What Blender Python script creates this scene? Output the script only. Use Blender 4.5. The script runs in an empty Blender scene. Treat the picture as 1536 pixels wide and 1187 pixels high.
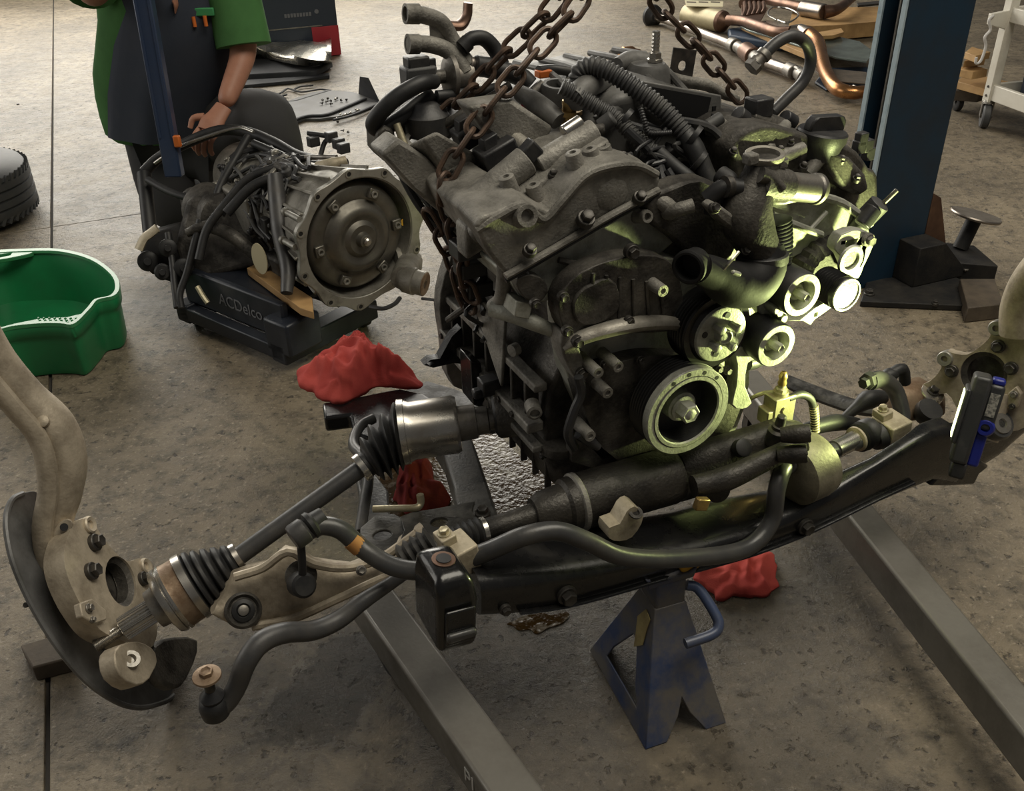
import bpy, math, random
import numpy as np
from mathutils import Vector, Matrix, Quaternion, noise
from mathutils.geometry import tessellate_polygon
random.seed(7)
SC = bpy.context.scene
COL = SC.collection

# ------------------------------------------------------------------ camera
FPX, PITCH, ROLL, CAMH = 1414.0, math.radians(31.7), math.radians(-1.44), 1.3
_fw = Vector((0, math.cos(PITCH), -math.sin(PITCH)))
_rt0 = Vector((1, 0, 0)); _up0 = _rt0.cross(_fw)
RX = _rt0 * math.cos(ROLL) + _up0 * math.sin(ROLL)
UY = _up0 * math.cos(ROLL) - _rt0 * math.sin(ROLL)
OC = Vector((0, 0, CAMH))
cam_data = bpy.data.cameras.new('camera')
cam_data.sensor_fit = 'HORIZONTAL'; cam_data.sensor_width = 36.0
cam_data.lens = 36.0 * FPX / 1536.0
cam_data.clip_start = 0.02; cam_data.clip_end = 100
cam = bpy.data.objects.new('camera', cam_data); COL.objects.link(cam)
cam.matrix_world = Matrix(((RX.x, UY.x, -_fw.x, OC.x), (RX.y, UY.y, -_fw.y, OC.y), (RX.z, UY.z, -_fw.z, OC.z), (0, 0, 0, 1)))
SC.camera = cam

# ------------------------------------------------------------------ world and daylight
world = bpy.data.worlds.new('workshop_air'); SC.world = world; world.use_nodes = True
_bg = world.node_tree.nodes['Background']
_bg.inputs[0].default_value = (1.0, 0.96, 0.90, 1); _bg.inputs[1].default_value = 0.072

def area(name, loc, target, sx, sy, power, col):
    l = bpy.data.lights.new(name, 'AREA'); l.shape = 'RECTANGLE'; l.size = sx; l.size_y = sy
    l.energy = power; l.color = col
    o = bpy.data.objects.new(name, l); COL.objects.link(o); o.location = loc
    o.rotation_euler = (Vector(target) - Vector(loc)).to_track_quat('-Z', 'Y').to_euler()
    return o
area('bay_door_daylight', (-2.6, 9.0, 2.6), (-0.8, 2.0, 0.2), 7.0, 3.6, 520, (1.0, 0.955, 0.86))
area('left_fill_lamp', (-6.5, 2.6, 2.4), (0.0, 1.6, 0.3), 4.0, 3.0, 90, (1.0, 0.96, 0.88))  # soft lamp added on the left; no side door is seen
area('overhead_soft_lamp', (1.5, 1.2, 4.2), (1.3, 1.4, 0.0), 3.5, 2.0, 120, (1.0, 0.93, 0.78))  # unseen lamp added for soft light from above; no tube is known

SC.view_settings.view_transform = 'Standard'; SC.view_settings.look = 'None'
SC.view_settings.exposure = 0.18; SC.view_settings.gamma = 1.0
SC.view_settings.use_curve_mapping = False

# ------------------------------------------------------------------ coordinate helpers
def ray(x, y): return RX * ((x - 768) / FPX) - UY * ((y - 593.5) / FPX) + _fw
def PD(x, y, d): return OC + ray(x, y) * d                       # point at a depth
def PZ(x, y, z): r = ray(x, y); return OC + r * ((z - CAMH) / r.z)  # point at a height
def PY(x, y, Y): r = ray(x, y); return OC + r * (Y / r.y)
_a = math.radians(25)
FV = Vector((math.sin(_a), -math.cos(_a), 0)); XV = Vector((math.cos(_a), math.sin(_a), 0)); ZV = Vector((0, 0, 1))
_c = PD(1033, 619, 1.447); C0 = Vector((_c.x, _c.y, 0))
def E(u, v, w): return C0 + XV * u + FV * v + ZV * w              # the vehicle's frame: right, forward, up
def PV(x, y, v): r = ray(x, y); return OC + r * ((v - (OC - C0).dot(FV)) / r.dot(FV))
def PU(x, y, u): r = ray(x, y); return OC + r * ((u - (OC - C0).dot(XV)) / r.dot(XV))
def depth(P): return (P - OC).dot(_fw)
def px(n, P): return n * depth(P) / FPX                           # n pixels at P, in metres
_j = math.radians(21.77)
XJ = Vector((math.cos(_j), math.sin(_j), 0)); YJ = Vector((-math.sin(_j), math.cos(_j), 0))
BK = -FV

# ------------------------------------------------------------------ mesh helpers
def perp(a):
    a = a.normalized()
    b = Vector((0, 0, 1)) if abs(a.z) < 0.9 else Vector((1, 0, 0))
    x = b.cross(a).normalized(); return x, a.cross(x).normalized()
def catmull(P, s):
    P = [Vector(p) for p in P]
    if len(P) < 3 or s <= 1: return P
    Q = [P[0] * 2 - P[1]] + P + [P[-1] * 2 - P[-2]]; out = []
    for i in range(1, len(Q) - 2):
        a, b, c, d = Q[i - 1], Q[i], Q[i + 1], Q[i + 2]
        for k in range(s):
            t = k / s
            out.append(0.5 * ((2 * b) + (c - a) * t + (2 * a - 5 * b + 4 * c - d) * t * t + (3 * b - a - 3 * c + d) * t ** 3))
    out.append(P[-1]); return out
def resample(P, step):
    out = [P[0]]; acc = 0
    for a, b in zip(P, P[1:]):
        L = (b - a).length
        if L < 1e-9: continue
        t = step - acc
        while t <= L:
            out.append(a.lerp(b, t / L)); t += step
        acc = L - (t - step)
    return out
def lerpl(vals, n):
    if not isinstance(vals, (list, tuple)): return [vals] * n
    m = len(vals); out = []
    for i in range(n):
        t = i / (n - 1) * (m - 1) if n > 1 else 0; k = min(int(t), m - 2) if m > 1 else 0
        out.append(vals[k] + (vals[k + 1] - vals[k]) * (t - k) if m > 1 else vals[0])
    return out

class MB:
    def __init__(s): s.v = []; s.f = []
    def add(s, vs, fs):
        o = len(s.v); s.v += [Vector(v) for v in vs]; s.f += [tuple(i + o for i in f) for f in fs]; return s
    def box(s, c, ax, ay, az):                                   # centre and three half vectors
        c = Vector(c); vs = [c + ax * i + ay * j + az * k for k in (-1, 1) for j in (-1, 1) for i in (-1, 1)]
        return s.add(vs, [(0, 2, 3, 1), (4, 5, 7, 6), (0, 1, 5, 4), (2, 6, 7, 3), (0, 4, 6, 2), (1, 3, 7, 5)])
    def ebox(s, u0, u1, v0, v1, w0, w1):
        return s.box(E((u0 + u1) / 2, (v0 + v1) / 2, (w0 + w1) / 2), XV * (u1 - u0) / 2, FV * (v1 - v0) / 2, ZV * (w1 - w0) / 2)
    def prism(s, loop, ext, holes=()):
        loops = [[Vector(p) for p in loop]] + [[Vector(p) for p in h] for h in holes]
        ext = Vector(ext); flat = [p for l in loops for p in l]; n = len(flat)
        nrm = Vector((0, 0, 0)); L = loops[0]
        for i in range(len(L)): nrm += L[i].cross(L[(i + 1) % len(L)])
        tri = tessellate_polygon(loops) if (holes or len(L) > 4) else [tuple(range(len(L)))]
        fs = []
        for t in tri:
            tn = Vector((0, 0, 0))
            for i in range(len(t)): tn += (flat[t[i]] - flat[t[0]]).cross(flat[t[(i + 1) % len(t)]] - flat[t[0]])
            t = tuple(t) if tn.dot(ext) < 0 else tuple(reversed(t))
            fs.append(t); fs.append(tuple(i + n for i in reversed(t)))
        o = 0
        for li, l in enumerate(loops):
            m = len(l); ln = Vector((0, 0, 0))
            for i in range(m): ln += (l[i] - l[0]).cross(l[(i + 1) % m] - l[0])
            flip = (ln.dot(ext) > 0) != (li > 0)
            for i in range(m):
                a, b = o + i, o + (i + 1) % m
                fs.append((a, b, b + n, a + n) if flip else (b, a, a + n, b + n))
            o += m
        return s.add(flat + [p + ext for p in flat], fs)
    def loft(s, rings, cap0=True, cap1=True, closed=False):
        m = len(rings[0]); vs = [p for r in rings for p in r]; fs = []
        K = len(rings)
        for k in range(K if closed else K - 1):
            k2 = (k + 1) % K
            for i in range(m):
                j = (i + 1) % m; fs.append((k * m + i, k * m + j, k2 * m + j, k2 * m + i))
        if not closed:
            if cap0: fs.append(tuple(reversed(range(m))))
            if cap1: fs.append(tuple((K - 1) * m + i for i in range(m)))
        return s.add(vs, fs)
    def lathe(s, o, ax, prof, n=28, cap0=True, cap1=True, teeth=0, td=0.0, e=1.0, xdir=None):
        ax = Vector(ax).normalized(); x, y = perp(ax); o = Vector(o)
        if xdir is not None:
            x = (Vector(xdir) - ax * Vector(xdir).dot(ax)).normalized(); y = ax.cross(x)
        R = []
        for t, r in prof:
            ring = []
            for i in range(n):
                a = 2 * math.pi * i / n
                q = r * (1 - td * (0.5 + 0.5 * math.copysign(1, math.sin(a * teeth)))) if teeth else r
                ring.append(o + ax * t + x * math.cos(a) * q + y * math.sin(a) * q * e)
            R.append(ring)
        return s.loft(R, cap0, cap1)
    def cyl(s, a, b, r, n=20, r2=None):
        a, b = Vector(a), Vector(b); L = (b - a).length
        return s.lathe(a, b - a, [(0, r), (L, r if r2 is None else r2)], n)
    def tube(s, pts, r, n=12, sm=6, cap=True, flat=1.0, updir=None):
        P = catmull(pts, sm); rs = lerpl(r, len(P)); R = []
        t0 = (P[1] - P[0]).normalized(); x, y = perp(t0)
        if updir is not None:
            y = (Vector(updir) - t0 * Vector(updir).dot(t0)).normalized(); x = y.cross(t0)
        for i, p in enumerate(P):
            t = ((P[min(i + 1, len(P) - 1)] - P[max(i - 1, 0)])).normalized()
            x = (x - t * x.dot(t)).normalized(); y = t.cross(x)
            R.append([p + x * math.cos(2 * math.pi * k / n) * rs[i] + y * math.sin(2 * math.pi * k / n) * rs[i] * flat for k in range(n)])
        return s.loft(R, cap, cap)
    def corr(s, pts, r, pitch, amp=0.16, n=14):                  # corrugated hose
        P = resample(catmull(pts, 16), pitch / 4)
        rr = [r, r, r * (1 - amp), r * (1 - amp)]
        R = []; x, y = perp(P[1] - P[0])
        for i, p in enumerate(P):
            t = (P[min(i + 1, len(P) - 1)] - P[max(i - 1, 0)]).normalized()
            x = (x - t * x.dot(t)).normalized(); y = t.cross(x); q = rr[i % 4]
            R.append([p + x * math.cos(2 * math.pi * k / n) * q + y * math.sin(2 * math.pi * k / n) * q for k in range(n)])
        return s.loft(R)
    def ball(s, c, r, n=16, m=10, ax=None):
        c = Vector(c); ax = ax or (XV, FV, ZV); rr = r if isinstance(r, (tuple, list)) else (r, r, r)
        R = []
        for j in range(1, m):
            th = math.pi * j / m
            R.append([c + ax[0] * rr[0] * math.sin(th) * math.cos(2 * math.pi * i / n) + ax[1] * rr[1] * math.sin(th) * math.sin(2 * math.pi * i / n) + ax[2] * rr[2] * -math.cos(th) for i in range(n)])
        return s.loft(R)
    def pipe(s, a, b, r, ri, n=24):                              # open hollow tube
        a, b = Vector(a), Vector(b); L = (b - a).length
        return s.lathe(a, b - a, [(L * 0.25, ri), (0, ri), (0, r), (L, r), (L, ri), (L * 0.3, ri)], n, True, True)
    def build(s, name, mat, parent=None, bevel=0.0, smooth=38, seg=2, subsurf=0):
        loc = Vector((0, 0, 0))
        if parent is not None:
            q = parent
            while q is not None: loc += q.location; q = q.parent
        else:
            lo = Vector([min(v[i] for v in s.v) for i in range(3)]); hi = Vector([max(v[i] for v in s.v) for i in range(3)])
            loc = Vector(((lo.x + hi.x) / 2, (lo.y + hi.y) / 2, lo.z))
        me = bpy.data.meshes.new(name); me.from_pydata([v - loc for v in s.v], [], s.f); me.update()
        me.polygons.foreach_set('use_smooth', [True] * len(me.polygons))
        me.set_sharp_from_angle(angle=math.radians(smooth))
        me.materials.append(M[mat] if isinstance(mat, str) else mat)
        o = bpy.data.objects.new(name, me); COL.objects.link(o)
        if parent is not None: o.parent = parent
        else: o.location = loc
        if bevel:
            b = o.modifiers.new('bevel', 'BEVEL'); b.width = bevel; b.segments = seg; b.limit_method = 'ANGLE'; b.angle_limit = math.radians(40)
            b.harden_normals = False
        if subsurf:
            b = o.modifiers.new('sub', 'SUBSURF'); b.levels = subsurf; b.render_levels = subsurf
        return o

def tag(o, label, cat=None, group=None, kind=None):
    o['label'] = label
    if cat: o['category'] = cat
    if group: o['group'] = group
    if kind: o['kind'] = kind
    return o
def thing(name, label, cat, loc, group=None):
    o = bpy.data.objects.new(name, None); COL.objects.link(o); o.location = Vector(loc); o.empty_display_size = 0.05
    return tag(o, label, cat, group)
def structure(o): o['kind'] = 'structure'; return o
def rootloc(p):
    l = Vector((0, 0, 0))
    while p is not None: l += p.location; p = p.parent
    return l
def inst(name, me, parent, pos, zaxis, xdir=None, scale=1.0):
    o = bpy.data.objects.new(name, me); COL.objects.link(o)
    z = Vector(zaxis).normalized()
    if xdir is None: x, y = perp(z)
    else: x = (Vector(xdir) - z * Vector(xdir).dot(z)).normalized(); y = z.cross(x)
    R = Matrix((x, y, z)).transposed()
    o.parent = parent
    o.matrix_local = Matrix.Translation(Vector(pos) - rootloc(parent)) @ R.to_4x4() @ Matrix.Scale(scale, 4)
    return o
# ------------------------------------------------------------------ materials (all procedural)
M = {}
def mat(name, col, rough=0.5, metal=0.0, col2=None, ns=20.0, lo=0.4, hi=0.65, bump=0.0, bs=120.0, rough2=None, spec=0.5, coat=0.0, det=6.0, sub=0.0):
    m = bpy.data.materials.new(name); m.use_nodes = True; nt = m.node_tree; N = nt.nodes; L = nt.links
    b = N['Principled BSDF']; b.inputs['Base Color'].default_value = (*col, 1); b.inputs['Roughness'].default_value = rough
    b.inputs['Metallic'].default_value = metal; b.inputs['Specular IOR Level'].default_value = spec; b.inputs['Coat Weight'].default_value = coat
    tc = N.new('ShaderNodeTexCoord')
    if col2 is not None:
        n = N.new('ShaderNodeTexNoise'); n.inputs['Scale'].default_value = ns; n.inputs['Detail'].default_value = det; n.inputs['Roughness'].default_value = 0.65
        L.new(tc.outputs['Object'], n.inputs['Vector'])
        r = N.new('ShaderNodeMapRange'); r.inputs['From Min'].default_value = lo; r.inputs['From Max'].default_value = hi
        L.new(n.outputs['Fac'], r.inputs['Value'])
        mx = N.new('ShaderNodeMix'); mx.data_type = 'RGBA'; mx.inputs[6].default_value = (*col, 1); mx.inputs[7].default_value = (*col2, 1)
        L.new(r.outputs['Result'], mx.inputs[0]); L.new(mx.outputs[2], b.inputs['Base Color'])
        if rough2 is not None:
            r2 = N.new('ShaderNodeMapRange'); r2.inputs['To Min'].default_value = rough; r2.inputs['To Max'].default_value = rough2
            L.new(r.outputs['Result'], r2.inputs['Value']); L.new(r2.outputs['Result'], b.inputs['Roughness'])
    if bump:
        n2 = N.new('ShaderNodeTexNoise'); n2.inputs['Scale'].default_value = bs; n2.inputs['Detail'].default_value = 5
        L.new(tc.outputs['Object'], n2.inputs['Vector'])
        bp = N.new('ShaderNodeBump'); bp.inputs['Strength'].default_value = bump; bp.inputs['Distance'].default_value = 0.002
        L.new(n2.outputs['Fac'], bp.inputs['Height']); L.new(bp.outputs['Normal'], b.inputs['Normal'])
    M[name] = m; return m
mat('cast', (0.30, 0.285, 0.255), 0.55, 0.35, (0.10, 0.094, 0.082), 17, 0.36, 0.66, 0.6, 260, 0.7)
mat('cast_dark', (0.13, 0.12, 0.105), 0.42, 0.35, (0.024, 0.021, 0.018), 15, 0.34, 0.60, 0.6, 220, 0.7)
mat('cast_grimy', (0.06, 0.054, 0.045), 0.38, 0.3, (0.014, 0.012, 0.010), 15, 0.34, 0.62, 0.6, 200, 0.6)
mat('drum_paint', (0.24, 0.22, 0.16), 0.45, 0.3, (0.09, 0.08, 0.055), 14, 0.40, 0.68, 0.3, 200, 0.6)
mat('pulley_black', (0.05, 0.05, 0.05), 0.3, 0.75, (0.03, 0.028, 0.026), 20, 0.4, 0.7)
mat('cast_pale', (0.33, 0.31, 0.27), 0.5, 0.5, (0.17, 0.155, 0.13), 22, 0.42, 0.7, 0.3, 260, 0.65)
mat('cast_front', (0.40, 0.40, 0.35), 0.5, 0.25, (0.20, 0.20, 0.16), 30, 0.45, 0.72, 0.4, 240, 0.65)
mat('knuckle_alu', (0.52, 0.45, 0.35), 0.5, 0.35, (0.20, 0.165, 0.12), 13, 0.40, 0.68, 0.3, 200, 0.7)
mat('plastic', (0.022, 0.022, 0.024), 0.42, 0, (0.055, 0.052, 0.048), 18, 0.45, 0.75, 0.15, 300, 0.6)
mat('plastic_dusty', (0.05, 0.05, 0.052), 0.55, 0, (0.09, 0.087, 0.08), 15, 0.4, 0.7, 0.15, 300, 0.65)
mat('intake', (0.15, 0.147, 0.14), 0.5, 0.1, (0.055, 0.052, 0.048), 12, 0.4, 0.7, 0.2, 260, 0.65)
mat('rubber', (0.014, 0.014, 0.015), 0.52, 0, (0.036, 0.034, 0.031), 24, 0.48, 0.78, 0.1, 220, 0.6)
mat('black_paint', (0.007, 0.007, 0.0075), 0.26, 0, (0.022, 0.020, 0.017), 16, 0.5, 0.85, 0.12, 160, 0.55, coat=0.2)
mat('frame_dusty', (0.024, 0.023, 0.021), 0.42, 0.1, (0.12, 0.115, 0.105), 26, 0.42, 0.72, 0.35, 200, 0.75)
mat('bar_paint', (0.055, 0.055, 0.056), 0.33, 0.2, (0.085, 0.08, 0.072), 20, 0.45, 0.75, 0.1, 180, 0.5)
mat('shaft_paint', (0.06, 0.06, 0.062), 0.42, 0.25, (0.085, 0.08, 0.075), 22, 0.4, 0.7, 0.12, 240, 0.55)
mat('steel', (0.55, 0.53, 0.49), 0.26, 0.95, (0.36, 0.32, 0.27), 20, 0.45, 0.75, 0.02, 200, 0.36)
mat('steel_dull', (0.30, 0.285, 0.26), 0.42, 0.85, (0.16, 0.14, 0.12), 26, 0.42, 0.7, 0.15, 220, 0.6)
mat('rusty_band', (0.30, 0.22, 0.15), 0.45, 0.6, (0.16, 0.10, 0.06), 30, 0.4, 0.65, 0.2, 200, 0.65)
mat('chain_iron', (0.085, 0.062, 0.05), 0.48, 0.6, (0.14, 0.085, 0.055), 40, 0.4, 0.7, 0.3, 300, 0.65)
mat('bolt_dark', (0.06, 0.058, 0.055), 0.4, 0.7, (0.12, 0.105, 0.09), 40, 0.45, 0.7, 0.1, 300, 0.6)
mat('zinc', (0.52, 0.47, 0.33), 0.38, 0.75, (0.34, 0.29, 0.18), 40, 0.42, 0.7, 0.15, 240, 0.5)
mat('brass', (0.48, 0.33, 0.13), 0.35, 0.8, (0.28, 0.18, 0.07), 40, 0.42, 0.7)
mat('tan_bracket', (0.47, 0.41, 0.30), 0.55, 0.35, (0.24, 0.20, 0.14), 30, 0.45, 0.72, 0.25, 240, 0.65)
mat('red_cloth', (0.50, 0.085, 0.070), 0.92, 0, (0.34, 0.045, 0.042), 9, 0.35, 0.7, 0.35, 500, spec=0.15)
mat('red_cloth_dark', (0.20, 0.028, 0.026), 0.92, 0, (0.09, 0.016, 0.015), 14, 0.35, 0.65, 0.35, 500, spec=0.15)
mat('green_plastic', (0.016, 0.215, 0.075), 0.34, 0, (0.02, 0.165, 0.062), 8, 0.4, 0.75, 0.04, 90, 0.42)
mat('green_backlit', (0.05, 0.25, 0.10), 0.36, 0)  # lighter green that paints in the backlit look of the rim
mat('lift_blue', (0.012, 0.034, 0.062), 0.42, 0.1, (0.018, 0.026, 0.038), 5, 0.42, 0.7, 0.06, 120, 0.5)
mat('shield_paint', (0.17, 0.17, 0.17), 0.38, 0.2, (0.05, 0.048, 0.045), 9, 0.4, 0.7, 0.1, 160, 0.5)
mat('lift_edge', (0.42, 0.52, 0.58), 0.35, 0.2, (0.22, 0.32, 0.40), 30, 0.5, 0.8)
mat('stand_blue', (0.028, 0.052, 0.135), 0.42, 0.1, (0.13, 0.12, 0.11), 11, 0.34, 0.58, 0.15, 150, 0.6)
mat('hoist_grey', (0.185, 0.175, 0.155), 0.36, 0.25, (0.11, 0.10, 0.085), 8, 0.42, 0.72, 0.12, 140, 0.55)
mat('hoist_letter', (0.52, 0.51, 0.48), 0.5)
mat('yellow_paint', (0.55, 0.29, 0.02), 0.42, 0, (0.28, 0.16, 0.03), 40, 0.5, 0.75)
mat('tape_tan', (0.36, 0.29, 0.12), 0.6, 0, (0.22, 0.17, 0.07), 30, 0.4, 0.7, 0.2, 180)
mat('wood', (0.50, 0.31, 0.13), 0.65, 0, (0.36, 0.21, 0.085), 14, 0.35, 0.7, 0.15, 160)
mat('wood_dark', (0.11, 0.085, 0.06), 0.7, 0, (0.05, 0.04, 0.03), 14, 0.35, 0.7, 0.3, 160)
mat('cardboard', (0.42, 0.29, 0.16), 0.8, 0, (0.34, 0.23, 0.13), 6, 0.35, 0.7)
mat('exhaust_brown', (0.24, 0.145, 0.10), 0.36, 0.85, (0.14, 0.085, 0.065), 14, 0.35, 0.7, 0.1, 120, 0.5)
mat('exhaust_copper', (0.50, 0.25, 0.10), 0.27, 0.95, (0.26, 0.12, 0.06), 7, 0.4, 0.65, 0.05, 120, 0.4)
mat('exhaust_steel', (0.42, 0.38, 0.34), 0.30, 0.95, (0.24, 0.2, 0.17), 12, 0.4, 0.7, 0.05, 120, 0.45)
mat('muffler_cream', (0.55, 0.48, 0.30), 0.45, 0.3, (0.42, 0.36, 0.22), 14, 0.4, 0.7)
mat('cart_white', (0.66, 0.63, 0.55), 0.42, 0, (0.56, 0.52, 0.44), 10, 0.45, 0.75)
mat('tyre_rubber', (0.05, 0.052, 0.056), 0.6, 0, (0.075, 0.073, 0.07), 18, 0.4, 0.7, 0.12, 200)
mat('skin', (0.42, 0.20, 0.13), 0.55, 0, (0.36, 0.165, 0.105), 20, 0.4, 0.7, 0.05, 260)
mat('hair', (0.02, 0.014, 0.010), 0.6, 0, None, bump=0.5, bs=300)
mat('shirt_green', (0.07, 0.185, 0.06), 0.85, 0, (0.055, 0.145, 0.048), 10, 0.35, 0.7, 0.1, 300, spec=0.2)
mat('vest_navy', (0.036, 0.043, 0.060), 0.85, 0, (0.045, 0.05, 0.065), 10, 0.35, 0.7, 0.1, 300, spec=0.2)
mat('pants_grey', (0.05, 0.05, 0.052), 0.88, 0, (0.055, 0.054, 0.055), 10, 0.35, 0.7, 0.15, 250, spec=0.2)
mat('boot', (0.03, 0.026, 0.022), 0.6)
mat('label_green', (0.05, 0.28, 0.10), 0.7); mat('orange_plastic', (0.65, 0.16, 0.03), 0.45)
mat('jack_black', (0.018, 0.022, 0.032), 0.38, 0.1, (0.04, 0.045, 0.055), 9, 0.45, 0.75, 0.06, 150, 0.5)
mat('jack_blue', (0.035, 0.055, 0.11), 0.36, 0.15, (0.05, 0.065, 0.11), 9, 0.45, 0.75)
mat('print_grey', (0.16, 0.165, 0.18), 0.6); mat('grime_black', (0.012, 0.012, 0.013), 0.6, 0, (0.03, 0.027, 0.023), 14, 0.4, 0.7, 0.3, 160, spec=0.3)
mat('trans_alu', (0.30, 0.285, 0.25), 0.42, 0.55, (0.13, 0.12, 0.10), 16, 0.42, 0.7, 0.3, 220, 0.6)
mat('trans_bright', (0.32, 0.31, 0.28), 0.42, 0.55, (0.17, 0.16, 0.14), 18, 0.45, 0.72, 0.2, 220, 0.5)
mat('converter', (0.19, 0.18, 0.155), 0.36, 0.75, (0.10, 0.092, 0.078), 9, 0.4, 0.7, 0.08, 160, 0.5)
mat('tag_cream', (0.60, 0.54, 0.36), 0.6)
mat('box_black', (0.025, 0.035, 0.055), 0.45); mat('box_red', (0.42, 0.03, 0.045), 0.45)
mat('foil', (0.66, 0.64, 0.58), 0.24, 0.95, (0.4, 0.37, 0.31), 12, 0.45, 0.75, 0.25, 60, 0.4)
mat('tray_black', (0.028, 0.029, 0.033), 0.7, 0, (0.045, 0.045, 0.047), 12, 0.4, 0.7, 0.1, 160, spec=0.2)
mat('lamp_black', (0.035, 0.036, 0.037), 0.4, 0, (0.075, 0.073, 0.07), 30, 0.5, 0.8, 0.08, 300, 0.55)
mat('lamp_blue', (0.012, 0.02, 0.21), 0.38); mat('sticker', (0.34, 0.33, 0.29), 0.6, 0, (0.12, 0.12, 0.11), 160, 0.45, 0.55)
mat('sticker_black', (0.010, 0.010, 0.011), 0.45)
mat('oil', (0.055, 0.030, 0.008), 0.05, 0, (0.16, 0.13, 0.09), 26, 0.5, 0.58, 0.9, 85, 0.22, spec=0.6)
mat('wet_oil', (0.040, 0.033, 0.025), 0.16, 0, (0.11, 0.092, 0.066), 34, 0.46, 0.62, 1.0, 60, 0.36)
mat('hose_shaded', (0.006, 0.006, 0.0065), 0.62, 0, (0.014, 0.0135, 0.013), 18, 0.4, 0.7, 0.1, 220, 0.7, spec=0.3)  # rubber darkened to stand in for shade on the coolant elbow
mat('stand_rod', (0.045, 0.065, 0.13), 0.4, 0.1, (0.09, 0.09, 0.10), 16, 0.45, 0.7)
mat('joint_dark', (0.05, 0.045, 0.04), 0.9)
mat('blue_tarp', (0.012, 0.035, 0.075), 0.55, 0, (0.02, 0.025, 0.035), 9, 0.4, 0.7)
mat('glass_panel', (0.20, 0.24, 0.22), 0.2, 0.3, (0.12, 0.14, 0.13), 9, 0.4, 0.7)
mat('white_plastic', (0.62, 0.60, 0.58), 0.5); mat('orange_print', (0.45, 0.21, 0.06), 0.6)

def emit(name, col, strength):
    m = bpy.data.materials.new(name); m.use_nodes = True; b = m.node_tree.nodes['Principled BSDF']
    b.inputs['Base Color'].default_value = (0.8, 0.8, 0.7, 1); b.inputs['Emission Color'].default_value = (*col, 1); b.inputs['Emission Strength'].default_value = strength
    M[name] = m
emit('led', (0.9, 1.0, 0.5), 2.5)

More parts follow.
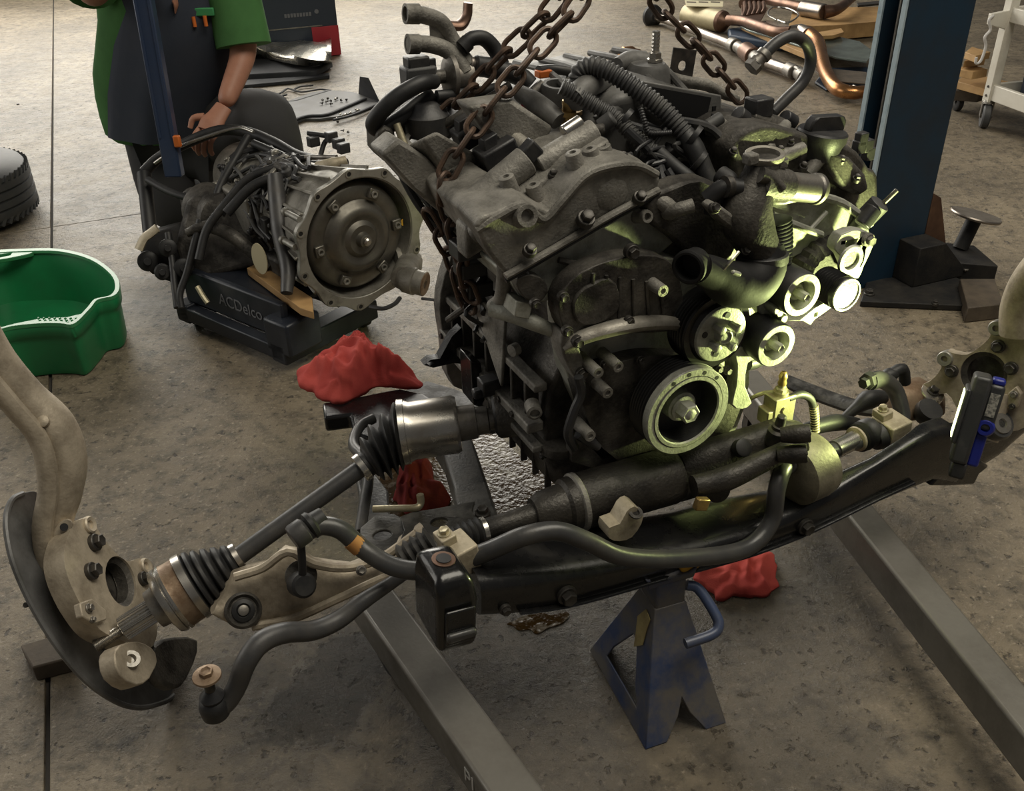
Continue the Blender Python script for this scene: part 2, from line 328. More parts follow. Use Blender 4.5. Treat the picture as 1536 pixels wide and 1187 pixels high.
def concrete():
    m = bpy.data.materials.new('concrete'); m.use_nodes = True; nt = m.node_tree; N = nt.nodes; L = nt.links
    b = N['Principled BSDF']; geo = N.new('ShaderNodeNewGeometry')
    def noise_(s, d=6, r=0.6):
        n = N.new('ShaderNodeTexNoise'); n.inputs['Scale'].default_value = s; n.inputs['Detail'].default_value = d; n.inputs['Roughness'].default_value = r
        L.new(geo.outputs['Position'], n.inputs['Vector']); return n.outputs['Fac']
    def rng(x, a, c, lo=0., hi=1.):
        r = N.new('ShaderNodeMapRange'); r.inputs['From Min'].default_value = a; r.inputs['From Max'].default_value = c
        r.inputs['To Min'].default_value = lo; r.inputs['To Max'].default_value = hi; L.new(x, r.inputs['Value']); return r.outputs['Result']
    def mix(f, a, c):
        x = N.new('ShaderNodeMix'); x.data_type = 'RGBA'; L.new(f, x.inputs[0])
        for k, q in ((6, a), (7, c)):
            if isinstance(q, tuple): x.inputs[k].default_value = (*q, 1)
            else: L.new(q, x.inputs[k])
        return x.outputs[2]
    def math_(op, a, c):
        x = N.new('ShaderNodeMath'); x.operation = op
        for k, q in ((0, a), (1, c)):
            if isinstance(q, float): x.inputs[k].default_value = q
            else: L.new(q, x.inputs[k])
        x.use_clamp = False; return x.outputs[0]
    base = mix(rng(noise_(1.7, 7, 0.65), 0.36, 0.64), (0.295, 0.241, 0.166), (0.155, 0.127, 0.088))
    base = mix(rng(noise_(19, 9, 0.74), 0.47, 0.66), base, (0.066, 0.055, 0.039))
    base = mix(rng(noise_(75, 6, 0.7), 0.56, 0.70), base, (0.40, 0.335, 0.25))
    pits = rng(noise_(42, 5, 0.62), 0.60, 0.66)
    base = mix(math_('MULTIPLY', pits, 0.8), base, (0.040, 0.033, 0.027))
    # oil-stained working area below the engine: a stain with its own shape
    sep = N.new('ShaderNodeSeparateXYZ'); L.new(geo.outputs['Position'], sep.inputs[0])
    dx = math_('MULTIPLY', math_('ABSOLUTE', math_('SUBTRACT', sep.outputs[0], 0.12), 0.0), 0.62)
    dy = math_('MULTIPLY', math_('ABSOLUTE', math_('SUBTRACT', sep.outputs[1], 1.22), 0.0), 0.72)
    d = math_('ADD', math_('MULTIPLY', dx, dx), math_('MULTIPLY', dy, dy))
    st = math_('SUBTRACT', rng(noise_(3.1, 7, 0.62), 0.25, 0.75, 0.0, 1.0), rng(d, 0.0, 0.45, 0.0, 0.85))
    stain = rng(st, 0.02, 0.42)
    base = mix(math_('MULTIPLY', stain, 0.72), base, (0.060, 0.052, 0.042))
    # a second, narrow oil run between the tie rod and the hoist leg
    ex_ = math_('MULTIPLY', math_('ABSOLUTE', math_('ADD', math_('SUBTRACT', sep.outputs[0], math_('MULTIPLY', sep.outputs[1], 0.44)), 0.831), 0.0), 6.0)
    ey_ = math_('MULTIPLY', math_('ABSOLUTE', math_('SUBTRACT', sep.outputs[1], 1.15), 0.0), 4.8)
    st2 = math_('SUBTRACT', rng(noise_(11, 7, 0.65), 0.25, 0.75, 0.25, 1.0), math_('ADD', math_('MULTIPLY', ex_, ex_), math_('MULTIPLY', ey_, ey_)))
    run = rng(st2, 0.18, 0.34)
    base = mix(math_('MULTIPLY', run, 0.8), base, (0.030, 0.025, 0.019))
    wet = math_('MAXIMUM', rng(st, 0.20, 0.44), run)
    L.new(base, b.inputs['Base Color'])
    ro = math_('SUBTRACT', rng(noise_(9, 6), 0.3, 0.7, 0.36, 0.54), math_('MULTIPLY', wet, 0.24))
    L.new(ro, b.inputs['Roughness'])
    b1 = N.new('ShaderNodeBump'); b1.inputs['Strength'].default_value = 1.0; b1.inputs['Distance'].default_value = 0.010
    hgt = math_('ADD', math_('MULTIPLY', noise_(38, 9, 0.74), 0.6), math_('MULTIPLY', noise_(150, 4, 0.65), 0.22))
    L.new(math_('SUBTRACT', hgt, math_('MULTIPLY', pits, 0.22)), b1.inputs['Height'])
    L.new(b1.outputs['Normal'], b.inputs['Normal']); M['concrete'] = m
concrete()

# shared small meshes
def mesh_of(mb, name, mat_):
    me = bpy.data.meshes.new(name); me.from_pydata(mb.v, [], mb.f); me.update()
    me.polygons.foreach_set('use_smooth', [True] * len(me.polygons)); me.set_sharp_from_angle(angle=math.radians(35))
    me.materials.append(M[mat_]); return me
def bolt_mesh(name, mat_, flange=1.0):
    b = MB(); z = Vector((0, 0, 1)); o = Vector((0, 0, 0))
    b.lathe(o, z, [(-0.6, 1.0 * flange), (0.18, 1.0 * flange), (0.26, 0.92 * flange)], 16)
    b.lathe(o + z * 0.2, z, [(0, 0.74), (0.62, 0.74), (0.72, 0.64), (0.66, 0.5)], 6)
    return mesh_of(b, name, mat_)
BOLT = {k: bolt_mesh('bolt_' + k, k) for k in ('bolt_dark', 'steel_dull', 'zinc', 'cast')}
def bolt(parent, pos, ax, r, kind='bolt_dark', name='bolt'): return inst(name, BOLT[kind], parent, pos, ax, None, r)
def circ(c, nx, ny, rx, ry=None, n=20, a0=0.0):
    ry = rx if ry is None else ry; c = Vector(c)
    return [c + nx * rx * math.cos(a0 + 2 * math.pi * i / n) + ny * ry * math.sin(a0 + 2 * math.pi * i / n) for i in range(n)]
def pv(pts, v): return [PV(x, y, v) for x, y in pts]
def pz(pts, z): return [PZ(x, y, z) for x, y in pts]
def smooth_loop(P, s=4):
    n = len(P); out = []
    for i in range(n):
        a, b, c, d = P[i - 1], P[i], P[(i + 1) % n], P[(i + 2) % n]
        for k in range(s):
            t = k / s; out.append(0.5 * ((2 * b) + (c - a) * t + (2 * a - 5 * b + 4 * c - d) * t * t + (3 * b - a - 3 * c + d) * t ** 3))
    return out
def text_part(txt, parent, origin, xdir, ydir, size, matname, name='lettering', depth_=0.0006):
    cu = bpy.data.curves.new(name, 'FONT'); cu.body = txt; cu.size = size; cu.extrude = depth_
    tmp = bpy.data.objects.new(name, cu); COL.objects.link(tmp)
    dg = bpy.context.evaluated_depsgraph_get(); me = bpy.data.meshes.new_from_object(tmp.evaluated_get(dg)); bpy.data.objects.remove(tmp)
    me.materials.clear(); me.materials.append(M[matname])
    o = bpy.data.objects.new(name, me); COL.objects.link(o); o.parent = parent
    x = Vector(xdir).normalized(); y = (Vector(ydir) - x * x.dot(Vector(ydir))).normalized(); z = x.cross(y)
    o.matrix_local = Matrix.Translation(Vector(origin) - rootloc(parent)) @ Matrix((x, y, z)).transposed().to_4x4()
    return o
# ------------------------------------------------------------------ floor: base and cast slabs with joints
fb = MB(); fb.box((0, 4, -0.06), Vector((11, 0, 0)), Vector((0, 11, 0)), Vector((0, 0, 0.05)))
floor = structure(fb.build('floor', 'joint_dark')); floor['label'] = 'stained grey-brown concrete workshop floor cut by saw joints'
j1 = (PZ(79.5, 85, 0).dot(XJ) + PZ(76, 480, 0).dot(XJ)) / 2
c2 = (PZ(23, 349, 0).dot(YJ) + PZ(1294, 158, 0).dot(YJ)) / 2; c3 = PZ(60, 8.3, 0).dot(YJ)
for xa, xb in ((-7.5, j1 - 0.0045), (j1 + 0.0045, 8.0)):
    for ya, yb in ((-3.5, c2 - 0.0018), (c2 + 0.0018, c3 - 0.005), (c3 + 0.005, 13.0)):
        s = MB(); s.box(XJ * (xa + xb) / 2 + YJ * (ya + yb) / 2 + Vector((0, 0, -0.006)), XJ * (xb - xa) / 2, YJ * (yb - ya) / 2, Vector((0, 0, 0.006)))
        s.build('slab', 'concrete', floor, bevel=0.0015, seg=1)

# ------------------------------------------------------------------ oil on the floor
def puddle(name, pts, z, label, m='oil', s=4, parent=None):
    b = MB(); L = smooth_loop(pz(pts, z), s); cL_ = sum(L, Vector()) / len(L)
    L = [p + Vector(((p - cL_).x, (p - cL_).y, 0)) * (0.28 * noise.noise(p * 22) + 0.12 * noise.noise(p * 55)) for p in L]; b.prism(L, (0, 0, -z * 0.95))
    return tag(b.build(name, m), label, 'puddle')
puddle('oil_puddle', [(700, 655), (742, 650), (790, 690), (850, 715), (905, 735), (900, 770), (840, 800), (770, 800), (735, 770), (712, 720)], 0.0015, 'brown oil puddle shining on the floor beneath the engine oil pan')
puddle('oil_puddle', [(572, 712), (600, 690), (668, 690), (690, 720), (672, 770), (630, 786), (585, 770)], 0.0015, 'wet oily patch around the rag lying inside the subframe opening')
puddle('oil_puddle', [(752, 936), (775, 930), (800, 922), (830, 922), (852, 918), (848, 930), (838, 938), (818, 944), (806, 952), (796, 944), (778, 946), (768, 940)], 0.0012, 'small oil drip patch on the floor just under the crossmember', 'oil')

# ------------------------------------------------------------------ engine hoist legs
hoist = thing('engine_hoist', 'grey steel engine hoist legs running under the black crossmember', 'engine hoist', PZ(900, 1187, 0))
def leg(L0, L1, R0, R1, zt, h, ext, back=0.0):
    a0, a1, b0, b1 = PZ(*L0, zt), PZ(*L1, zt), PZ(*R0, zt), PZ(*R1, zt)
    m0, m1 = (a0 + b0) / 2, (a1 + b1) / 2; d = (m1 - m0).normalized(); n = Vector((d.y, -d.x, 0))
    w = (abs((b0 - a0).dot(n)) + abs((b1 - a1).dot(n))) / 2
    m0 = m0 - d * back; m1 = m1 + d * ext
    mb = MB(); c = (m0 + m1) / 2 - ZV * h / 2; hl = (m1 - m0).length / 2
    mb.box(c, d * hl, n * w / 2, ZV * h / 2)
    o = mb.build('leg', 'hoist_grey', hoist, bevel=0.006, seg=3)
    return m0, m1, d, n, w
def caster(parent, p, d, r, z_top, wd=0.03):
    n = Vector((d.y, -d.x, 0)); c = Vector((p.x, p.y, r))
    w = MB(); w.lathe(c - n * wd / 2, n, [(0, r * 0.86), (wd * 0.15, r), (wd * 0.85, r), (wd, r * 0.86)], 24)
    w.lathe(c - n * wd * 0.56, n, [(0, r * 0.3), (wd * 1.12, r * 0.3)], 14)
    o = w.build('caster_wheel', 'rubber', parent)
    k = MB()
    for sgn in (-1, 1): k.box(c + n * sgn * (wd * 0.68) + ZV * (z_top - r) / 2, d * r * 0.35, n * 0.002, ZV * (z_top - r) / 2)
    k.lathe(Vector((p.x, p.y, z_top - 0.008)), ZV, [(0, r * 0.75), (0.008, r * 0.75)], 18)
    k.build('caster_fork', 'bolt_dark', parent)
ZT = 0.155
m0, m1, d, n, w = leg((525, 885), (727, 1187), (572, 862), (822, 1187), ZT, 0.072, 0.75)
caster(hoist, m0 + d * 0.075 - n * 0.004, d, 0.036, ZT - 0.072)
# lettering along the outer side of the left leg (only its first letters are in the picture)
sp = PZ(690, 1138, ZT); side = m0 + d * (sp - m0).dot(d) + n * (w / 2 + 0.0008)
side.z = ZT - 0.046
text_part('PI', hoist, side, d, ZV, 0.040, 'hoist_letter')
lm1 = m1
m0, m1, d, n, w = leg((1264, 763), (1536, 1104), (1299, 745), (1536, 1024), ZT, 0.072, 0.75, back=0.52)
caster(hoist, m0 + d * 0.075, d, 0.036, ZT - 0.072)
bb = MB(); dd = (m1 - lm1); bb.box((m1 + lm1) / 2 - ZV * 0.036, dd / 2 * 1.06, Vector((dd.y, -dd.x, 0)).normalized() * 0.045, ZV * 0.045); bb.build('base_beam', 'hoist_grey', hoist, bevel=0.006)

# ------------------------------------------------------------------ jack stand under the crossmember
A, B, C = PZ(884, 975, 0), PZ(968, 1126, 0), PZ(1090, 1085, 0); Dp = A + C - B
jc = (A + B + C + Dp) / 4
stand = thing('jack_stand', 'scuffed blue jack stand carrying the middle of the black crossmember', 'jack stand', jc)
HT = 0.215
ax1 = (B - A).normalized(); ax2 = (C - B).normalized()
tops = [jc + ZV * HT + (-ax1 * 0.028 - ax2 * 0.028), jc + ZV * HT + (ax1 * 0.028 - ax2 * 0.028), jc + ZV * HT + (ax1 * 0.028 + ax2 * 0.028), jc + ZV * HT + (-ax1 * 0.028 + ax2 * 0.028)]
feet = [A, B, C, Dp]
for i in range(4):
    a, b, tb, ta = feet[i], feet[(i + 1) % 4], tops[(i + 1) % 4], tops[i]
    nn = (b - a).cross(ta - a).normalized()
    if nn.dot((a + b) / 2 - jc) < 0: nn = -nn
    q = lambda s, t: (a.lerp(b, s)).lerp(ta.lerp(tb, s), t)
    mb = MB()
    if i % 2 == 0:      # face with a bottom bar and a window
        out = [q(0, 0), q(1, 0), q(1, 1), q(0, 1)]
        hole = [q(0.20, 0.17), q(0.80, 0.17), q(0.72, 0.30), q(0.56, 0.62), q(0.44, 0.62), q(0.22, 0.30)]
        mb.prism(out, -nn * 0.004, [hole])
    else:               # open face: two legs meeting in an inverted V
        mb.prism([q(0, 0), q(0.26, 0), q(0.42, 0.17), q(0.5, 0.30), q(0.58, 0.17), q(0.74, 0), q(1, 0), q(1, 1), q(0, 1)], -nn * 0.004)
    mb.build('side_plate', 'stand_blue', stand, bevel=0.0025)
mb = MB(); mb.box(jc + ZV * (HT + 0.012), ax1 * 0.027, ax2 * 0.027, ZV * 0.035); mb.build('collar', 'stand_blue', stand, bevel=0.005)
mb = MB(); mb.box(jc + ZV * (HT + 0.015), ax1 * 0.018, ax2 * 0.018, ZV * 0.035)
mb.build('ratchet_post', 'stand_blue', stand, bevel=0.003)
mb = MB(); mb.prism([jc + ZV * (HT + 0.052) + ax2 * s + ZV * t for s, t in ((-0.045, 0.012), (-0.04, -0.008), (0.04, -0.008), (0.045, 0.012), (0.03, 0.004), (-0.03, 0.004))], ax1 * 0.05)
mb.v = [v - ax1 * 0.025 for v in mb.v]; mb.build('saddle', 'stand_blue', stand, bevel=0.002)
y0 = jc + ZV * (HT + 0.062) + ax2 * 0.03
mb = MB(); mb.prism([y0 + ax2 * s + ZV * t for s, t in ((-0.012, -0.004), (0.0, -0.016), (0.026, -0.004), (0.024, 0.012), (0.01, 0.02), (-0.012, 0.016))], ax1 * 0.02); mb.build('pawl', 'yellow_paint', stand, bevel=0.003)
hd = depth(y0)
mb = MB(); mb.tube([PD(1030, 878, hd), PD(1048, 884, hd), PD(1072, 920, hd - 0.01), PD(1078, 938, hd - 0.015), PD(1068, 952, hd - 0.02), PD(1028, 966, hd - 0.03)], 0.0085, 12, 5); mb.build('handle', 'stand_rod', stand)
tq = lambda s, t: (A.lerp(B, s)).lerp(tops[0].lerp(tops[1], s), t)
n0 = (B - A).cross(tops[0] - A).normalized(); n0 = n0 if n0.dot(A - jc) > 0 or n0.dot((A + B) / 2 - jc) > 0 else -n0
mb = MB(); mb.prism([tq(0.62, 0.93) + n0 * 0.001, tq(0.42, 0.80) + n0 * 0.001, tq(0.5, 0.70) + n0 * 0.001, tq(0.56, 0.56) + n0 * 0.001, tq(0.74, 0.66) + n0 * 0.001, tq(0.78, 0.8) + n0 * 0.001, tq(0.86, 0.9) + n0 * 0.001], n0 * 0.0015); mb.build('torn_sticker', 'tape_tan', stand)

# ------------------------------------------------------------------ lift column on the right
cb = PZ(1366, 428, 0)                                   # right bottom corner of the near web
col_l = PZ(1287, 440, 0); cw = (cb - col_l).dot(XJ)
lift = thing('lift_column', 'tall dark blue steel column of the two-post car lift', 'lift column', col_l)
# face corner points chosen on the column's measured edges
def on_edge(x0, sl, y): return x0 + sl * y
pm = PZ(1364 - 0.1856 * 436, 436, 0); pr_dir = XJ
tR = None
# width of the near face from the picture's top row
rT = ray(1464.8, 0); mT = ray(1364, 0)
zc = OC.z + 0
tm = (pm.x * YJ.x + pm.y * YJ.y) / (mT.x * YJ.x + mT.y * YJ.y)
Pm_top = OC + mT * tm
tr = (pm.x * YJ.x + pm.y * YJ.y) / (rT.x * YJ.x + rT.y * YJ.y)
Wd = (OC + rT * tr - Pm_top).dot(XJ)
lT = ray(1322.3, 0)
tl = ((pm).dot(XJ)) / (lT.dot(XJ)); Dd = ((OC + lT * tl) - Pm_top).dot(YJ)
base = Vector((pm.x, pm.y, 0)); HC = 2.6; th = 0.012
mb = MB()
def wall(p, ax, ay): 
    return p
mb.box(base + XJ * Wd / 2 + YJ * th / 2 + ZV * HC / 2, XJ * Wd / 2, YJ * th / 2, ZV * HC / 2); mb.build('web_plate', 'lift_blue', lift, bevel=0.004)
mb = MB(); mb.box(base + XJ * Wd / 2 + YJ * (Dd - th / 2) + ZV * HC / 2, XJ * Wd / 2, YJ * th / 2, ZV * HC / 2); mb.build('web_plate', 'lift_blue', lift, bevel=0.004)
mb = MB(); mb.box(base + XJ * (Wd - th / 2) + YJ * Dd / 2 + ZV * HC / 2, XJ * th / 2, YJ * (Dd / 2 - th), ZV * HC / 2); mb.build('back_plate', 'lift_blue', lift)
for yy in (0.0, Dd - th * 1.4):
    mb = MB(); mb.box(base - XJ * 0.004 + YJ * (yy + th * 0.7) + ZV * HC / 2, XJ * 0.003, YJ * th * 0.7, ZV * HC / 2)
    mb.build('flange_edge', 'lift_edge', lift)
mb = MB(); mb.cyl(base + XJ * 0.03 + YJ * Dd * 0.58, base + XJ * 0.03 + YJ * Dd * 0.58 + ZV * HC, 0.005, 10); mb.build('lift_cable', 'steel_dull', lift)
mb = MB(); mb.box(base + XJ * Wd * 0.4 + YJ * Dd * 0.3 + ZV * HC / 2, XJ * 0.006, YJ * 0.002, ZV * HC / 2); mb.v = [v - YJ * 0 for v in mb.v]; mb.build('carriage_rail', 'lift_blue', lift)
# base plate, gusset, bolts
bp0 = [PZ(1291, 452, 0.02), PZ(1462, 459, 0.02), PZ(1462, 430, 0.02), PZ(1420, 408, 0.02), PZ(1300, 420, 0.02)]
mb = MB(); mb.prism(bp0, (0, 0, -0.019)); mb.build('base_plate', 'grime_black', lift, bevel=0.003)
bolt(lift, PZ(1304, 441, 0.021), ZV, 0.016); bolt(lift, PZ(1449, 444, 0.021), ZV, 0.013)
g0 = PY(1401, 322, (base + XJ * Wd).y + 0.03)
mb = MB(); bx = base + XJ * Wd
mb.prism([bx + ZV * 0.02, bx + XJ * 0.13 + ZV * 0.02, bx + XJ * 0.035 + ZV * 0.26, bx + ZV * 0.28], YJ * 0.012); mb.build('gusset', 'exhaust_brown', lift, bevel=0.002)
mb = MB(); mb.prism([bx - XJ * 0.02 - YJ * 0.09 + ZV * 0.02, bx + XJ * 0.13 - YJ * 0.09 + ZV * 0.02, bx + XJ * 0.0 - YJ * 0.09 + ZV * 0.15, bx - XJ * 0.10 - YJ * 0.09 + ZV * 0.15, bx - XJ * 0.10 - YJ * 0.09 + ZV * 0.02], YJ * 0.09); mb.build('foot_box', 'grime_black', lift, bevel=0.003)
pc = PD(1374, 429, depth(bx - YJ * 0.10))
mb = MB(); mb.lathe(pc + YJ * 0.02, -YJ, [(0, 0.036), (0.022, 0.036), (0.026, 0.03), (0.026, 0.018)], 24); pul = mb.build('cable_pulley', 'bolt_dark', lift)
bolt(pul, pc - YJ * 0.008, -YJ, 0.012, 'steel_dull')
mb = MB(); mb.box(pc + XJ * 0.11 - YJ * 0.0 + ZV * 0.0, XJ * 0.10, YJ * 0.012, ZV * 0.022); mb.build('lock_lever', 'grime_black', lift, bevel=0.004)
mb = MB(); q0 = pc + XJ * 0.2 + ZV * 0.03; mb.prism([q0 + XJ * a + YJ * b for a, b in ((-0.04, -0.03), (0.045, -0.03), (0.055, 0.0), (0.02, 0.035), (-0.03, 0.03))], ZV * 0.006, [circ(q0 + XJ * 0.005, XJ, YJ, 0.02, 0.008, 12)]); mb.build('latch_plate', 'steel_dull', lift, bevel=0.001)
bolt(lift, PZ(1449, 444, 0.021) - XJ * 0.12, ZV, 0.01)
tb = MB(); wp = [PZ(1452, 462, 0.05), PZ(1506, 456, 0.05), PZ(1492, 418, 0.05), PZ(1440, 418, 0.05)]
tb.prism(wp, (0, 0, -0.049)); tag(tb.build('wood_block', 'wood_dark', bevel=0.003), 'grimy flat wooden block beside the blue column base', 'wood block')
# round-topped pad stand
pb = [PZ(1403, 365, 0.06), PZ(1424, 392, 0.06), PZ(1498, 400, 0.06), PZ(1455, 372, 0.06)]
pd = thing('lift_pad', 'dark steel lift pad with a round plate on a post behind the column base', 'lift pad', (pb[0] + pb[2]) / 2 - ZV * 0.06)
mb = MB(); mb.prism([PZ(1399, 362, 0.065), PZ(1424, 393, 0.065), PZ(1498, 399, 0.065), PZ(1462, 368, 0.065)], (0, 0, -0.065)); mb.build('pad_base', 'grime_black', pd, bevel=0.004)
pa = PZ(1440, 373, 0.065); dp = depth(pa); pt = PD(1463, 326, dp - 0.03)
mb = MB(); mb.cyl(pa, pt, 0.024, 20); mb.build('pad_post', 'grime_black', pd)
axd = (pt - pa).normalized()
axd = (ZV + XV * 0.22 + FV * 0.02).normalized()
mb = MB(); mb.lathe(pt, axd, [(0, 0.078), (0.006, 0.08), (0.010, 0.078)], 36); mb.build('pad_plate', 'exhaust_steel', pd)
# ------------------------------------------------------------------ tyre lying flat, left edge
tc_ = PZ(-62, 330, 0.0) + Vector((0, 0.0, 0))
ty = thing('tyre', 'worn black car tyre lying flat at the left edge behind the green pan', 'tyre', tc_)
R0, W0 = 0.30, 0.225
mb = MB(); prof = [(0.0, R0 * 0.66), (0.004, R0 * 0.74), (0.02, R0 * 0.93), (0.045, R0 * 0.985)]
for k in range(4):
    t = 0.052 + k * 0.033
    prof += [(t, R0 * 0.998), (t + 0.024, R0 * 0.998), (t + 0.0245, R0 * 0.975), (t + 0.0325, R0 * 0.975)]
prof += [(W0 - 0.045, R0 * 0.985), (W0 - 0.02, R0 * 0.93), (W0 - 0.004, R0 * 0.74), (W0, R0 * 0.66), (W0 - 0.02, R0 * 0.6), (0.02, R0 * 0.6), (0, R0 * 0.66)]
mb.lathe(tc_, ZV, prof, 72, False, False); tyo = mb.build('tread', 'tyre_rubber', ty, smooth=50)
mb = MB()
for i in range(60):
    a = 2 * math.pi * i / 60; dr = Vector((math.cos(a), math.sin(a), 0)); tg = Vector((-dr.y, dr.x, 0))
    for sg in (0, 1):
        mb.box(tc_ + dr * R0 * 0.975 + ZV * (0.042 if sg else W0 - 0.042), dr * 0.006, (tg * 0.6 + ZV * 0.8).normalized() * 0.017, (tg * 0.8 - ZV * 0.6).normalized() * 0.006)
lg = mb.build('tread_lugs', 'tyre_rubber', tyo); lg['kind'] = 'stuff'

# ------------------------------------------------------------------ green drain pan with pouring spout
ZR = 0.165
rim = [(-70, 430), (-58, 395), (-20, 380), (30, 376), (90, 376), (140, 389), (172, 412), (180, 432), (172, 446), (148, 452), (138, 463), (128, 474), (117, 485), (106, 490), (92, 488), (60, 488), (20, 492), (-25, 500), (-60, 475)]
RL = [PZ(x, y, ZR) for x, y in rim]; cen = sum(RL, Vector((0, 0, 0))) / len(RL)
pan = thing('drain_pan', 'round green plastic oil drain pan with pouring lip and strainer', 'drain pan', Vector((cen.x, cen.y, 0)))
RLs = smooth_loop(RL, 4)
def scl(L, k, z, off=None): return [Vector((cen.x + (p.x - cen.x) * k, cen.y + (p.y - cen.y) * k, z)) for p in L]
mb = MB(); mb.loft([scl(RLs, 0.90, 0.004), scl(RLs, 0.93, 0.02), scl(RLs, 0.955, 0.11), scl(RLs, 0.965, 0.125), scl(RLs, 0.99, 0.13), scl(RLs, 1.0, ZR - 0.004), scl(RLs, 0.985, ZR), scl(RLs, 0.955, ZR), scl(RLs, 0.945, ZR - 0.006), scl(RLs, 0.91, 0.11), scl(RLs, 0.87, 0.05), scl(RLs, 0.85, 0.015)], True, True)
mb.build('pan_body', 'green_plastic', pan, smooth=45)
mb = MB(); mb.loft([scl(RLs, 0.93, ZR - 0.002), scl(RLs, 1.005, ZR - 0.004), scl(RLs, 1.0, ZR + 0.006), scl(RLs, 0.94, ZR + 0.006)], False, False, closed=True); mb.build('rim', 'green_backlit', pan, smooth=50)
zs_ = 0.10
sl = pz([(20, 486), (60, 478), (100, 476), (126, 470), (112, 484), (100, 488), (50, 490)], zs_ + 0.03)
mb = MB(); mb.prism(sl, (0, 0, -0.004)); gr = mb.build('strainer', 'green_plastic', pan)
mb = MB()
for j in range(4):
    for i in range(9):
        p = PZ(58 + i * 8 + j * 2, 478 + j * 3.2, zs_ + 0.03); mb.ball(p + ZV * 0.0005, 0.0035, 8, 6)
st = mb.build('strainer_nubs', 'green_backlit', gr); st['kind'] = 'stuff'
mb = MB(); hl = [PZ(x, y, ZR + 0.004) for x, y in ((-60, 398), (-30, 381), (15, 375), (50, 378), (20, 386), (-30, 394))]
mb.prism(smooth_loop(hl, 3), (0, 0, -0.012), [[PZ(x, y, ZR + 0.004) for x, y in ((-40, 392), (-10, 383), (18, 379), (15, 383), (-15, 389))]]); mb.build('carry_handle', 'green_backlit', pan, bevel=0.002)

# ------------------------------------------------------------------ black and red box behind the mechanic
def PJ(x, y, P):                                                   # on the vertical plane through P facing along YJ
    r = ray(x, y); return OC + r * (((P - OC).dot(YJ)) / r.dot(YJ))
b0 = PZ(512, 83, 0); Dq = YJ * 0.35
bw = 0.62; bh = 0.42
cs = thing('equipment_case', 'upright black and red tool case standing behind the mechanic', 'case', b0 - XJ * bw / 2)
mb = MB(); mb.box(b0 - XJ * bw / 2 + YJ * 0.14 + ZV * bh / 2, XJ * bw / 2, YJ * 0.14, ZV * bh / 2); mb.build('case_body', 'box_black', cs, bevel=0.01)
mb = MB(); mb.box(b0 - XJ * 0.085 - YJ * 0.003 + ZV * 0.095, XJ * 0.085, YJ * 0.004, ZV * 0.09); mb.build('red_panel', 'box_red', cs, bevel=0.002)
mb = MB(); mb.box(b0 - XJ * 0.36 - YJ * 0.002 + ZV * 0.192, XJ * 0.26, YJ * 0.003, ZV * 0.003); mb.build('trim_line', 'steel_dull', cs)
for i in range(9):
    mb = MB(); mb.box(b0 - XJ * (0.32 - i * 0.019) - YJ * 0.001 + ZV * 0.265, XJ * 0.007, YJ * 0.002, ZV * 0.011); mb.build('vent_slot', 'print_grey', cs)
mb = MB(); mb.lathe(b0 - XJ * 0.125 + ZV * 0.275, -YJ, [(0, 0.014), (0.004, 0.012)], 16); mb.build('badge', 'print_grey', cs)

# ------------------------------------------------------------------ silver heat shield on a black trim, left of the case
hs = thing('heat_shield', 'crumpled silver heat shield resting in front of the black and red case', 'heat shield', PZ(430, 110, 0))
rows = []
for k, yy in enumerate((52, 60, 70, 82, 90)):
    rr = []
    for i in range(15):
        t = i / 14; x = 360 + 137 * t
        y = yy + 5 * math.sin(t * 5.5 + k) + (9 * t if k < 2 else 4 * t)
        z = 0.13 - 0.012 * (k - 1.5) ** 2 + 0.014 * math.sin(t * 7 + k * 0.9)
        q = PZ(x, y, max(z, 0.03)); over = (q - b0).dot(YJ) + 0.012; rr.append(q - YJ * max(0, over))
    rows.append(rr)
mb = MB(); vs = [p for r in rows for p in r]; n_ = 15
fs = [(a * n_ + i, a * n_ + i + 1, (a + 1) * n_ + i + 1, (a + 1) * n_ + i) for a in range(4) for i in range(n_ - 1)]
mb.add(vs, fs); o = mb.build('shield_skin', 'foil', hs, smooth=60); sm = o.modifiers.new('thick', 'SOLIDIFY'); sm.thickness = 0.004
mb = MB(); L = pz([(360, 84), (420, 90), (470, 96), (494, 88), (498, 92), (475, 106), (360, 112)], 0.045)
mb.prism(L, (0, 0, -0.035)); mb.build('trim_panel', 'tray_black', hs, bevel=0.006)
mb = MB(); L = pz([(362, 120), (430, 116), (494, 109), (494, 113), (440, 121), (364, 128)], 0.02)
mb.prism(L, (0, 0, -0.018)); tag(mb.build('trim_strip', 'tray_black', bevel=0.003), 'long black plastic trim strip lying in front of the silver heat shield', 'trim strip')

# ------------------------------------------------------------------ splash tray with loose clips
tr = thing('splash_tray', 'black plastic splash tray with an upturned end lying on the floor', 'splash tray', PZ(500, 165, 0))
outl = [(412, 170), (420, 158), (440, 148), (470, 138), (492, 135), (530, 138), (552, 146), (568, 155), (540, 166), (510, 174), (480, 178), (455, 178), (432, 190), (424, 194)]
mb = MB(); mb.prism(pz(outl, 0.014), (0, 0, -0.012)); mb.build('tray_floor', 'plastic_dusty', tr, bevel=0.002)
mb = MB(); mb.tube([PZ(x, y, 0.02) for x, y in ((424, 192), (440, 181), (462, 174), (490, 172), (520, 160), (548, 148))], 0.012, 8, 4, flat=0.6); mb.build('tray_edge', 'tray_black', tr)
mb = MB(); mb.tube([PZ(x, y, 0.018) for x, y in ((500, 180), (530, 172), (566, 156))], 0.010, 8, 4, flat=0.6); mb.build('tray_edge', 'tray_black', tr)
fl = PZ(548, 147, 0.01)
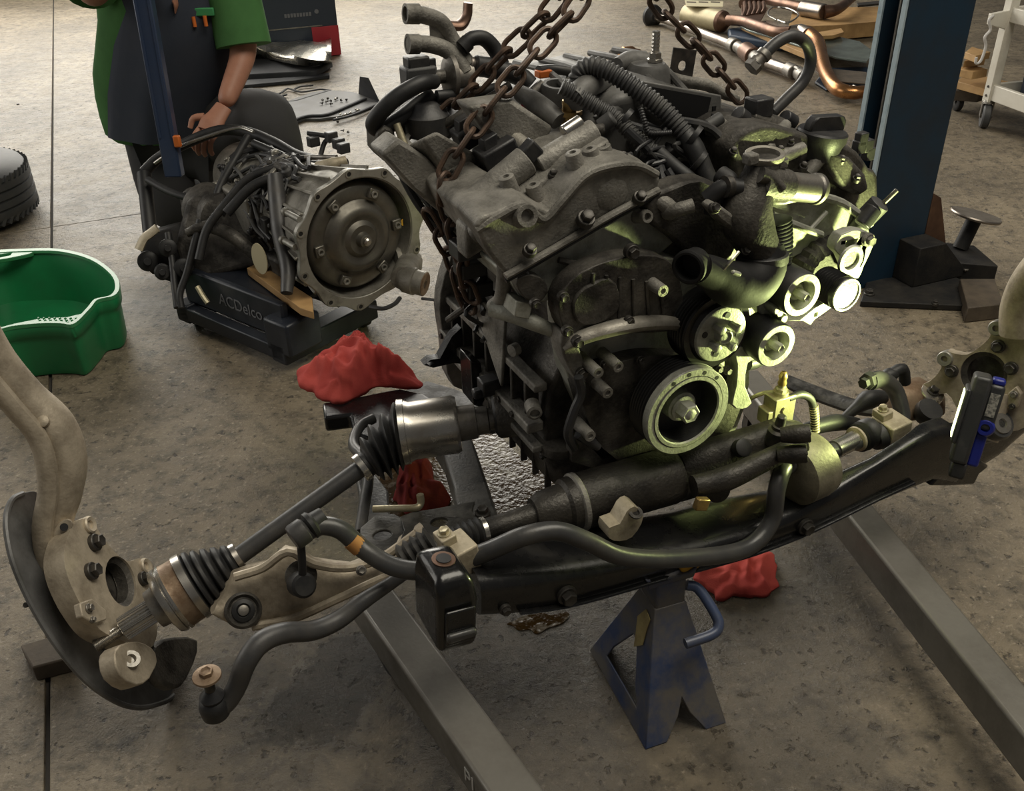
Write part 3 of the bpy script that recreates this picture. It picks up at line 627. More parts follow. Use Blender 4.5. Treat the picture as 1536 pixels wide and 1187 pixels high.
mb = MB(); mb.prism([PZ(538, 141, 0.01), PZ(566, 156, 0.01), PZ(570, 153, 0.015), PY(553, 117, fl.y) , PY(540, 115, fl.y)], YJ * 0.006); mb.build('upturned_end', 'tray_black', tr, bevel=0.002)
fr = thing('plastic_bracket', 'thin black plastic frame pieces lying left of the splash tray', 'bracket', PZ(440, 145, 0))
for pts in ([(395, 146), (420, 140), (432, 133), (452, 138), (480, 134), (496, 136)], [(395, 146), (402, 150), (430, 142)], [(414, 152), (440, 152), (462, 146), (492, 137)], [(470, 128), (450, 130), (440, 135)]):
    mb = MB(); mb.tube([PZ(x, y, 0.012) for x, y in pts], 0.0075, 8, 4, flat=0.6); mb.build('frame_strip', 'tray_black', fr)
clipm = MB(); clipm.lathe((0, 0, 0), ZV, [(0, 0.6), (0.3, 1.0), (0.5, 1.0), (0.6, 0.45), (2.2, 0.4), (2.6, 0.1)], 8)
cm1 = mesh_of(clipm, 'trim_clip', 'bolt_dark'); cm2 = mesh_of(clipm, 'trim_clip_pale', 'steel')
clips = [(484, 150, 0), (488, 153, 0), (492, 148, 0), (497, 151, 0), (495, 156, 0), (503, 149, 1), (507, 147, 0), (511, 150, 0), (519, 150, 0), (484, 155, 0),
         (510, 171, 1), (514, 173, 1), (520, 172, 1), (526, 169, 1), (532, 164, 1), (536, 166, 1), (540, 165, 1), (505, 178, 1), (506, 183, 0), (516, 196, 0), (522, 198, 0), (442, 190, 1)]
for i, (x, y, k) in enumerate(clips):
    z = 0.016 if (y < 175) else 0.004
    o = bpy.data.objects.new('trim_clip', cm2 if k else cm1); COL.objects.link(o); o.location = PZ(x, y, z + 0.006); o.scale = (0.007,) * 3
    o.rotation_euler = (1.45, 0, i * 1.9)
    onf = y >= 178
    if i == 21: tag(o, 'pale fastener lying alone on the floor by the kneeling mechanic\'s knee', 'fastener')
    elif onf: tag(o, 'loose trim fastener lying on the bare floor in front of the splash tray', 'fastener', 'fasteners on bare floor')
    elif k: tag(o, 'pale loose fastener lying along the edge of the black splash tray', 'fastener', 'pale fasteners on splash tray')
    else: tag(o, 'dark trim clip lying in the cluster on the black splash tray', 'fastener', 'dark clips on splash tray')
cc = MB(); cc.lathe(PZ(27, 157, 0), ZV, [(0, 0.008), (0.006, 0.006)], 10); tag(cc.build('floor_stud', 'bolt_dark'), 'tiny dark stud on the pale floor at far left', 'fastener')

# ------------------------------------------------------------------ exhaust parts, prop shaft, wood on the right
def pth(pts): return [PZ(x, y, z) for x, y, z in pts]
ds = thing('drive_shaft', 'long grey propeller shaft with black flange lying behind the engine', 'drive shaft', PZ(1060, 60, 0))
p = pth([(977, 25, 0.055), (1000, 30, 0.055), (1075, 58, 0.05), (1098, 67, 0.05)])
mb = MB(); mb.tube(p, 0.027, 16, 3); mb.build('front_tube', 'exhaust_steel', ds)
axs = (p[0] - p[-1]).normalized()
mb = MB(); mb.lathe(PZ(982, 25, 0.06), axs, [(-0.02, 0.035), (0.0, 0.05), (0.015, 0.074), (0.035, 0.078), (0.045, 0.07)], 24); mb.build('rubber_flange', 'rubber', ds)
mb = MB(); mb.tube(pth([(1135, 88, 0.05), (1160, 97, 0.05), (1188, 107, 0.05)]), 0.03, 16, 3); mb.build('rear_tube', 'exhaust_steel', ds)
for (x0, y0, x1, y1, r) in ((1096, 66, 1104, 69, 0.042), (1106, 70, 1120, 78, 0.034), (1118, 76, 1130, 85, 0.052), (1130, 84, 1140, 92, 0.040), (1182, 104, 1192, 109, 0.04), (1196, 108, 1206, 116, 0.036)):
    mb = MB(); mb.cyl(PZ(x0, y0, 0.052), PZ(x1, y1, 0.052), r, 20); mb.build('joint_yoke', 'exhaust_brown' if r > 0.045 else 'steel_dull', ds, bevel=0.004)
mb = MB(); mb.tube(pth([(1186, 100, 0.07), (1196, 103, 0.08), (1206, 112, 0.06)]), 0.012, 10, 4); mb.build('yoke_arm', 'steel_dull', ds)

mf = thing('muffler', 'cream cylindrical muffler with paper label lying behind the hanging chain', 'muffler', PZ(1060, 30, 0))
a, b = PZ(1030, 22, 0.075), PZ(1082, 32, 0.075); ax = (b - a).normalized(); L_ = (b - a).length
mb = MB(); mb.lathe(a, ax, [(-0.02, 0.05), (0, 0.07), (L_, 0.07), (L_ + 0.03, 0.045)], 28); mb.build('muffler_can', 'muffler_cream', mf)
mb = MB(); mb.lathe(b, ax, [(-0.005, 0.0715), (0.02, 0.068), (0.05, 0.035), (0.07, 0.024)], 24); mb.build('end_cone', 'exhaust_brown', mf)
mb = MB(); mb.prism(pz([(1027, 0), (1085, 2), (1084, 10), (1030, 9)], 0.155), (0, 0, -0.004)); mb.build('paper_label', 'tag_cream', mf)
for i in range(3):
    mb = MB(); mb.prism(pz([(1030 + i * 18, 2), (1044 + i * 18, 2.6), (1044 + i * 18, 4), (1030 + i * 18, 3.4)], 0.1565), (0, 0, -0.001)); mb.build('label_line', 'wood_dark', mf)

ex = thing('exhaust_pipe', 'brown twin exhaust front pipe with copper tinted bend reaching the blue column', 'exhaust pipe', PZ(1180, 60, 0))
mb = MB(); mb.tube(pth([(1092, 30, 0.10), (1115, 32, 0.11), (1140, 40, 0.12), (1165, 48, 0.12), (1185, 48, 0.13)]), 0.034, 16, 4); mb.build('lower_pipe', 'exhaust_brown', ex)
mb = MB(); mb.tube(pth([(1114, 6, 0.14), (1140, -2, 0.15), (1170, 4, 0.15), (1205, 12, 0.15)]), 0.034, 16, 4); mb.build('upper_pipe', 'exhaust_brown', ex)
for i in range(5):
    x = 1114 + i * 7; mb = MB(); mb.tube(pth([(x, 26 - i * 1.2, 0.13), (x + 4, 14, 0.15), (x + 3, 4, 0.15)]), 0.014, 8, 3); mb.build('web_rib', 'exhaust_brown', ex)
mb = MB(); mb.prism(pz([(1112, 26), (1140, 33), (1152, 12), (1140, -2), (1112, 2)], 0.135), (0, 0, -0.008)); mb.build('web_sheet', 'exhaust_brown', ex, bevel=0.003)
mb = MB(); mb.cyl(PZ(1203, 12, 0.15), PZ(1236, 18, 0.15), 0.05, 24); mb.build('catalyst_can', 'exhaust_steel', ex, bevel=0.006)
mb = MB(); mb.tube(pth([(1236, 18, 0.15), (1256, 14, 0.16), (1275, 0, 0.17), (1290, -12, 0.17)]), [0.045, 0.034, 0.028, 0.028], 16, 4); mb.build('outlet_pipe', 'exhaust_brown', ex)
mb = MB(); mb.tube(pth([(1180, 47, 0.13), (1200, 46, 0.13), (1213, 52, 0.13)]), [0.028, 0.04, 0.04], 18, 3); mb.build('collector', 'exhaust_steel', ex)
mb = MB(); mb.tube(pth([(1210, 49, 0.13), (1226, 62, 0.12), (1232, 85, 0.10), (1240, 112, 0.075), (1256, 133, 0.06), (1280, 139, 0.055), (1296, 138, 0.055), (1330, 138, 0.055)]), [0.042, 0.038, 0.036, 0.036, 0.037, 0.034, 0.031, 0.031], 20, 6); mb.build('copper_bend', 'exhaust_copper', ex)
for x in (1270, 1279): 
    q = PZ(x, 138.6, 0.055); mb = MB(); mb.lathe(q, XJ, [(0, 0.033), (0.003, 0.036), (0.008, 0.036), (0.011, 0.033)], 20); mb.build('weld_ring', 'exhaust_steel', ex)

cv = thing('catalytic_converter', 'small copper coloured catalytic converter lying behind the intake', 'converter', PZ(935, 88, 0))
a, b = PZ(923, 86, 0.06), PZ(962, 82, 0.06); ax = (b - a).normalized()
mb = MB(); mb.lathe(a, ax, [(0.0, 0.035), (0.035, 0.04), (0.05, 0.055), (0.11, 0.055), (0.13, 0.04), (0.16, 0.032)], 24); mb.build('can', 'exhaust_copper', cv)
mb = MB(); mb.lathe(a - ax * 0.025, ax, [(0, 0.046), (0.012, 0.052), (0.022, 0.046)], 22); mb.build('flange', 'bolt_dark', cv)

def slab_(name, pts, z, h, m, label, cat, group=None, bev=0.002):
    mb = MB(); mb.prism(pz(pts, z), (0, 0, -h)); return tag(mb.build(name, m, bevel=bev), label, cat, group)
slab_('plywood_sheet', [(1110, 38), (1150, 30), (1290, 62), (1312, 78), (1300, 92), (1255, 86), (1180, 62), (1120, 44)], 0.085, 0.010, 'glass_panel', 'worn grey-green board lying under the brown exhaust pipe', 'board')
slab_('wood_plank', [(1112, 39), (1120, 38), (1180, 62), (1215, 76), (1212, 82), (1178, 68)], 0.072, 0.03, 'wood', 'narrow pale wood strip edging the grey-green board', 'plank')
slab_('wooden_crate', [(1183, 40), (1190, 12), (1320, 10), (1320, 32), (1250, 38)], 0.10, 0.09, 'wood', 'pale wooden crate side behind the exhaust outlet pipe', 'crate')
slab_('wood_offcut', [(1228, 48), (1262, 42), (1266, 48), (1250, 53), (1232, 54)], 0.12, 0.02, 'wood', 'small pale wood offcut lying against the crate', 'wood offcut')
slab_('tarpaulin', [(1222, 122), (1240, 102), (1300, 100), (1320, 106), (1320, 134), (1268, 126), (1240, 134)], 0.016, 0.014, 'blue_tarp', 'dark blue tarpaulin bundle under the copper exhaust bend', 'tarpaulin', None, 0.012)
slab_('tarpaulin', [(1092, 42), (1118, 40), (1172, 58), (1176, 66), (1150, 62), (1094, 52)], 0.05, 0.045, 'blue_tarp', 'dark blue tarpaulin edge behind the propeller shaft joint', 'tarpaulin', None, 0.012)
slab_('cardboard_sheet', [(1215, 100), (1300, 108), (1305, 126), (1240, 120)], 0.068, 0.006, 'wood_dark', 'dirty dark cardboard sheet under the copper exhaust bend', 'cardboard')
mb = MB(); mb.tube(pth([(1165, 30, 0.17), (1152, 22, 0.17), (1158, 12, 0.17), (1180, 12, 0.17), (1198, 22, 0.16), (1182, 34, 0.16), (1165, 30, 0.16)]), 0.006, 8, 4); tag(mb.build('wire_hook', 'steel'), 'bent silver wire hook beside the brown exhaust web', 'hook')
slab_('metal_strip', [(1285, 4), (1330, 0), (1330, 4), (1287, 8)], 0.24, 0.012, 'bolt_dark', 'black metal bar lying on top of the wooden crate', 'bar')

# ------------------------------------------------------------------ white cart and wood stack at top right
cp = PZ(1500, 199, 0); K0_ = PZ(1484, 149, 0.13)
ct = thing('tool_cart', 'white steel workshop cart on casters at the upper right edge', 'cart', Vector((K0_.x + 0.2, K0_.y - 0.2, 0)))
def onplane(x, y): return PJ(x, y, cp)
c1d = Vector((0.233, -0.9725, 0)); c2d = Vector((0.9725, 0.233, 0)); CL, CW = 0.62, 0.42
def crail(p, d_, L_, z0, z1, nm): 
    mb = MB(); nn = Vector((d_.y, -d_.x, 0)); mb.box(p + d_ * L_ / 2 + ZV * ((z0 + z1) / 2 - p.z), d_ * L_ / 2, nn * 0.012, ZV * (z1 - z0) / 2); return mb.build(nm, 'cart_white', ct, bevel=0.003)
for a_, b_ in ((0, 0), (CL, 0), (0, CW), (CL, CW)):
    p = K0_ + c1d * a_ + c2d * b_; mb = MB(); mb.box(Vector((p.x, p.y, 0.46)), c1d * 0.022, c2d * 0.022, ZV * 0.34); po = mb.build('corner_post', 'cart_white', ct, bevel=0.003)
    if a_ == 0 and b_ == 0:
        for z_ in (0.15, 0.19, 0.50):
            mb = MB(); mb.lathe(Vector((p.x, p.y, z_)) + c1d * 0.023 - c2d * 0.004, c1d, [(0, 0.006), (0.003, 0.005)], 12); mb.build('screw', 'bolt_dark', po)
            mb = MB(); mb.lathe(Vector((p.x, p.y, z_)) - c2d * 0.023, -c2d, [(0, 0.006), (0.003, 0.005)], 12); mb.build('screw', 'bolt_dark', po)
    wc = Vector((p.x, p.y, 0.056)); ad_ = (c2d * 0.8 + c1d * 0.5).normalized()
    mb = MB(); mb.lathe(wc, ad_, [(-0.018, 0.05), (-0.012, 0.056), (0.012, 0.056), (0.018, 0.05), (0.018, 0.03), (0.012, 0.027)], 28); mb.build('caster_wheel', 'tyre_rubber', ct)
    mb = MB(); mb.lathe(wc, ad_, [(-0.024, 0.012), (0.028, 0.012)], 12); mb.lathe(wc + ZV * 0.058, ZV, [(0, 0.028), (0.016, 0.024)], 16)
    for sg in (-1, 1): mb.box(wc + ad_ * 0.024 * sg + ZV * 0.03, ad_ * 0.002, ad_.cross(ZV) * 0.014, ZV * 0.034)
    mb.build('caster_fork', 'steel_dull', ct)
for z0, z1, sh in ((0.13, 0.20, 0.135), (0.47, 0.53, 0.475)):
    for off, d_, L_ in ((c2d * 0, c1d, CL), (c2d * CW, c1d, CL), (c1d * 0, c2d, CW), (c1d * CL, c2d, CW)): crail(K0_ + off, d_, L_, z0, z1, 'shelf_rail')
    mb = MB(); q = K0_ + c1d * CL / 2 + c2d * CW / 2; mb.box(Vector((q.x, q.y, sh)), c1d * CL / 2, c2d * CW / 2, ZV * 0.004); mb.build('shelf', 'cart_white', ct)
mb = MB(); q = Vector((K0_.x, K0_.y, 0.48)); mb.prism([q - c2d * 0.02 + ZV * 0.04, q - c2d * 0.02 - ZV * 0.04, q - c2d * 0.11 - ZV * 0.015, q - c2d * 0.11 + ZV * 0.03], c1d * 0.02); mb.build('side_bracket', 'cart_white', ct, bevel=0.003)
dl = thing('wood_dolly', 'low dark caster dolly loaded with wood offcuts beside the cart', 'dolly', PZ(1440, 170, 0))
mb = MB(); mb.prism(pz([(1428, 135), (1470, 138), (1500, 128), (1440, 118)], 0.11), (0, 0, -0.05)); mb.build('deck', 'wood_dark', dl, bevel=0.004)
caster(dl, PZ(1441, 168, 0) + YJ * 0.03, (XJ * 0.4 + YJ).normalized(), 0.042, 0.09)
for i, (pts, z, h, lab) in enumerate((([(1436, 122), (1480, 134), (1520, 124), (1450, 108)], 0.15, 0.035, 'lowest rounded wood offcut on the dark dolly by the cart'),
                        ([(1436, 103), (1460, 108), (1482, 104), (1455, 95)], 0.225, 0.035, 'short square-ended pale wood block in the middle of the dolly stack'),
                        ([(1446, 92), (1478, 88), (1480, 80), (1460, 78)], 0.26, 0.03, 'long tan wood piece crossing behind the white cart post'),
                        ([(1448, 78), (1464, 84), (1486, 78), (1458, 70)], 0.30, 0.03, 'topmost painted wood offcut of the dolly stack'))):
    slab_('wood_offcut', pts, z, h, 'wood', lab, 'wood offcut')
q = Vector((K0_.x, K0_.y, 0.475)) - c2d * 0.10 + c1d * 0.022; mb = MB(); mb.tube([q + ZV * 0.03, q - c2d * 0.018 + ZV * 0.01, q - ZV * 0.03, q - c2d * 0.02 - ZV * 0.06, q - c2d * 0.004 - ZV * 0.10, q - c2d * 0.012 - ZV * 0.16, q - c2d * 0.035 - ZV * 0.17, q - c2d * 0.04 - ZV * 0.145], 0.006, 8, 5)
tag(mb.build('wire_coil', 'white_plastic'), 'thin white wire dangling from the cart bracket beside the column', 'wire')
q = K0_ + c1d * 0.12 + c2d * 0.12; mb = MB(); mb.ball(Vector((q.x, q.y, 0.545)), (0.10, 0.09, 0.065), 18, 10); mb.v = [v + Vector((0.02 * noise.noise(v * 25), 0.02 * noise.noise(v * 27 + Vector((3, 1, 2))), 0.015 * noise.noise(v * 30))) for v in mb.v]
tag(mb.build('paper_bag', 'white_plastic'), 'crumpled pale bag on the upper shelf of the white cart', 'bag')
q = K0_ + c1d * 0.25 + c2d * 0.2; mb = MB(); mb.box(Vector((q.x, q.y, 0.225)), c1d * 0.16, c2d * 0.13, ZV * 0.084); tag(mb.build('storage_bin', 'box_black', bevel=0.012, seg=3), 'dark storage bin on the lower shelf of the white cart', 'bin')
# ------------------------------------------------------------------ subframe
sub = thing('subframe', 'oily black steel front subframe crossmember standing on the blue jack stand', 'subframe', E(0.0, 0.03, 0.0))
VF = 0.075
def rrect(P0, P1, back, r=0.28, n=4, drop=0.0):
    # rounded section between bottom P0 and top P1, 'back' = vector to the rear face
    up = P1 - P0; out = []
    for cx, cy, a0 in ((1 - r, 1 - r, 0), (r, 1 - r, 90), (r, r, 180), (1 - r, r, 270)):
        for k in range(n + 1):
            a = math.radians(a0 + 90 * k / n); out.append(P0 + up * (cy + r * math.sin(a)) + back * (cx + r * math.cos(a)))
    return out
secs = [(722, 874, 932, 0.085), (780, 868, 930, 0.10), (850, 858, 920, 0.11), (920, 846, 900, 0.115), (990, 832, 878, 0.115), (1060, 820, 858, 0.115), (1130, 800, 838, 0.115), (1200, 770, 812, 0.085), (1260, 737, 785, 0.05), (1320, 700, 757, 0.034), (1370, 668, 736, 0.034), (1404, 650, 724, 0.045), (1440, 644, 730, 0.06)]
rings = []
for x, yt, yb, dv in secs:
    P0, P1 = PV(x, yb, VF), PV(x, yt, VF); rings.append(rrect(P0, P1, BK * dv))
mb = MB(); mb.loft(rings); mb.build('crossmember', 'black_paint', sub, smooth=50)
# seam flange along the front lower edge
mb = MB(); fp = [PV(x, yb - 0.18 * (yb - yt), VF + 0.004) for x, yt, yb, dv in secs[1:-2]]; mb.tube(fp, 0.006, 8, 3, flat=0.5); mb.build('seam_flange', 'black_paint', sub)
for x, y, r in ((850, 893, 0.016), (758, 915, 0.009), (1208, 790, 0.015)):
    bolt(sub, PV(x, y, VF + 0.003), FV, r)
# left end bushing bracket
lb = [PV(x, y, 0.09) for x, y in ((640, 880), (652, 864), (690, 860), (714, 868), (718, 900), (718, 968), (700, 978), (676, 986), (660, 984), (652, 940), (640, 920))]
mb = MB(); P = lambda x, y, v: PV(x, y, v)
r0 = [P(657, 986, 0.10), P(718, 972, 0.10), P(720, 905, 0.10), P(712, 898, 0.10), P(665, 905, 0.10), P(655, 915, 0.10)]
top0 = [P(648, 878, 0.06), P(700, 868, 0.06)]
# lofted cap: bottom ring, mid ring, rounded top
def ringz(pts): return [PV(*p) for p in pts]
bk = 0.095
R1 = ringz([(658, 984, 0.115), (716, 968, 0.115)]); R1 = [R1[0], R1[1], R1[1] + BK * bk, R1[0] + BK * bk]
R2 = ringz([(657, 915, 0.115), (719, 900, 0.115)]); R2 = [R2[0], R2[1], R2[1] + BK * bk, R2[0] + BK * bk]
R3 = [p + ZV * 0.028 + (sum(R2, Vector()) / 4 - p) * 0.10 for p in R2]
R4 = [p + ZV * 0.042 + (sum(R2, Vector()) / 4 - p) * 0.34 for p in R2]
mb.loft([R1, R2, R3, R4]); br = mb.build('end_bracket', 'black_paint', sub, bevel=0.010, seg=4)
tnr = (R4[1] - R4[0]).cross(R4[3] - R4[0]).normalized(); tnr = tnr if tnr.z > 0 else -tnr
tcn = sum(R4, Vector()) / 4 + tnr * 0.0008
mb = MB(); mb.lathe(tcn - tnr * 0.001, tnr, [(0, 0.0165), (0.0014, 0.0165), (0.0016, 0.012), (0.0012, 0.0)], 20, True, False); mb.build('rust_ring', 'exhaust_brown', br)
mb = MB(); mb.lathe(tcn + tnr * 0.0002, tnr, [(0, 0.0105), (0.0018, 0.0105)], 18); mb.build('bolt_hole', 'sticker_black', br)
f0, f1, f2, f3 = PV(667, 968, 0.118), PV(712, 955, 0.118), PV(712, 906, 0.118), PV(667, 918, 0.118)
mb = MB(); mb.prism([f0, f1, f2, f3], FV * 0.006); mb.build('front_panel', 'black_paint', br, bevel=0.003)
f0, f1, f2, f3 = PV(668, 962, 0.122), PV(712, 948, 0.122), PV(712, 938, 0.122), PV(668, 950, 0.122)
mb = MB(); mb.prism([f0, f1, f2, f3], FV * 0.010); mb.build('panel_lip', 'bar_paint', br, bevel=0.004)
# rear bridging parts of the left side
mb = MB(); q = [(600, 775), (618, 768), (652, 763), (712, 752), (708, 766), (716, 780), (736, 784), (742, 800), (690, 822), (650, 830), (612, 838), (598, 815), (606, 795)]
hole = [circ(PZ(659, 783, 0.33), XV, FV, 0.0145, 0.0125, 18)]
mb.prism(pz(q, 0.33), (0, 0, -0.006), hole); mb.build('gusset_plate', 'frame_dusty', sub, bevel=0.002)
mb = MB(); q = [(540, 792), (560, 775), (590, 770), (604, 778), (612, 800), (604, 822), (575, 838), (552, 828), (540, 812)]
mb.prism(pz(q, 0.315), (0, 0, -0.006), [circ(PZ(573, 802, 0.315), XV, FV, 0.015, 0.013, 18)]); mb.build('gusset_plate', 'frame_dusty', sub, bevel=0.002)
bolt(sub, PZ(724, 770, 0.325), ZV, 0.013)
rail = [((640, 640), (702, 640)), ((665, 680), (714, 672)), ((680, 730), (732, 725)), ((692, 800), (752, 785))]
mb = MB(); zz = 0.31
R = []
for l, r in rail:
    a, b = PZ(*l, zz), PZ(*r, zz); R.append([a - ZV * 0.05, b - ZV * 0.05, b, a])
mb.loft(R); mb.build('side_rail', 'frame_dusty', sub, bevel=0.006, seg=3)
mb = MB(); R = []
for l, r in (((530, 700), (548, 690)), ((538, 740), (582, 735)), ((540, 790), (586, 786)), ((560, 830), (610, 822))):
    a, b = PZ(*l, 0.29), PZ(*r, 0.29); R.append([a - ZV * 0.03, b - ZV * 0.03, b, a])
mb.loft(R); mb.build('side_rail', 'frame_dusty', sub, bevel=0.005, seg=3)
mb = MB(); mb.tube([PZ(x, y, z) for x, y, z in ((540, 800, 0.30), (546, 760, 0.31), (552, 720, 0.32), (548, 690, 0.32), (530, 668, 0.31), (540, 640, 0.31), (560, 628, 0.31))], 0.010, 12, 5); mb.build('edge_tube', 'bar_paint', sub)
# rear corner: wide black bracket with square left end
mb = MB(); q = [(483, 604), (520, 598), (560, 590), (600, 582), (636, 590), (660, 606), (664, 640), (640, 665), (560, 660), (530, 650), (525, 622), (486, 627)]
mb.prism(pz(q, 0.285), (0, 0, -0.035)); mb.build('rear_bracket', 'black_paint', sub, bevel=0.006, seg=3)
mb = MB(); q = [(600, 588), (640, 570), (690, 585), (740, 612), (745, 640), (700, 640), (662, 622)]
mb.prism(pz(q, 0.25), (0, 0, -0.02)); mb.build('rear_rail', 'frame_dusty', sub, bevel=0.006, seg=3)
mb = MB(); mb.tube([PZ(x, y, z) for x, y, z in ((560, 764, 0.325), (600, 763, 0.33), (624, 762, 0.335), (631, 755, 0.34), (630, 742, 0.355))], 0.0062, 10, 4); mb.build('hook_rod', 'zinc', sub)
# the light-coloured tongue beneath: hoist seen through; right-hand end plate and arm
mb = MB(); R = []
for x, yt, yb in ((1425, 652, 728), (1460, 648, 715), (1500, 625, 690), (1540, 590, 655), (1580, 555, 620)):
    P0, P1 = PV(x, yb, 0.02), PV(x, yt, 0.02); R.append(rrect(P0, P1, BK * 0.05))
mb.loft(R); mb.build('outer_arm', 'black_paint', sub, smooth=50)
mb = MB(); mb.prism(pv([(1395, 730), (1428, 730), (1462, 728), (1470, 712), (1485, 700), (1470, 690), (1420, 700)], 0.06), BK * 0.06); mb.build('end_plate', 'black_paint', sub, bevel=0.005)
cb_ = PV(1490, 655, 0.045); mb = MB(); mb.lathe(cb_ - FV * 0.03, (FV + ZV * 0.9 - XV * 0.1), [(0, 0.03), (0.05, 0.03), (0.056, 0.026)], 24); q_ = mb.build('bush_housing', 'bar_paint', sub)
mb = MB(); nb = (FV + ZV * 0.9 - XV * 0.1).normalized(); mb.lathe(cb_ - FV * 0.03 + nb * 0.056, nb, [(0, 0.02), (0.003, 0.019), (0.003, 0.009), (-0.003, 0.006)], 20); mb.build('bush_sleeve', 'steel_dull', q_)

# ------------------------------------------------------------------ stabilizer bar
bar = thing('stabilizer_bar', 'bent black stabilizer bar clamped across the front of the subframe', 'stabilizer bar', E(-0.1, 0.05, 0.0))
bp = [(456, 800, -0.10), (482, 789, -0.10), (512, 796, -0.09), (545, 824, -0.07), (590, 850, -0.03), (640, 856, 0.0), (690, 842, 0.02), (735, 826, 0.04), (785, 805, 0.06), (835, 797, 0.07), (880, 812, 0.085), (930, 834, 0.095), (1000, 839, 0.095), (1085, 832, 0.095), (1130, 816, 0.09), (1158, 780, 0.08), (1166, 730, 0.07), (1180, 700, 0.045), (1215, 690, 0.0), (1270, 668, -0.01), (1330, 648, -0.01)]
mb = MB(); mb.tube([PV(*p) for p in bp], 0.0142, 16, 6); mb.build('bar_tube', 'bar_paint', bar)
mb = MB(); mb.tube([PV(*p) for p in ((1330, 650, -0.012), (1352, 632, -0.02), (1350, 606, -0.035), (1340, 582, -0.05), (1322, 570, -0.055), (1306, 572, -0.055))], [0.0145, 0.0145, 0.0145, 0.015, 0.016, 0.0165], 16, 6); mb.build('bar_tube', 'bar_paint', bar)
q = PV(1302, 572, -0.055); mb = MB(); mb.lathe(q, -XV + FV * 0.2, [(-0.012, 0.016), (0.004, 0.016), (0.006, 0.010), (0.016, 0.010)], 6); mb.build('bar_end_nut', 'rubber', bar)
q = PV(1335, 562, -0.08); mb = MB(); mb.ball(q, (0.02, 0.014, 0.012)); mb.tube([q, q + XV * 0.03 + ZV * 0.004, q + XV * 0.045 - ZV * 0.03], 0.011, 10, 3); mb.build('bar_eye', 'rubber', bar)
for i, (x, y, v, s, yr) in enumerate(((682, 836, 0.02, 1.0, 0), (1331, 648, -0.01, 1.12, 0))):
    c = PV(x, y, v); tdir = (XV - FV * 0.15 + ZV * 0.12).normalized() if i == 0 else (XV + ZV * 0.12).normalized()
    up = (ZV - tdir * tdir.dot(ZV)).normalized(); fw = tdir.cross(up); fw = fw if fw.dot(FV) > 0 else -fw
    mb = MB(); mb.box(c + fw * 0.0 + tdir * 0.008, tdir * 0.021 * s, fw * 0.024 * s, up * 0.024 * s)
    cl = mb.build('bar_clamp', 'tan_bracket', bar, bevel=0.003)
    mb = MB(); mb.box(c + up * 0.030 * s - fw * 0.014 - tdir * 0.002, tdir * 0.012, fw * 0.014, up * 0.008); mb.build('clamp_tab', 'tan_bracket', cl, bevel=0.002)
    bolt(cl, c + up * 0.038 * s - fw * 0.014 - tdir * 0.002, up, 0.010, 'zinc')
    mb = MB(); mb.lathe(c - tdir * 0.03 * s, tdir, [(0, 0.020 * s), (0.012, 0.023 * s), (0.016, 0.023 * s)], 20); mb.build('rubber_bush', 'rubber', cl)
mb = MB(); a, b = PV(528, 818, -0.08), PV(536, 824, -0.075); q = (b - a).normalized(); mb.cyl(PV(527, 810, -0.081), PV(541, 822, -0.073), 0.0146, 16); mb.build('paint_mark', 'orange_print', bar)
link = thing('stabilizer_link', 'short grey drop link hanging from the bar eye onto the control arm', 'drop link', PV(452, 880, -0.1))
q = PV(450, 800, -0.10); d_ = (XV * 0.9 + ZV * 0.25 - FV * 0.2).normalized()
mb = MB(); mb.lathe(q - d_ * 0.014, d_, [(0, 0.017), (0.004, 0.0195), (0.022, 0.0195), (0.026, 0.015)], 22); mb.build('upper_bush', 'shaft_paint', link)
mb = MB(); mb.lathe(q + d_ * 0.012, d_, [(0, 0.015), (0.004, 0.021), (0.010, 0.021), (0.014, 0.016), (0.03, 0.014)], 20); mb.build('bush_collar', 'rubber', link)
q2 = PV(454, 876, -0.095); mb = MB(); mb.tube([q, (q + q2) / 2 + FV * 0.004, q2], 0.006, 10, 3); mb.build('link_rod', 'rubber', link)
mb = MB(); mb.lathe(q2 - d_ * 0.002, (FV + ZV * 0.5 + d_ * 0.2), [(-0.012, 0.019), (0.012, 0.019), (0.016, 0.015)], 20); mb.build('lower_bush', 'rubber', link)

# ------------------------------------------------------------------ left control arm
arm = thing('control_arm', 'cast aluminium left lower control arm under the stabilizer link', 'control arm', PV(470, 900, -0.1))
up_ = [(330, 895), (352, 862), (380, 852), (405, 846), (432, 824), (452, 828), (475, 842), (500, 846), (530, 850), (560, 838), (600, 815), (636, 790)]
lo_ = [(318, 925), (345, 940), (385, 944), (420, 938), (450, 928), (480, 915), (510, 902), (540, 888), (570, 872), (590, 862), (620, 850), (655, 835)]
vs_ = [-0.17, -0.17, -0.165, -0.16, -0.15, -0.14, -0.135, -0.13, -0.125, -0.12, -0.115, -0.11]
R = []
for (xu, yu), (xl, yl), v in zip(up_, lo_, vs_):
    P1, P0 = PV(xu, yu, v - 0.02), PV(xl, yl, v + 0.02)
    R.append(rrect(P0, P1, BK * 0.03 - ZV * 0.01, 0.35))
mb = MB(); mb.loft(R); mb.build('arm_casting', 'knuckle_alu', arm, smooth=55)
mb = MB()
mb.tube([PV(x, y, v) for x, y, v in ((352, 866, -0.168), (395, 852, -0.16), (432, 828, -0.145), (470, 846, -0.13), (520, 852, -0.12), (570, 838, -0.11), (625, 800, -0.1))], 0.007, 8, 4); mb.build('upper_rib', 'knuckle_alu', arm)
mb = MB(); mb.tube([PV(x, y, v) for x, y, v in ((378, 940, -0.14), (440, 928, -0.125), (500, 902, -0.11), (560, 874, -0.10), (600, 858, -0.09))], 0.007, 8, 4); mb.build('lower_rib', 'knuckle_alu', arm)
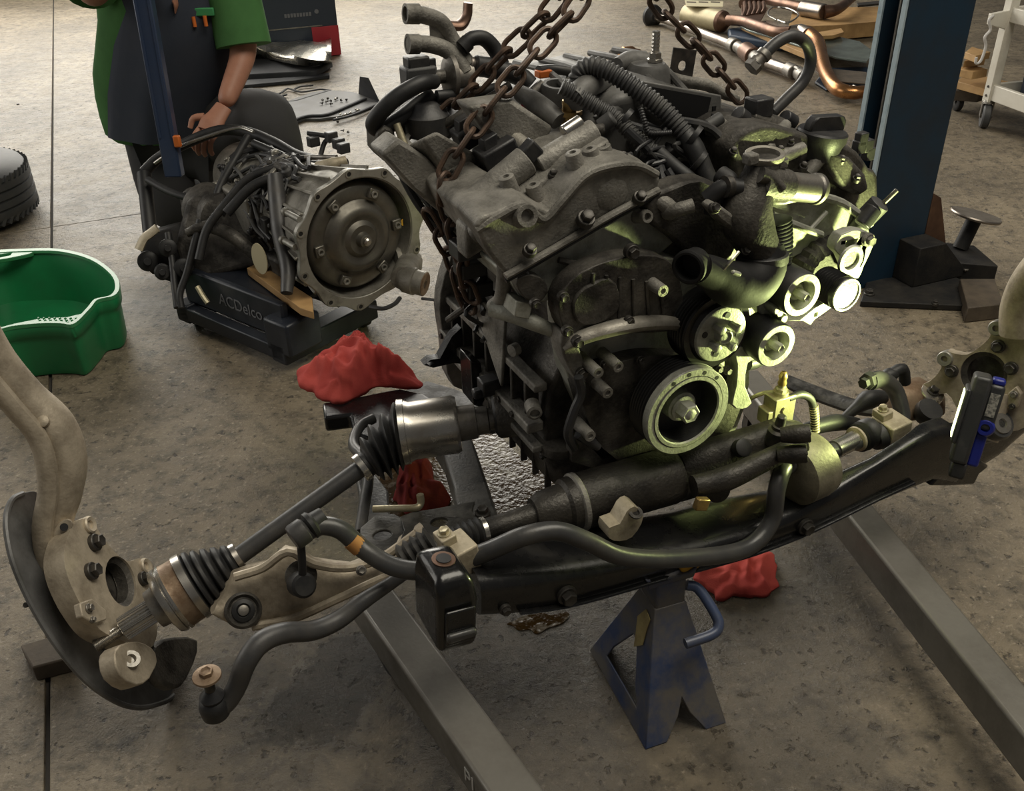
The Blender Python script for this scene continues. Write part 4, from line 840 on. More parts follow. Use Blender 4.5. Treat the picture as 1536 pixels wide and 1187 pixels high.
nb = (FV * 0.75 + ZV * 0.65).normalized(); c = PV(365, 916, -0.145)
mb = MB(); mb.lathe(c - nb * 0.012, nb, [(0, 0.028), (0.012, 0.028), (0.016, 0.024), (0.010, 0.020)], 26); bs = mb.build('bush_ring', 'cast_dark', arm)
mb = MB(); mb.lathe(c, nb, [(-0.01, 0.018), (0.002, 0.017), (0.004, 0.011), (0.001, 0.008)], 22); mb.build('bush_rubber', 'rubber', bs)
mb = MB(); mb.lathe(c, nb, [(0, 0.0085), (0.005, 0.008), (0.006, 0.005)], 16); mb.build('bush_pin', 'steel_dull', bs)
c = PV(452, 864, -0.13); mb = MB(); mb.lathe(c - nb * 0.01, nb, [(0, 0.024), (0.010, 0.024), (0.012, 0.020)], 24); mb.build('link_socket', 'cast_dark', arm)
bolt(arm, PV(542, 856, -0.095), nb, 0.008, 'steel_dull')

# ------------------------------------------------------------------ tension rod with ball joint at the left front
tie = thing('tie_rod', 'curved dark tie rod ending in an upturned ball joint stud', 'tie rod', PV(400, 960, -0.02))
mb = MB(); mb.tube([PV(x, y, v) for x, y, v in ((612, 858, -0.05), (585, 876, -0.05), (545, 902, -0.045), (508, 930, -0.04), (470, 946, -0.03), (425, 950, -0.02), (392, 964, -0.01), (370, 992, 0.0), (356, 1028, 0.0), (342, 1052, 0.0), (326, 1062, 0.0))], [0.009, 0.010, 0.0125, 0.014, 0.0145, 0.015, 0.0155, 0.015, 0.014, 0.014, 0.015], 14, 5); mb.build('rod', 'shaft_paint', tie)
c = PV(322, 1062, 0.0); up = (ZV + XV * 0.02).normalized()
mb = MB(); mb.lathe(c - up * 0.016, up, [(0, 0.012), (0.004, 0.019), (0.02, 0.021), (0.030, 0.019), (0.034, 0.015)], 24); mb.build('ball_cup', 'rubber', tie)
mb = MB(); mb.lathe(c + up * 0.018, up, [(0, 0.015), (0.006, 0.017), (0.012, 0.013), (0.018, 0.008)], 20); mb.build('dust_boot', 'plastic', tie)
mb = MB(); mb.cyl(c + up * 0.03, c + up * 0.062, 0.0075, 14); mb.build('stud', 'bolt_dark', tie)
mb = MB(); mb.lathe(c + up * 0.060, up, [(0, 0.018), (0.002, 0.0195), (0.005, 0.019), (0.0065, 0.010)], 26); wsh = mb.build('washer', 'rusty_band', tie)
mb = MB(); mb.lathe(c + up * 0.066, up, [(0, 0.0095), (0.007, 0.0095), (0.008, 0.007), (0.006, 0.005)], 6); mb.build('nut', 'rusty_band', wsh)

# ------------------------------------------------------------------ left drive axle
def rnd(prof, k=4):                                               # round the folds of a boot profile
    out = []
    for (t0, r0), (t1, r1) in zip(prof, prof[1:]):
        for i in range(k):
            a = i / k; out.append((t0 + (t1 - t0) * a, r0 + (r1 - r0) * (0.5 - 0.5 * math.cos(math.pi * a))))
    return out + [prof[-1]]
axl = thing('drive_axle', 'left drive axle with two rubber boots running from oil pan to hub', 'drive axle', PV(450, 780, -0.2))
po = PV(140, 970, -0.16); pi_ = PV(362, 833, -0.205)
do = None
o0 = PD(143, 970, 1.435); o1 = PD(360, 834, 1.50); ad = (o1 - o0).normalized(); LL = (o1 - o0).length
def onax(t): return o0 + ad * t
k = LL / 258.0                                                    # metres per picture pixel along the joint
P1 = lambda n: px(n, o0 + ad * LL * 0.5)
mb = MB(); prof = []
for i in range(26): prof += [(i * 2.0 * k, P1(8.4)), (i * 2.0 * k + 1.0 * k, P1(9.4))]
mb.lathe(o0, ad, prof, 20); mb.build('thread', 'steel', axl, smooth=25)
mb = MB(); mb.lathe(onax(46 * k), ad, [(0, P1(15)), (2 * k, P1(19)), (56 * k, P1(19)), (58 * k, P1(15))], 96, teeth=24, td=0.10); mb.build('spline', 'steel', axl, smooth=20)
mb = MB(); mb.lathe(onax(100 * k), ad, [(0, P1(22)), (1 * k, P1(30)), (16 * k, P1(32)), (17 * k, P1(38)), (24 * k, P1(40))], 36); mb.build('shoulder', 'steel_dull', axl)
mb = MB(); mb.lathe(onax(120 * k), ad, [(0, P1(38)), (1 * k, P1(50)), (7 * k, P1(53)), (12 * k, P1(53)), (13 * k, P1(50)), (16 * k, P1(50)), (17 * k, P1(54)), (21 * k, P1(54))], 44); mb.build('joint_ring', 'steel', axl)
mb = MB(); mb.lathe(onax(140 * k), ad, [(0, P1(53)), (3 * k, P1(52)), (26 * k, P1(51)), (27 * k, P1(45))], 44); mb.build('joint_cup', 'rusty_band', axl)
mb = MB(); mb.lathe(onax(164 * k), ad, [(0, P1(50)), (0.5 * k, P1(54)), (13 * k, P1(53)), (13.5 * k, P1(48))], 44); c_ = mb.build('boot_clamp', 'steel', axl)
mb = MB(); mb.box(onax(170 * k) + ray(300, 880) * 0, ad * 1, ad * 1, ad * 1) if False else None
prof = [(0, 50), (4, 50), (6, 44), (9, 51), (13, 50), (17, 40), (21, 46), (26, 45), (31, 34), (36, 41), (41, 39), (46, 29), (51, 35), (56, 33), (61, 25), (66, 29), (71, 27), (74, 22), (84, 20)]
prof = rnd(prof)
mb = MB(); mb.lathe(onax(174 * k), ad, [(t * k * 1.0, P1(r)) for t, r in prof], 40); mb.build('outer_boot', 'rubber', axl, smooth=60)
mb = MB(); mb.lathe(onax(249 * k), ad, [(0, P1(22)), (0.5 * k, P1(24)), (9 * k, P1(23)), (9.5 * k, P1(20))], 32); mb.build('boot_clamp', 'steel', axl)
s1 = PD(548, 698, 1.555); mb = MB(); mb.tube([onax(250 * k), s1], [0.0148, 0.0148], 20, 1); mb.build('shaft', 'shaft_paint', axl)
sd = (s1 - onax(250 * k)).normalized()
# inner joint: horizontal across the vehicle
c1 = PD(606, 648, 1.60); cend = PD(688, 636, 1.605); iad = (cend - c1).normalized(); il = (cend - c1).length
Q = lambda n: px(n, c1)
rings = []; prof = [(0.0, 20), (0.06, 20), (0.10, 25), (0.18, 37), (0.27, 26), (0.38, 45), (0.50, 31), (0.62, 48), (0.73, 37), (0.85, 52), (0.93, 44), (1.0, 48)]
prof = rnd(prof)
mb = MB(); n_ = 40; x0, y0 = perp(iad)
for t, r in prof:
    p = s1.lerp(c1, t); a_ = sd.lerp(iad, min(1, t * 1.15)).normalized(); x = (x0 - a_ * x0.dot(a_)).normalized(); y = a_.cross(x)
    rings.append([p + x * math.cos(2 * math.pi * i / n_) * Q(r) + y * math.sin(2 * math.pi * i / n_) * Q(r) for i in range(n_)])
mb.loft(rings); mb.build('inner_boot', 'rubber', axl, smooth=60)
mb = MB(); mb.lathe(s1 - sd * 0.012, sd, [(0, Q(20)), (0.001, Q(22)), (0.011, Q(22)), (0.012, Q(19))], 32); mb.build('boot_clamp', 'steel', axl)
mb = MB(); mb.lathe(c1 - iad * 0.006, iad, [(0, Q(49)), (0.001, Q(50)), (0.011, Q(49)), (0.012, Q(46))], 44); mb.build('boot_clamp', 'steel', axl)
mb = MB(); mb.lathe(c1, iad, [(0, Q(46)), (0.006, Q(47)), (0.014, Q(44)), (il - 0.006, Q(44)), (il, Q(41)), (il + 0.001, Q(27))], 48); mb.build('inner_cup', 'steel', axl)
mb = MB(); mb.lathe(cend, iad, [(0, Q(27)), (0.03, Q(26)), (0.031, Q(22)), (0.05, Q(21)), (0.052, Q(17)), (0.10, Q(17))], 32); mb.build('stub_shaft', 'steel_dull', axl)

# ------------------------------------------------------------------ left steering knuckle and dust shield
kn = thing('steering_knuckle', 'tan cast left steering knuckle with tall arm and dark dust shield', 'steering knuckle', PZ(150, 1040, 0.0))
nK = (XV * 0.88 + FV * 0.34 + ZV * 0.33).normalized()              # hub axis, facing the camera side
K0 = PD(165, 900, 1.50)
def PK(x, y, off=0.0):
    r = ray(x, y); return OC + r * (((K0 + nK * off) - OC).dot(nK) / r.dot(nK))
sh = [(8, 775), (14, 752), (30, 741), (52, 737), (62, 748), (72, 775), (84, 830), (100, 880), (130, 930), (165, 962), (205, 985), (250, 985), (280, 970), (300, 955), (296, 985), (282, 1012), (262, 1042), (236, 1058), (205, 1063), (170, 1052), (128, 1022), (88, 975), (52, 918), (24, 858), (12, 815)]
shp = smooth_loop([PK(x, y, -0.045) for x, y in sh], 3)
mb = MB(); mb.prism(shp, -nK * 0.004); ds_ = mb.build('dust_shield', 'shield_paint', kn, bevel=0.0015)
lip = smooth_loop([PK(x, y, -0.045) for x, y in sh[-11:] + sh[:3]], 3)
mb = MB(); mb.tube([PK(x, y, -0.043) for x, y in [(296, 990), (262, 1042), (236, 1057), (205, 1062), (170, 1051), (128, 1021), (88, 974), (52, 917), (24, 857), (12, 814), (9, 775), (18, 750), (34, 741)]], 0.0045, 8, 4); mb.build('shield_lip', 'shield_paint', ds_)
mb = MB(); mb.tube([PK(x, y, -0.043) for x, y in ((70, 815), (82, 870), (110, 925), (150, 965), (205, 1000), (255, 1010))], 0.0045, 8, 4); mb.build('shield_crease', 'shield_paint', ds_)
mb = MB(); mb.cyl(PK(110, 912, -0.05), PK(92, 922, -0.05), 0.006, 10); mb.cyl(PK(48, 905, -0.05), PK(38, 908, -0.05), 0.004, 10); mb.build('shield_stud', 'bolt_dark', ds_)
# tall arm (bent, oval section with a ridge)
ap = [(-45, 470, 1.33), (-5, 540, 1.36), (38, 594, 1.40), (84, 640, 1.43), (101, 690, 1.45), (96, 740, 1.46), (82, 790, 1.47), (88, 840, 1.48), (112, 880, 1.49)]
mb = MB(); mb.tube([PD(*p) for p in ap], [0.031, 0.031, 0.032, 0.034, 0.034, 0.032, 0.031, 0.033, 0.036], 18, 6, flat=0.8); mb.build('upper_arm', 'knuckle_alu', kn)
mb = MB(); mb.tube([PD(x, y, d) for x, y, d in ((-20, 565, 1.335), (20, 612, 1.365), (52, 650, 1.39), (68, 690, 1.405), (72, 740, 1.42), (64, 790, 1.43), (70, 840, 1.445), (98, 892, 1.47))], 0.013, 10, 5, flat=1.2); mb.build('arm_ridge', 'knuckle_alu', kn)
mb = MB(); c = PD(64, 632, 1.39); mb.lathe(c, (ray(64, 632) * -1 + ZV * 0.4 - XV * 0.3), [(-0.02, 0.010), (0.002, 0.009), (0.004, 0.006)], 14); mb.build('arm_pad', 'knuckle_alu', kn)
mb = MB(); c = PD(95, 792, 1.44); mb.prism(smooth_loop([PD(x, y, 1.435) for x, y in ((78, 805), (88, 785), (102, 778), (110, 785), (104, 798), (92, 810))], 2), ray(95, 792).normalized() * 0.02); pd_ = mb.build('sensor_pad', 'knuckle_alu', kn, bevel=0.002)
mb = MB(); mb.lathe(PD(96, 791, 1.432), ray(95, 792) * -1, [(0, 0.006), (0.002, 0.006)], 14); mb.build('pad_hole', 'sticker_black', pd_)
# hub carrier plate with bearing hole
body = [(96, 830), (104, 800), (118, 780), (140, 782), (150, 800), (172, 828), (192, 842), (208, 838), (226, 842), (230, 862), (222, 885), (222, 905), (232, 925), (236, 950), (222, 975), (180, 960), (150, 945), (128, 918), (112, 890), (100, 860)]
bl = smooth_loop([PK(x, y, 0.02) for x, y in body], 3)
hc = PK(182, 872, 0.02); e1 = (PK(182, 842, 0.02) - hc); e2 = nK.cross(e1.normalized()).normalized() * px(30, hc) * 1.25
hole = [hc + e1 * 1.18 * math.cos(2 * math.pi * i / 28) + e2 * math.sin(2 * math.pi * i / 28) for i in range(28)]
mb = MB(); mb.prism(bl, -nK * 0.035, [hole]); kb = mb.build('hub_carrier', 'knuckle_alu', kn, bevel=0.005, seg=3)
mb = MB(); ring_o = [hc + (p - hc) * 1.0 - nK * 0.004 for p in hole]; ring_i = [hc + (p - hc) * 0.80 - nK * 0.010 for p in hole]
mb.loft([ring_o, ring_i, [p - nK * 0.02 for p in ring_i], [p - nK * 0.02 for p in ring_o]], False, False, closed=True); mb.build('bearing_ring', 'cast_dark', kb)
mb = MB(); mb.prism([hc + (p - hc) * 0.95 - nK * 0.034 for p in hole], -nK * 0.004); mb.build('bearing_back', 'cast_dark', kb)
for x, y, r in ((133, 788, 0.014), (217, 850, 0.014)):
    c = PK(x, y, 0.02); mb = MB(); mb.lathe(c - nK * 0.02, nK, [(0, r), (0.024, r), (0.026, r * 0.85), (0.024, r * 0.5), (0.018, r * 0.45)], 20); mb.build('caliper_boss', 'knuckle_alu', kb)
for x, y, r in ((143, 814, 0.014), (138, 857, 0.014), (216, 868, 0.012)): bolt(kb, PK(x, y, 0.024), nK, r)
mb = MB(); mb.prism([PK(x, y, 0.03) for x, y in ((120, 905), (138, 898), (160, 915), (160, 930), (142, 936), (124, 925))], -nK * 0.012); sb = mb.build('sensor_bracket', 'knuckle_alu', kb, bevel=0.002)
for x, y, r in ((133, 913, 0.0075), (139, 930, 0.005)): bolt(sb, PK(x, y, 0.031), nK, r, 'steel_dull')
lowc = [(172, 985), (180, 968), (205, 962), (228, 972), (236, 990), (225, 1018), (205, 1028), (180, 1012)]
mb = MB(); mb.prism(smooth_loop([PK(x, y, 0.045) for x, y in lowc], 2), -nK * 0.028); lb_ = mb.build('ball_joint_boss', 'knuckle_alu', kn, bevel=0.006, seg=3)
c = PK(196, 990, 0.046); mb = MB(); mb.lathe(c, (nK * 0.5 + ZV * 0.75 + FV * 0.3), [(-0.004, 0.014), (0.004, 0.0135), (0.004, 0.0075), (-0.003, 0.006)], 22); mb.build('boss_ring', 'steel_dull', lb_)
mb = MB(); mb.prism(smooth_loop([PK(x, y, 0.02) for x, y in ((232, 968), (262, 955), (298, 960), (290, 1000), (272, 1030), (250, 1028), (236, 1010))], 2), -nK * 0.022); mb.build('steering_lug', 'cast_dark', kn, bevel=0.006)
wb = MB(); wb.prism(pz([(30, 968), (48, 1002), (112, 985), (92, 950)], 0.035), (0, 0, -0.035)); tag(wb.build('wood_block', 'wood_dark', bevel=0.003), 'dark wooden block propping the left dust shield off the floor', 'wood block')

# ------------------------------------------------------------------ right steering knuckle
kr = thing('steering_knuckle', 'pale cast right steering knuckle with two white bosses beside the work light', 'steering knuckle', PZ(1500, 640, 0.0))
nR = (-XV * 0.9 + FV * 0.35 + ZV * 0.22).normalized(); R0_ = PD(1460, 565, 1.80)
def PR(x, y, off=0.0):
    r = ray(x, y); return OC + r * (((R0_ + nR * off) - OC).dot(nR) / r.dot(nR))
body = [(1365, 585), (1395, 572), (1412, 552), (1408, 540), (1418, 527), (1430, 530), (1450, 532), (1470, 520), (1485, 505), (1486, 490), (1496, 483), (1508, 490), (1522, 488), (1522, 462), (1530, 435), (1560, 420), (1580, 500), (1570, 600), (1540, 640), (1500, 650), (1470, 650), (1440, 620), (1420, 590), (1390, 600)]
hc = PR(1475, 562, 0.0); e1 = ZV - nR * nR.z; e1.normalize(); e2 = nR.cross(e1)
rr_ = px(33, hc); hole = circ(hc, e1, e2, rr_ * 1.05, rr_, 28)
mb = MB(); mb.prism(smooth_loop([PR(x, y) for x, y in body], 3), -nR * 0.03, [hole]); kb2 = mb.build('hub_carrier', 'knuckle_alu', kr, bevel=0.004, seg=3)
mb = MB(); ri = circ(hc - nR * 0.012, e1, e2, rr_ * 0.8, rr_ * 0.78, 28); mb.loft([[p - nR * 0.004 for p in hole], ri, [p - nR * 0.02 for p in ri], [p - nR * 0.025 for p in hole]], False, False, closed=True); mb.build('bearing_ring', 'cast_dark', kb2)
mb = MB(); mb.prism(circ(hc - nR * 0.04, e1, e2, rr_ * 1.0, rr_, 24), -nR * 0.004); mb.build('bearing_back', 'cast_dark', kb2)
for x, y in ((1418, 538), (1495, 492)):
    c = PR(x, y); r = px(11.5, c); mb = MB(); mb.lathe(c - nR * 0.02, nR, [(0, r), (0.025, r), (0.027, r * 0.9), (0.027, r * 0.42), (0.016, r * 0.4)], 22); mb.build('caliper_boss', 'trans_bright', kb2)
for x, y, r in ((1427, 557, 0.0125), (1497, 520, 0.0125), (1516, 553, 0.0125)): bolt(kb2, PR(x, y, 0.004), nR, r)
mb = MB(); mb.tube([PR(x, y, z) for x, y, z in ((1530, 500, 0.0), (1532, 460, 0.01), (1550, 420, 0.03), (1600, 360, 0.06), (1650, 300, 0.09))], 0.035, 16, 5); mb.build('upper_arm', 'knuckle_alu', kr)
mb = MB(); mb.prism([PR(x, y, 0.02) for x, y in ((1512, 590), (1524, 580), (1532, 592), (1526, 612), (1510, 614))], -nR * 0.015); sb = mb.build('sensor_bracket', 'knuckle_alu', kr, bevel=0.002)
bolt(sb, PR(1521, 592, 0.021), nR, 0.007, 'steel_dull'); bolt(sb, PR(1518, 610, 0.021), nR, 0.006, 'bolt_dark')
mb = MB(); mb.tube([PR(x, y, z) for x, y, z in ((1500, 590, 0.01), (1490, 630, 0.02), (1480, 660, 0.03))], 0.02, 12, 4); mb.build('lower_leg', 'knuckle_alu', kr)
# right control arm and rear link
ra = thing('control_arm', 'dark rusty right control arm with washer bolt behind the stabilizer end', 'control arm', PV(1390, 620, -0.12))
mb = MB(); R = []
for x, yt, yb in ((1352, 592, 640), (1375, 584, 636), (1400, 578, 632), (1418, 588, 628)):
    P0, P1 = PV(x, yb, -0.06), PV(x, yt, -0.10); R.append(rrect(P0, P1, BK * 0.05, 0.3))
mb.loft(R); mb.build('arm_casting', 'rusty_band', ra, smooth=50)
c = PV(1398, 590, -0.09); mb = MB(); mb.lathe(c, (ZV + FV * 0.35), [(-0.01, 0.024), (0.002, 0.024), (0.004, 0.022)], 26); wa = mb.build('washer', 'steel', ra)
bolt(wa, c + (ZV + FV * 0.35).normalized() * 0.005, (ZV + FV * 0.35), 0.012)
mb = MB(); mb.lathe(PV(1395, 615, -0.05), ZV + FV * 0.5, [(-0.03, 0.016), (-0.01, 0.026), (0.004, 0.024)], 20); mb.build('ball_boot', 'rubber', ra)
rl = thing('trailing_link', 'black suspension link lying on the floor behind the right stabilizer end', 'suspension link', PZ(1290, 600, 0.1))
mb = MB(); mb.tube([PZ(x, y, z) for x, y, z in ((1180, 572, 0.15), (1210, 585, 0.15), (1250, 600, 0.15), (1290, 612, 0.16), (1330, 612, 0.17), (1360, 600, 0.2))], [0.02, 0.022, 0.022, 0.022, 0.024, 0.026], 12, 4, flat=0.7); mb.build('link_body', 'frame_dusty', rl)
mb = MB(); mb.tube([PV(x, y, -0.12) for x, y in ((1265, 628), (1285, 612), (1302, 600), (1325, 596))], [0.008, 0.012, 0.02, 0.014], 10, 4); mb.build('link_fork', 'rubber', rl)

# ------------------------------------------------------------------ steering rack
rk = thing('steering_rack', 'oily dark steering rack housing with pinion valve lying behind the stabilizer bar', 'steering rack', E(0.0, -0.02, 0.2))
mb = MB(); mb.tube([PV(x, y, v) for x, y, v in ((722, 797, -0.055), (760, 786, -0.05), (812, 770, -0.045), (830, 764, -0.045))], [0.0175, 0.018, 0.0205, 0.030], 22, 4); mb.build('rack_tube', 'cast_grimy', rk)
a, b = PV(800, 772, -0.045), PV(1012, 712, -0.03); ax = (b - a).normalized(); L_ = (b - a).length
Q2 = lambda n: px(n, (a + b) / 2)
mb = MB(); mb.lathe(a, ax, [(0, Q2(24)), (0.015, Q2(31)), (0.05, Q2(34)), (0.055, Q2(40)), (0.085, Q2(43)), (L_ - 0.012, Q2(44)), (L_, Q2(40))], 36); mb.build('rack_housing', 'cast_grimy', rk, smooth=30)
mb = MB(); mb.lathe(a + ax * 0.068, ax, [(0, Q2(41)), (0.003, Q2(45)), (0.010, Q2(45)), (0.013, Q2(41))], 36); mb.build('housing_band', 'cast', rk)
b0_ = PV(724, 797, -0.055); bd = (b0_ - PV(600, 832, -0.06)).normalized()
mb = MB(); prof = []
for i in range(6): prof += [(i * 0.010, 0.014 + 0.0012 * i), (i * 0.010 + 0.005, 0.020 + 0.001 * i)]
mb.lathe(b0_ - bd * 0.062, bd, prof + [(0.062, 0.020)], 26); mb.build('rack_boot', 'rubber', rk, smooth=60)
mb = MB(); mb.lathe(b0_ - bd * 0.004, bd, [(0, 0.0205), (0.001, 0.0215), (0.009, 0.0215), (0.010, 0.02)], 26); mb.build('boot_clamp', 'steel', rk)
q = PV(600, 838, -0.07); mb = MB(); prof = []
for i in range(5): prof += [(i * 0.012, 0.014), (i * 0.012 + 0.006, 0.021)]
mb.lathe(q, (PV(640, 812, -0.065) - q), prof, 24); mb.build('rack_boot', 'bar_paint', rk, smooth=60)
# tan mounting lug
mb = MB(); mb.prism(smooth_loop(pv([(914, 792), (930, 786), (940, 768), (952, 760), (964, 770), (962, 786), (948, 806), (930, 812), (914, 808)], 0.05), 2), BK * 0.03); lgk = mb.build('mount_lug', 'tan_bracket', rk, bevel=0.003)
mb = MB(); mb.lathe(PV(953, 770, 0.052), (FV * 0.4 + ZV), [(0, 0.011), (0.003, 0.011), (0.003, 0.006), (0, 0.005)], 16); mb.build('lug_eye', 'cast_dark', lgk)
# valve / pinion casting
mb = MB(); R = []
for x, yt, yb, v in ((1030, 688, 760, 0.0), (1070, 672, 748, 0.01), (1110, 660, 735, 0.02), (1150, 648, 718, 0.03), (1190, 636, 698, 0.04), (1215, 640, 690, 0.045)):
    P0, P1 = PV(x, yb, v), PV(x, yt, v - 0.02); R.append(rrect(P0, P1, BK * 0.055 - ZV * 0.012, 0.4))
mb.loft(R); mb.build('valve_body', 'cast_grimy', rk, smooth=55)
mb = MB(); mb.tube([PV(x, y, v) for x, y, v in ((1040, 730, 0.03), (1090, 718, 0.04), (1150, 690, 0.05), (1205, 664, 0.055))], [0.018, 0.02, 0.017, 0.016], 14, 4); mb.build('valve_tube', 'cast_grimy', rk)
for x, y, v, r in ((1216, 650, 0.085, 0.0150), (1211, 680, 0.09, 0.0155)):
    c = PV(x, y, v); nn = (XV * 0.75 + FV * 0.6 + ZV * 0.2).normalized()
    mb = MB(); mb.lathe(c - nn * 0.045, nn, [(0, r * 0.8), (0.02, r), (0.042, r), (0.045, r * 0.9), (0.045, r * 0.55), (0.040, r * 0.5), (0.043, r * 0.3), (0.046, r * 0.2)], 22); mb.build('port_boss', 'cast_grimy', rk)
c = PV(1166, 650, 0.02); mb = MB(); mb.lathe(c, ZV + XV * 0.05 + FV * 0.1, [(-0.02, 0.017), (0.006, 0.0165), (0.010, 0.012), (0.016, 0.012), (0.017, 0.0085), (0.034, 0.0075), (0.036, 0.005)], 18); mb.build('input_stub', 'bolt_dark', rk)
c = PV(1114, 672, 0.01); mb = MB(); mb.lathe(c, FV + ZV * 0.8, [(-0.01, 0.015), (0.004, 0.015), (0.006, 0.012)], 20); mb.build('plug', 'rubber', rk)
mb = MB(); mb.lathe(PV(1076, 735, 0.035), FV + ZV * 0.3 - XV * 0.2, [(-0.02, 0.022), (0.004, 0.021), (0.006, 0.017)], 22); mb.build('yoke_plug', 'cast_grimy', rk)
mb = MB(); mb.box(PV(1052, 756, 0.06), XV * 0.011 - ZV * 0.004, FV * 0.006, ZV * 0.010 + XV * 0.003); mb.build('brass_tag', 'brass', rk, bevel=0.002)
# electric motor drum
a, b = PV(1180, 722, 0.05), PV(1262, 690, 0.0); ax = (XV * 0.97 + ZV * 0.02 - FV * 0.12).normalized(); c = PV(1196, 708, 0.035); Q3 = lambda n: px(n, c)
mb = MB(); mb.lathe(c - ax * 0.02, ax, [(0, Q3(36)), (0.01, Q3(50)), (0.05, Q3(52)), (0.065, Q3(50)), (0.070, Q3(40)), (0.071, Q3(20))], 40); mb.build('motor_drum', 'drum_paint', rk, smooth=40)
c2_ = PV(1258, 672, -0.01); mb = MB(); mb.lathe(c2_ - ax * 0.01, ax, [(0, 0.017), (0.055, 0.017), (0.056, 0.019), (0.060, 0.019)], 24); mb.build('rack_rod', 'steel', rk)
mb = MB(); mb.lathe(c2_ + ax * 0.042, ax, [(0, 0.0165), (0.002, 0.023), (0.006, 0.0235), (0.008, 0.018)], 24); mb.build('boot_ring', 'tan_bracket', rk)
mb = MB(); mb.lathe(c2_ + ax * 0.048, ax, [(0, 0.021), (0.004, 0.027), (0.009, 0.022), (0.014, 0.028), (0.019, 0.023), (0.025, 0.028), (0.04, 0.026)], 24); mb.build('rack_boot', 'rubber', rk, smooth=60)
mb = MB(); mb.tube([PV(x, y, -0.06) for x, y in ((1195, 650), (1225, 640), (1255, 634), (1285, 636))], [0.012, 0.014, 0.016, 0.012], 12, 4); mb.build('hose', 'rubber', rk)
# zinc hydraulic block with brass nipple
c = PV(1168, 610, -0.06)
mb = MB(); mb.box(c, XV * 0.022, FV * 0.016, ZV * 0.026); mb.box(c - XV * 0.022 - ZV * 0.01, XV * 0.012, FV * 0.014, ZV * 0.014); vb = mb.build('valve_block', 'zinc', rk, bevel=0.002)
mb = MB(); mb.lathe(c + ZV * 0.026, ZV, [(0, 0.013), (0.006, 0.013), (0.007, 0.007), (0.018, 0.007)], 16); mb.lathe(c + ZV * 0.03 , ZV, [(0.0, 0.009), (0.008, 0.011), (0.01, 0.008)], 6); mb.build('union_nut', 'zinc', vb)
mb = MB(); mb.lathe(c + ZV * 0.042, ZV, [(0, 0.006), (0.006, 0.008), (0.012, 0.006), (0.018, 0.008), (0.026, 0.0055), (0.028, 0.003)], 12); mb.build('brass_nipple', 'brass', vb)
mb = MB(); mb.tube([c + ZV * 0.03, PV(1145, 590, -0.08), PV(1118, 602, -0.10)], 0.004, 8, 4); mb.build('hydraulic_line', 'zinc', vb)
mb = MB(); mb.tube([PV(x, y, -0.05) for x, y in ((1182, 598), (1200, 592), (1215, 598), (1220, 615), (1222, 640))], 0.007, 10, 4); mb.build('hydraulic_hose', 'rubber', vb)
mb = MB(); mb.corr([PV(1220, 608, -0.05), PV(1222, 625, -0.05), PV(1223, 648, -0.05)], 0.0085, 0.006, 0.2); mb.build('spring_sleeve', 'zinc', vb)
mb = MB(); mb.lathe(c + FV * 0.016 + ZV * 0.002, FV, [(0, 0.0075), (0.003, 0.007)], 6); mb.build('block_plug', 'zinc', vb)

# ------------------------------------------------------------------ LED work light standing on the right end of the subframe
wl = thing('work_light', 'black and blue LED work light standing on the right end of the subframe', 'work light', PV(1432, 715, 0.09))
vL = 0.125
bot, topc = PV(1436, 690, vL + 0.02), PV(1476, 562, vL - 0.005)
upL = (topc - bot).normalized(); fL = (XV * -0.62 - FV * 0.78); fL = (fL - upL * fL.dot(upL)).normalized(); sL = upL.cross(fL)  # fL = lit side
hL = (topc - bot).length / 2; cL = (topc + bot) / 2
mb = MB(); mb.box(cL, fL * 0.014, sL * 0.030, upL * hL); bd_ = mb.build('lamp_body', 'lamp_black', wl, bevel=0.006, seg=3)
mb = MB(); mb.box(cL + fL * 0.016 + upL * hL * 0.05, fL * 0.004, sL * 0.033, upL * hL * 0.62); mb.build('lens_frame', 'lamp_black', bd_, bevel=0.003)
mb = MB(); mb.box(cL + fL * 0.0205 + upL * hL * 0.05, fL * 0.001, sL * 0.022, upL * hL * 0.52); mb.build('led_panel', 'led', bd_)
mb = MB(); mb.box(cL - fL * 0.024 + upL * hL * 0.35 , fL * 0.012, sL * 0.018, upL * hL * 0.52); hnd = mb.build('battery_grip', 'lamp_black', wl, bevel=0.006, seg=3)
gs = sL if sL.dot(OC - cL) > 0 else -sL
mb = MB(); mb.box(cL - fL * 0.024 + upL * hL * 0.42 + gs * 0.0185, fL * 0.007, gs * 0.0008, upL * hL * 0.26); mb.build('warning_sticker', 'sticker', hnd)
mb = MB(); mb.box(cL - fL * 0.024 + upL * hL * 0.92, fL * 0.010, sL * 0.014, upL * 0.006); mb.build('blue_cap', 'lamp_blue', wl, bevel=0.004)
mb = MB(); mb.box(cL - fL * 0.022 - upL * hL * 0.58, fL * 0.010, sL * 0.012, upL * hL * 0.46); mb.build('blue_base', 'lamp_blue', wl, bevel=0.005, seg=3)
rc = cL - fL * 0.024 - upL * hL * 0.10 + gs * 0.006; mb = MB(); mb.lathe(rc - gs * 0.012, gs, [(0, 0.015), (0.022, 0.015), (0.026, 0.012), (0.026, 0.007), (0.018, 0.006)], 22); mb.build('pivot_ring', 'lamp_blue', wl)
mb = MB(); mb.box(cL - upL * (hL + 0.012) - fL * 0.004, fL * 0.012, sL * 0.026, upL * 0.014); mb.build('magnet_foot', 'rubber', wl, bevel=0.004)
led = bpy.data.lights.new('work_light_beam', 'AREA'); led.shape = 'RECTANGLE'; led.size = 0.03; led.size_y = 0.05; led.energy = 5.0; led.color = (0.88, 1.0, 0.38); led.spread = math.radians(120)
lo = bpy.data.objects.new('work_light_beam', led); COL.objects.link(lo); lo.location = cL + fL * 0.026 + upL * hL * 0.45
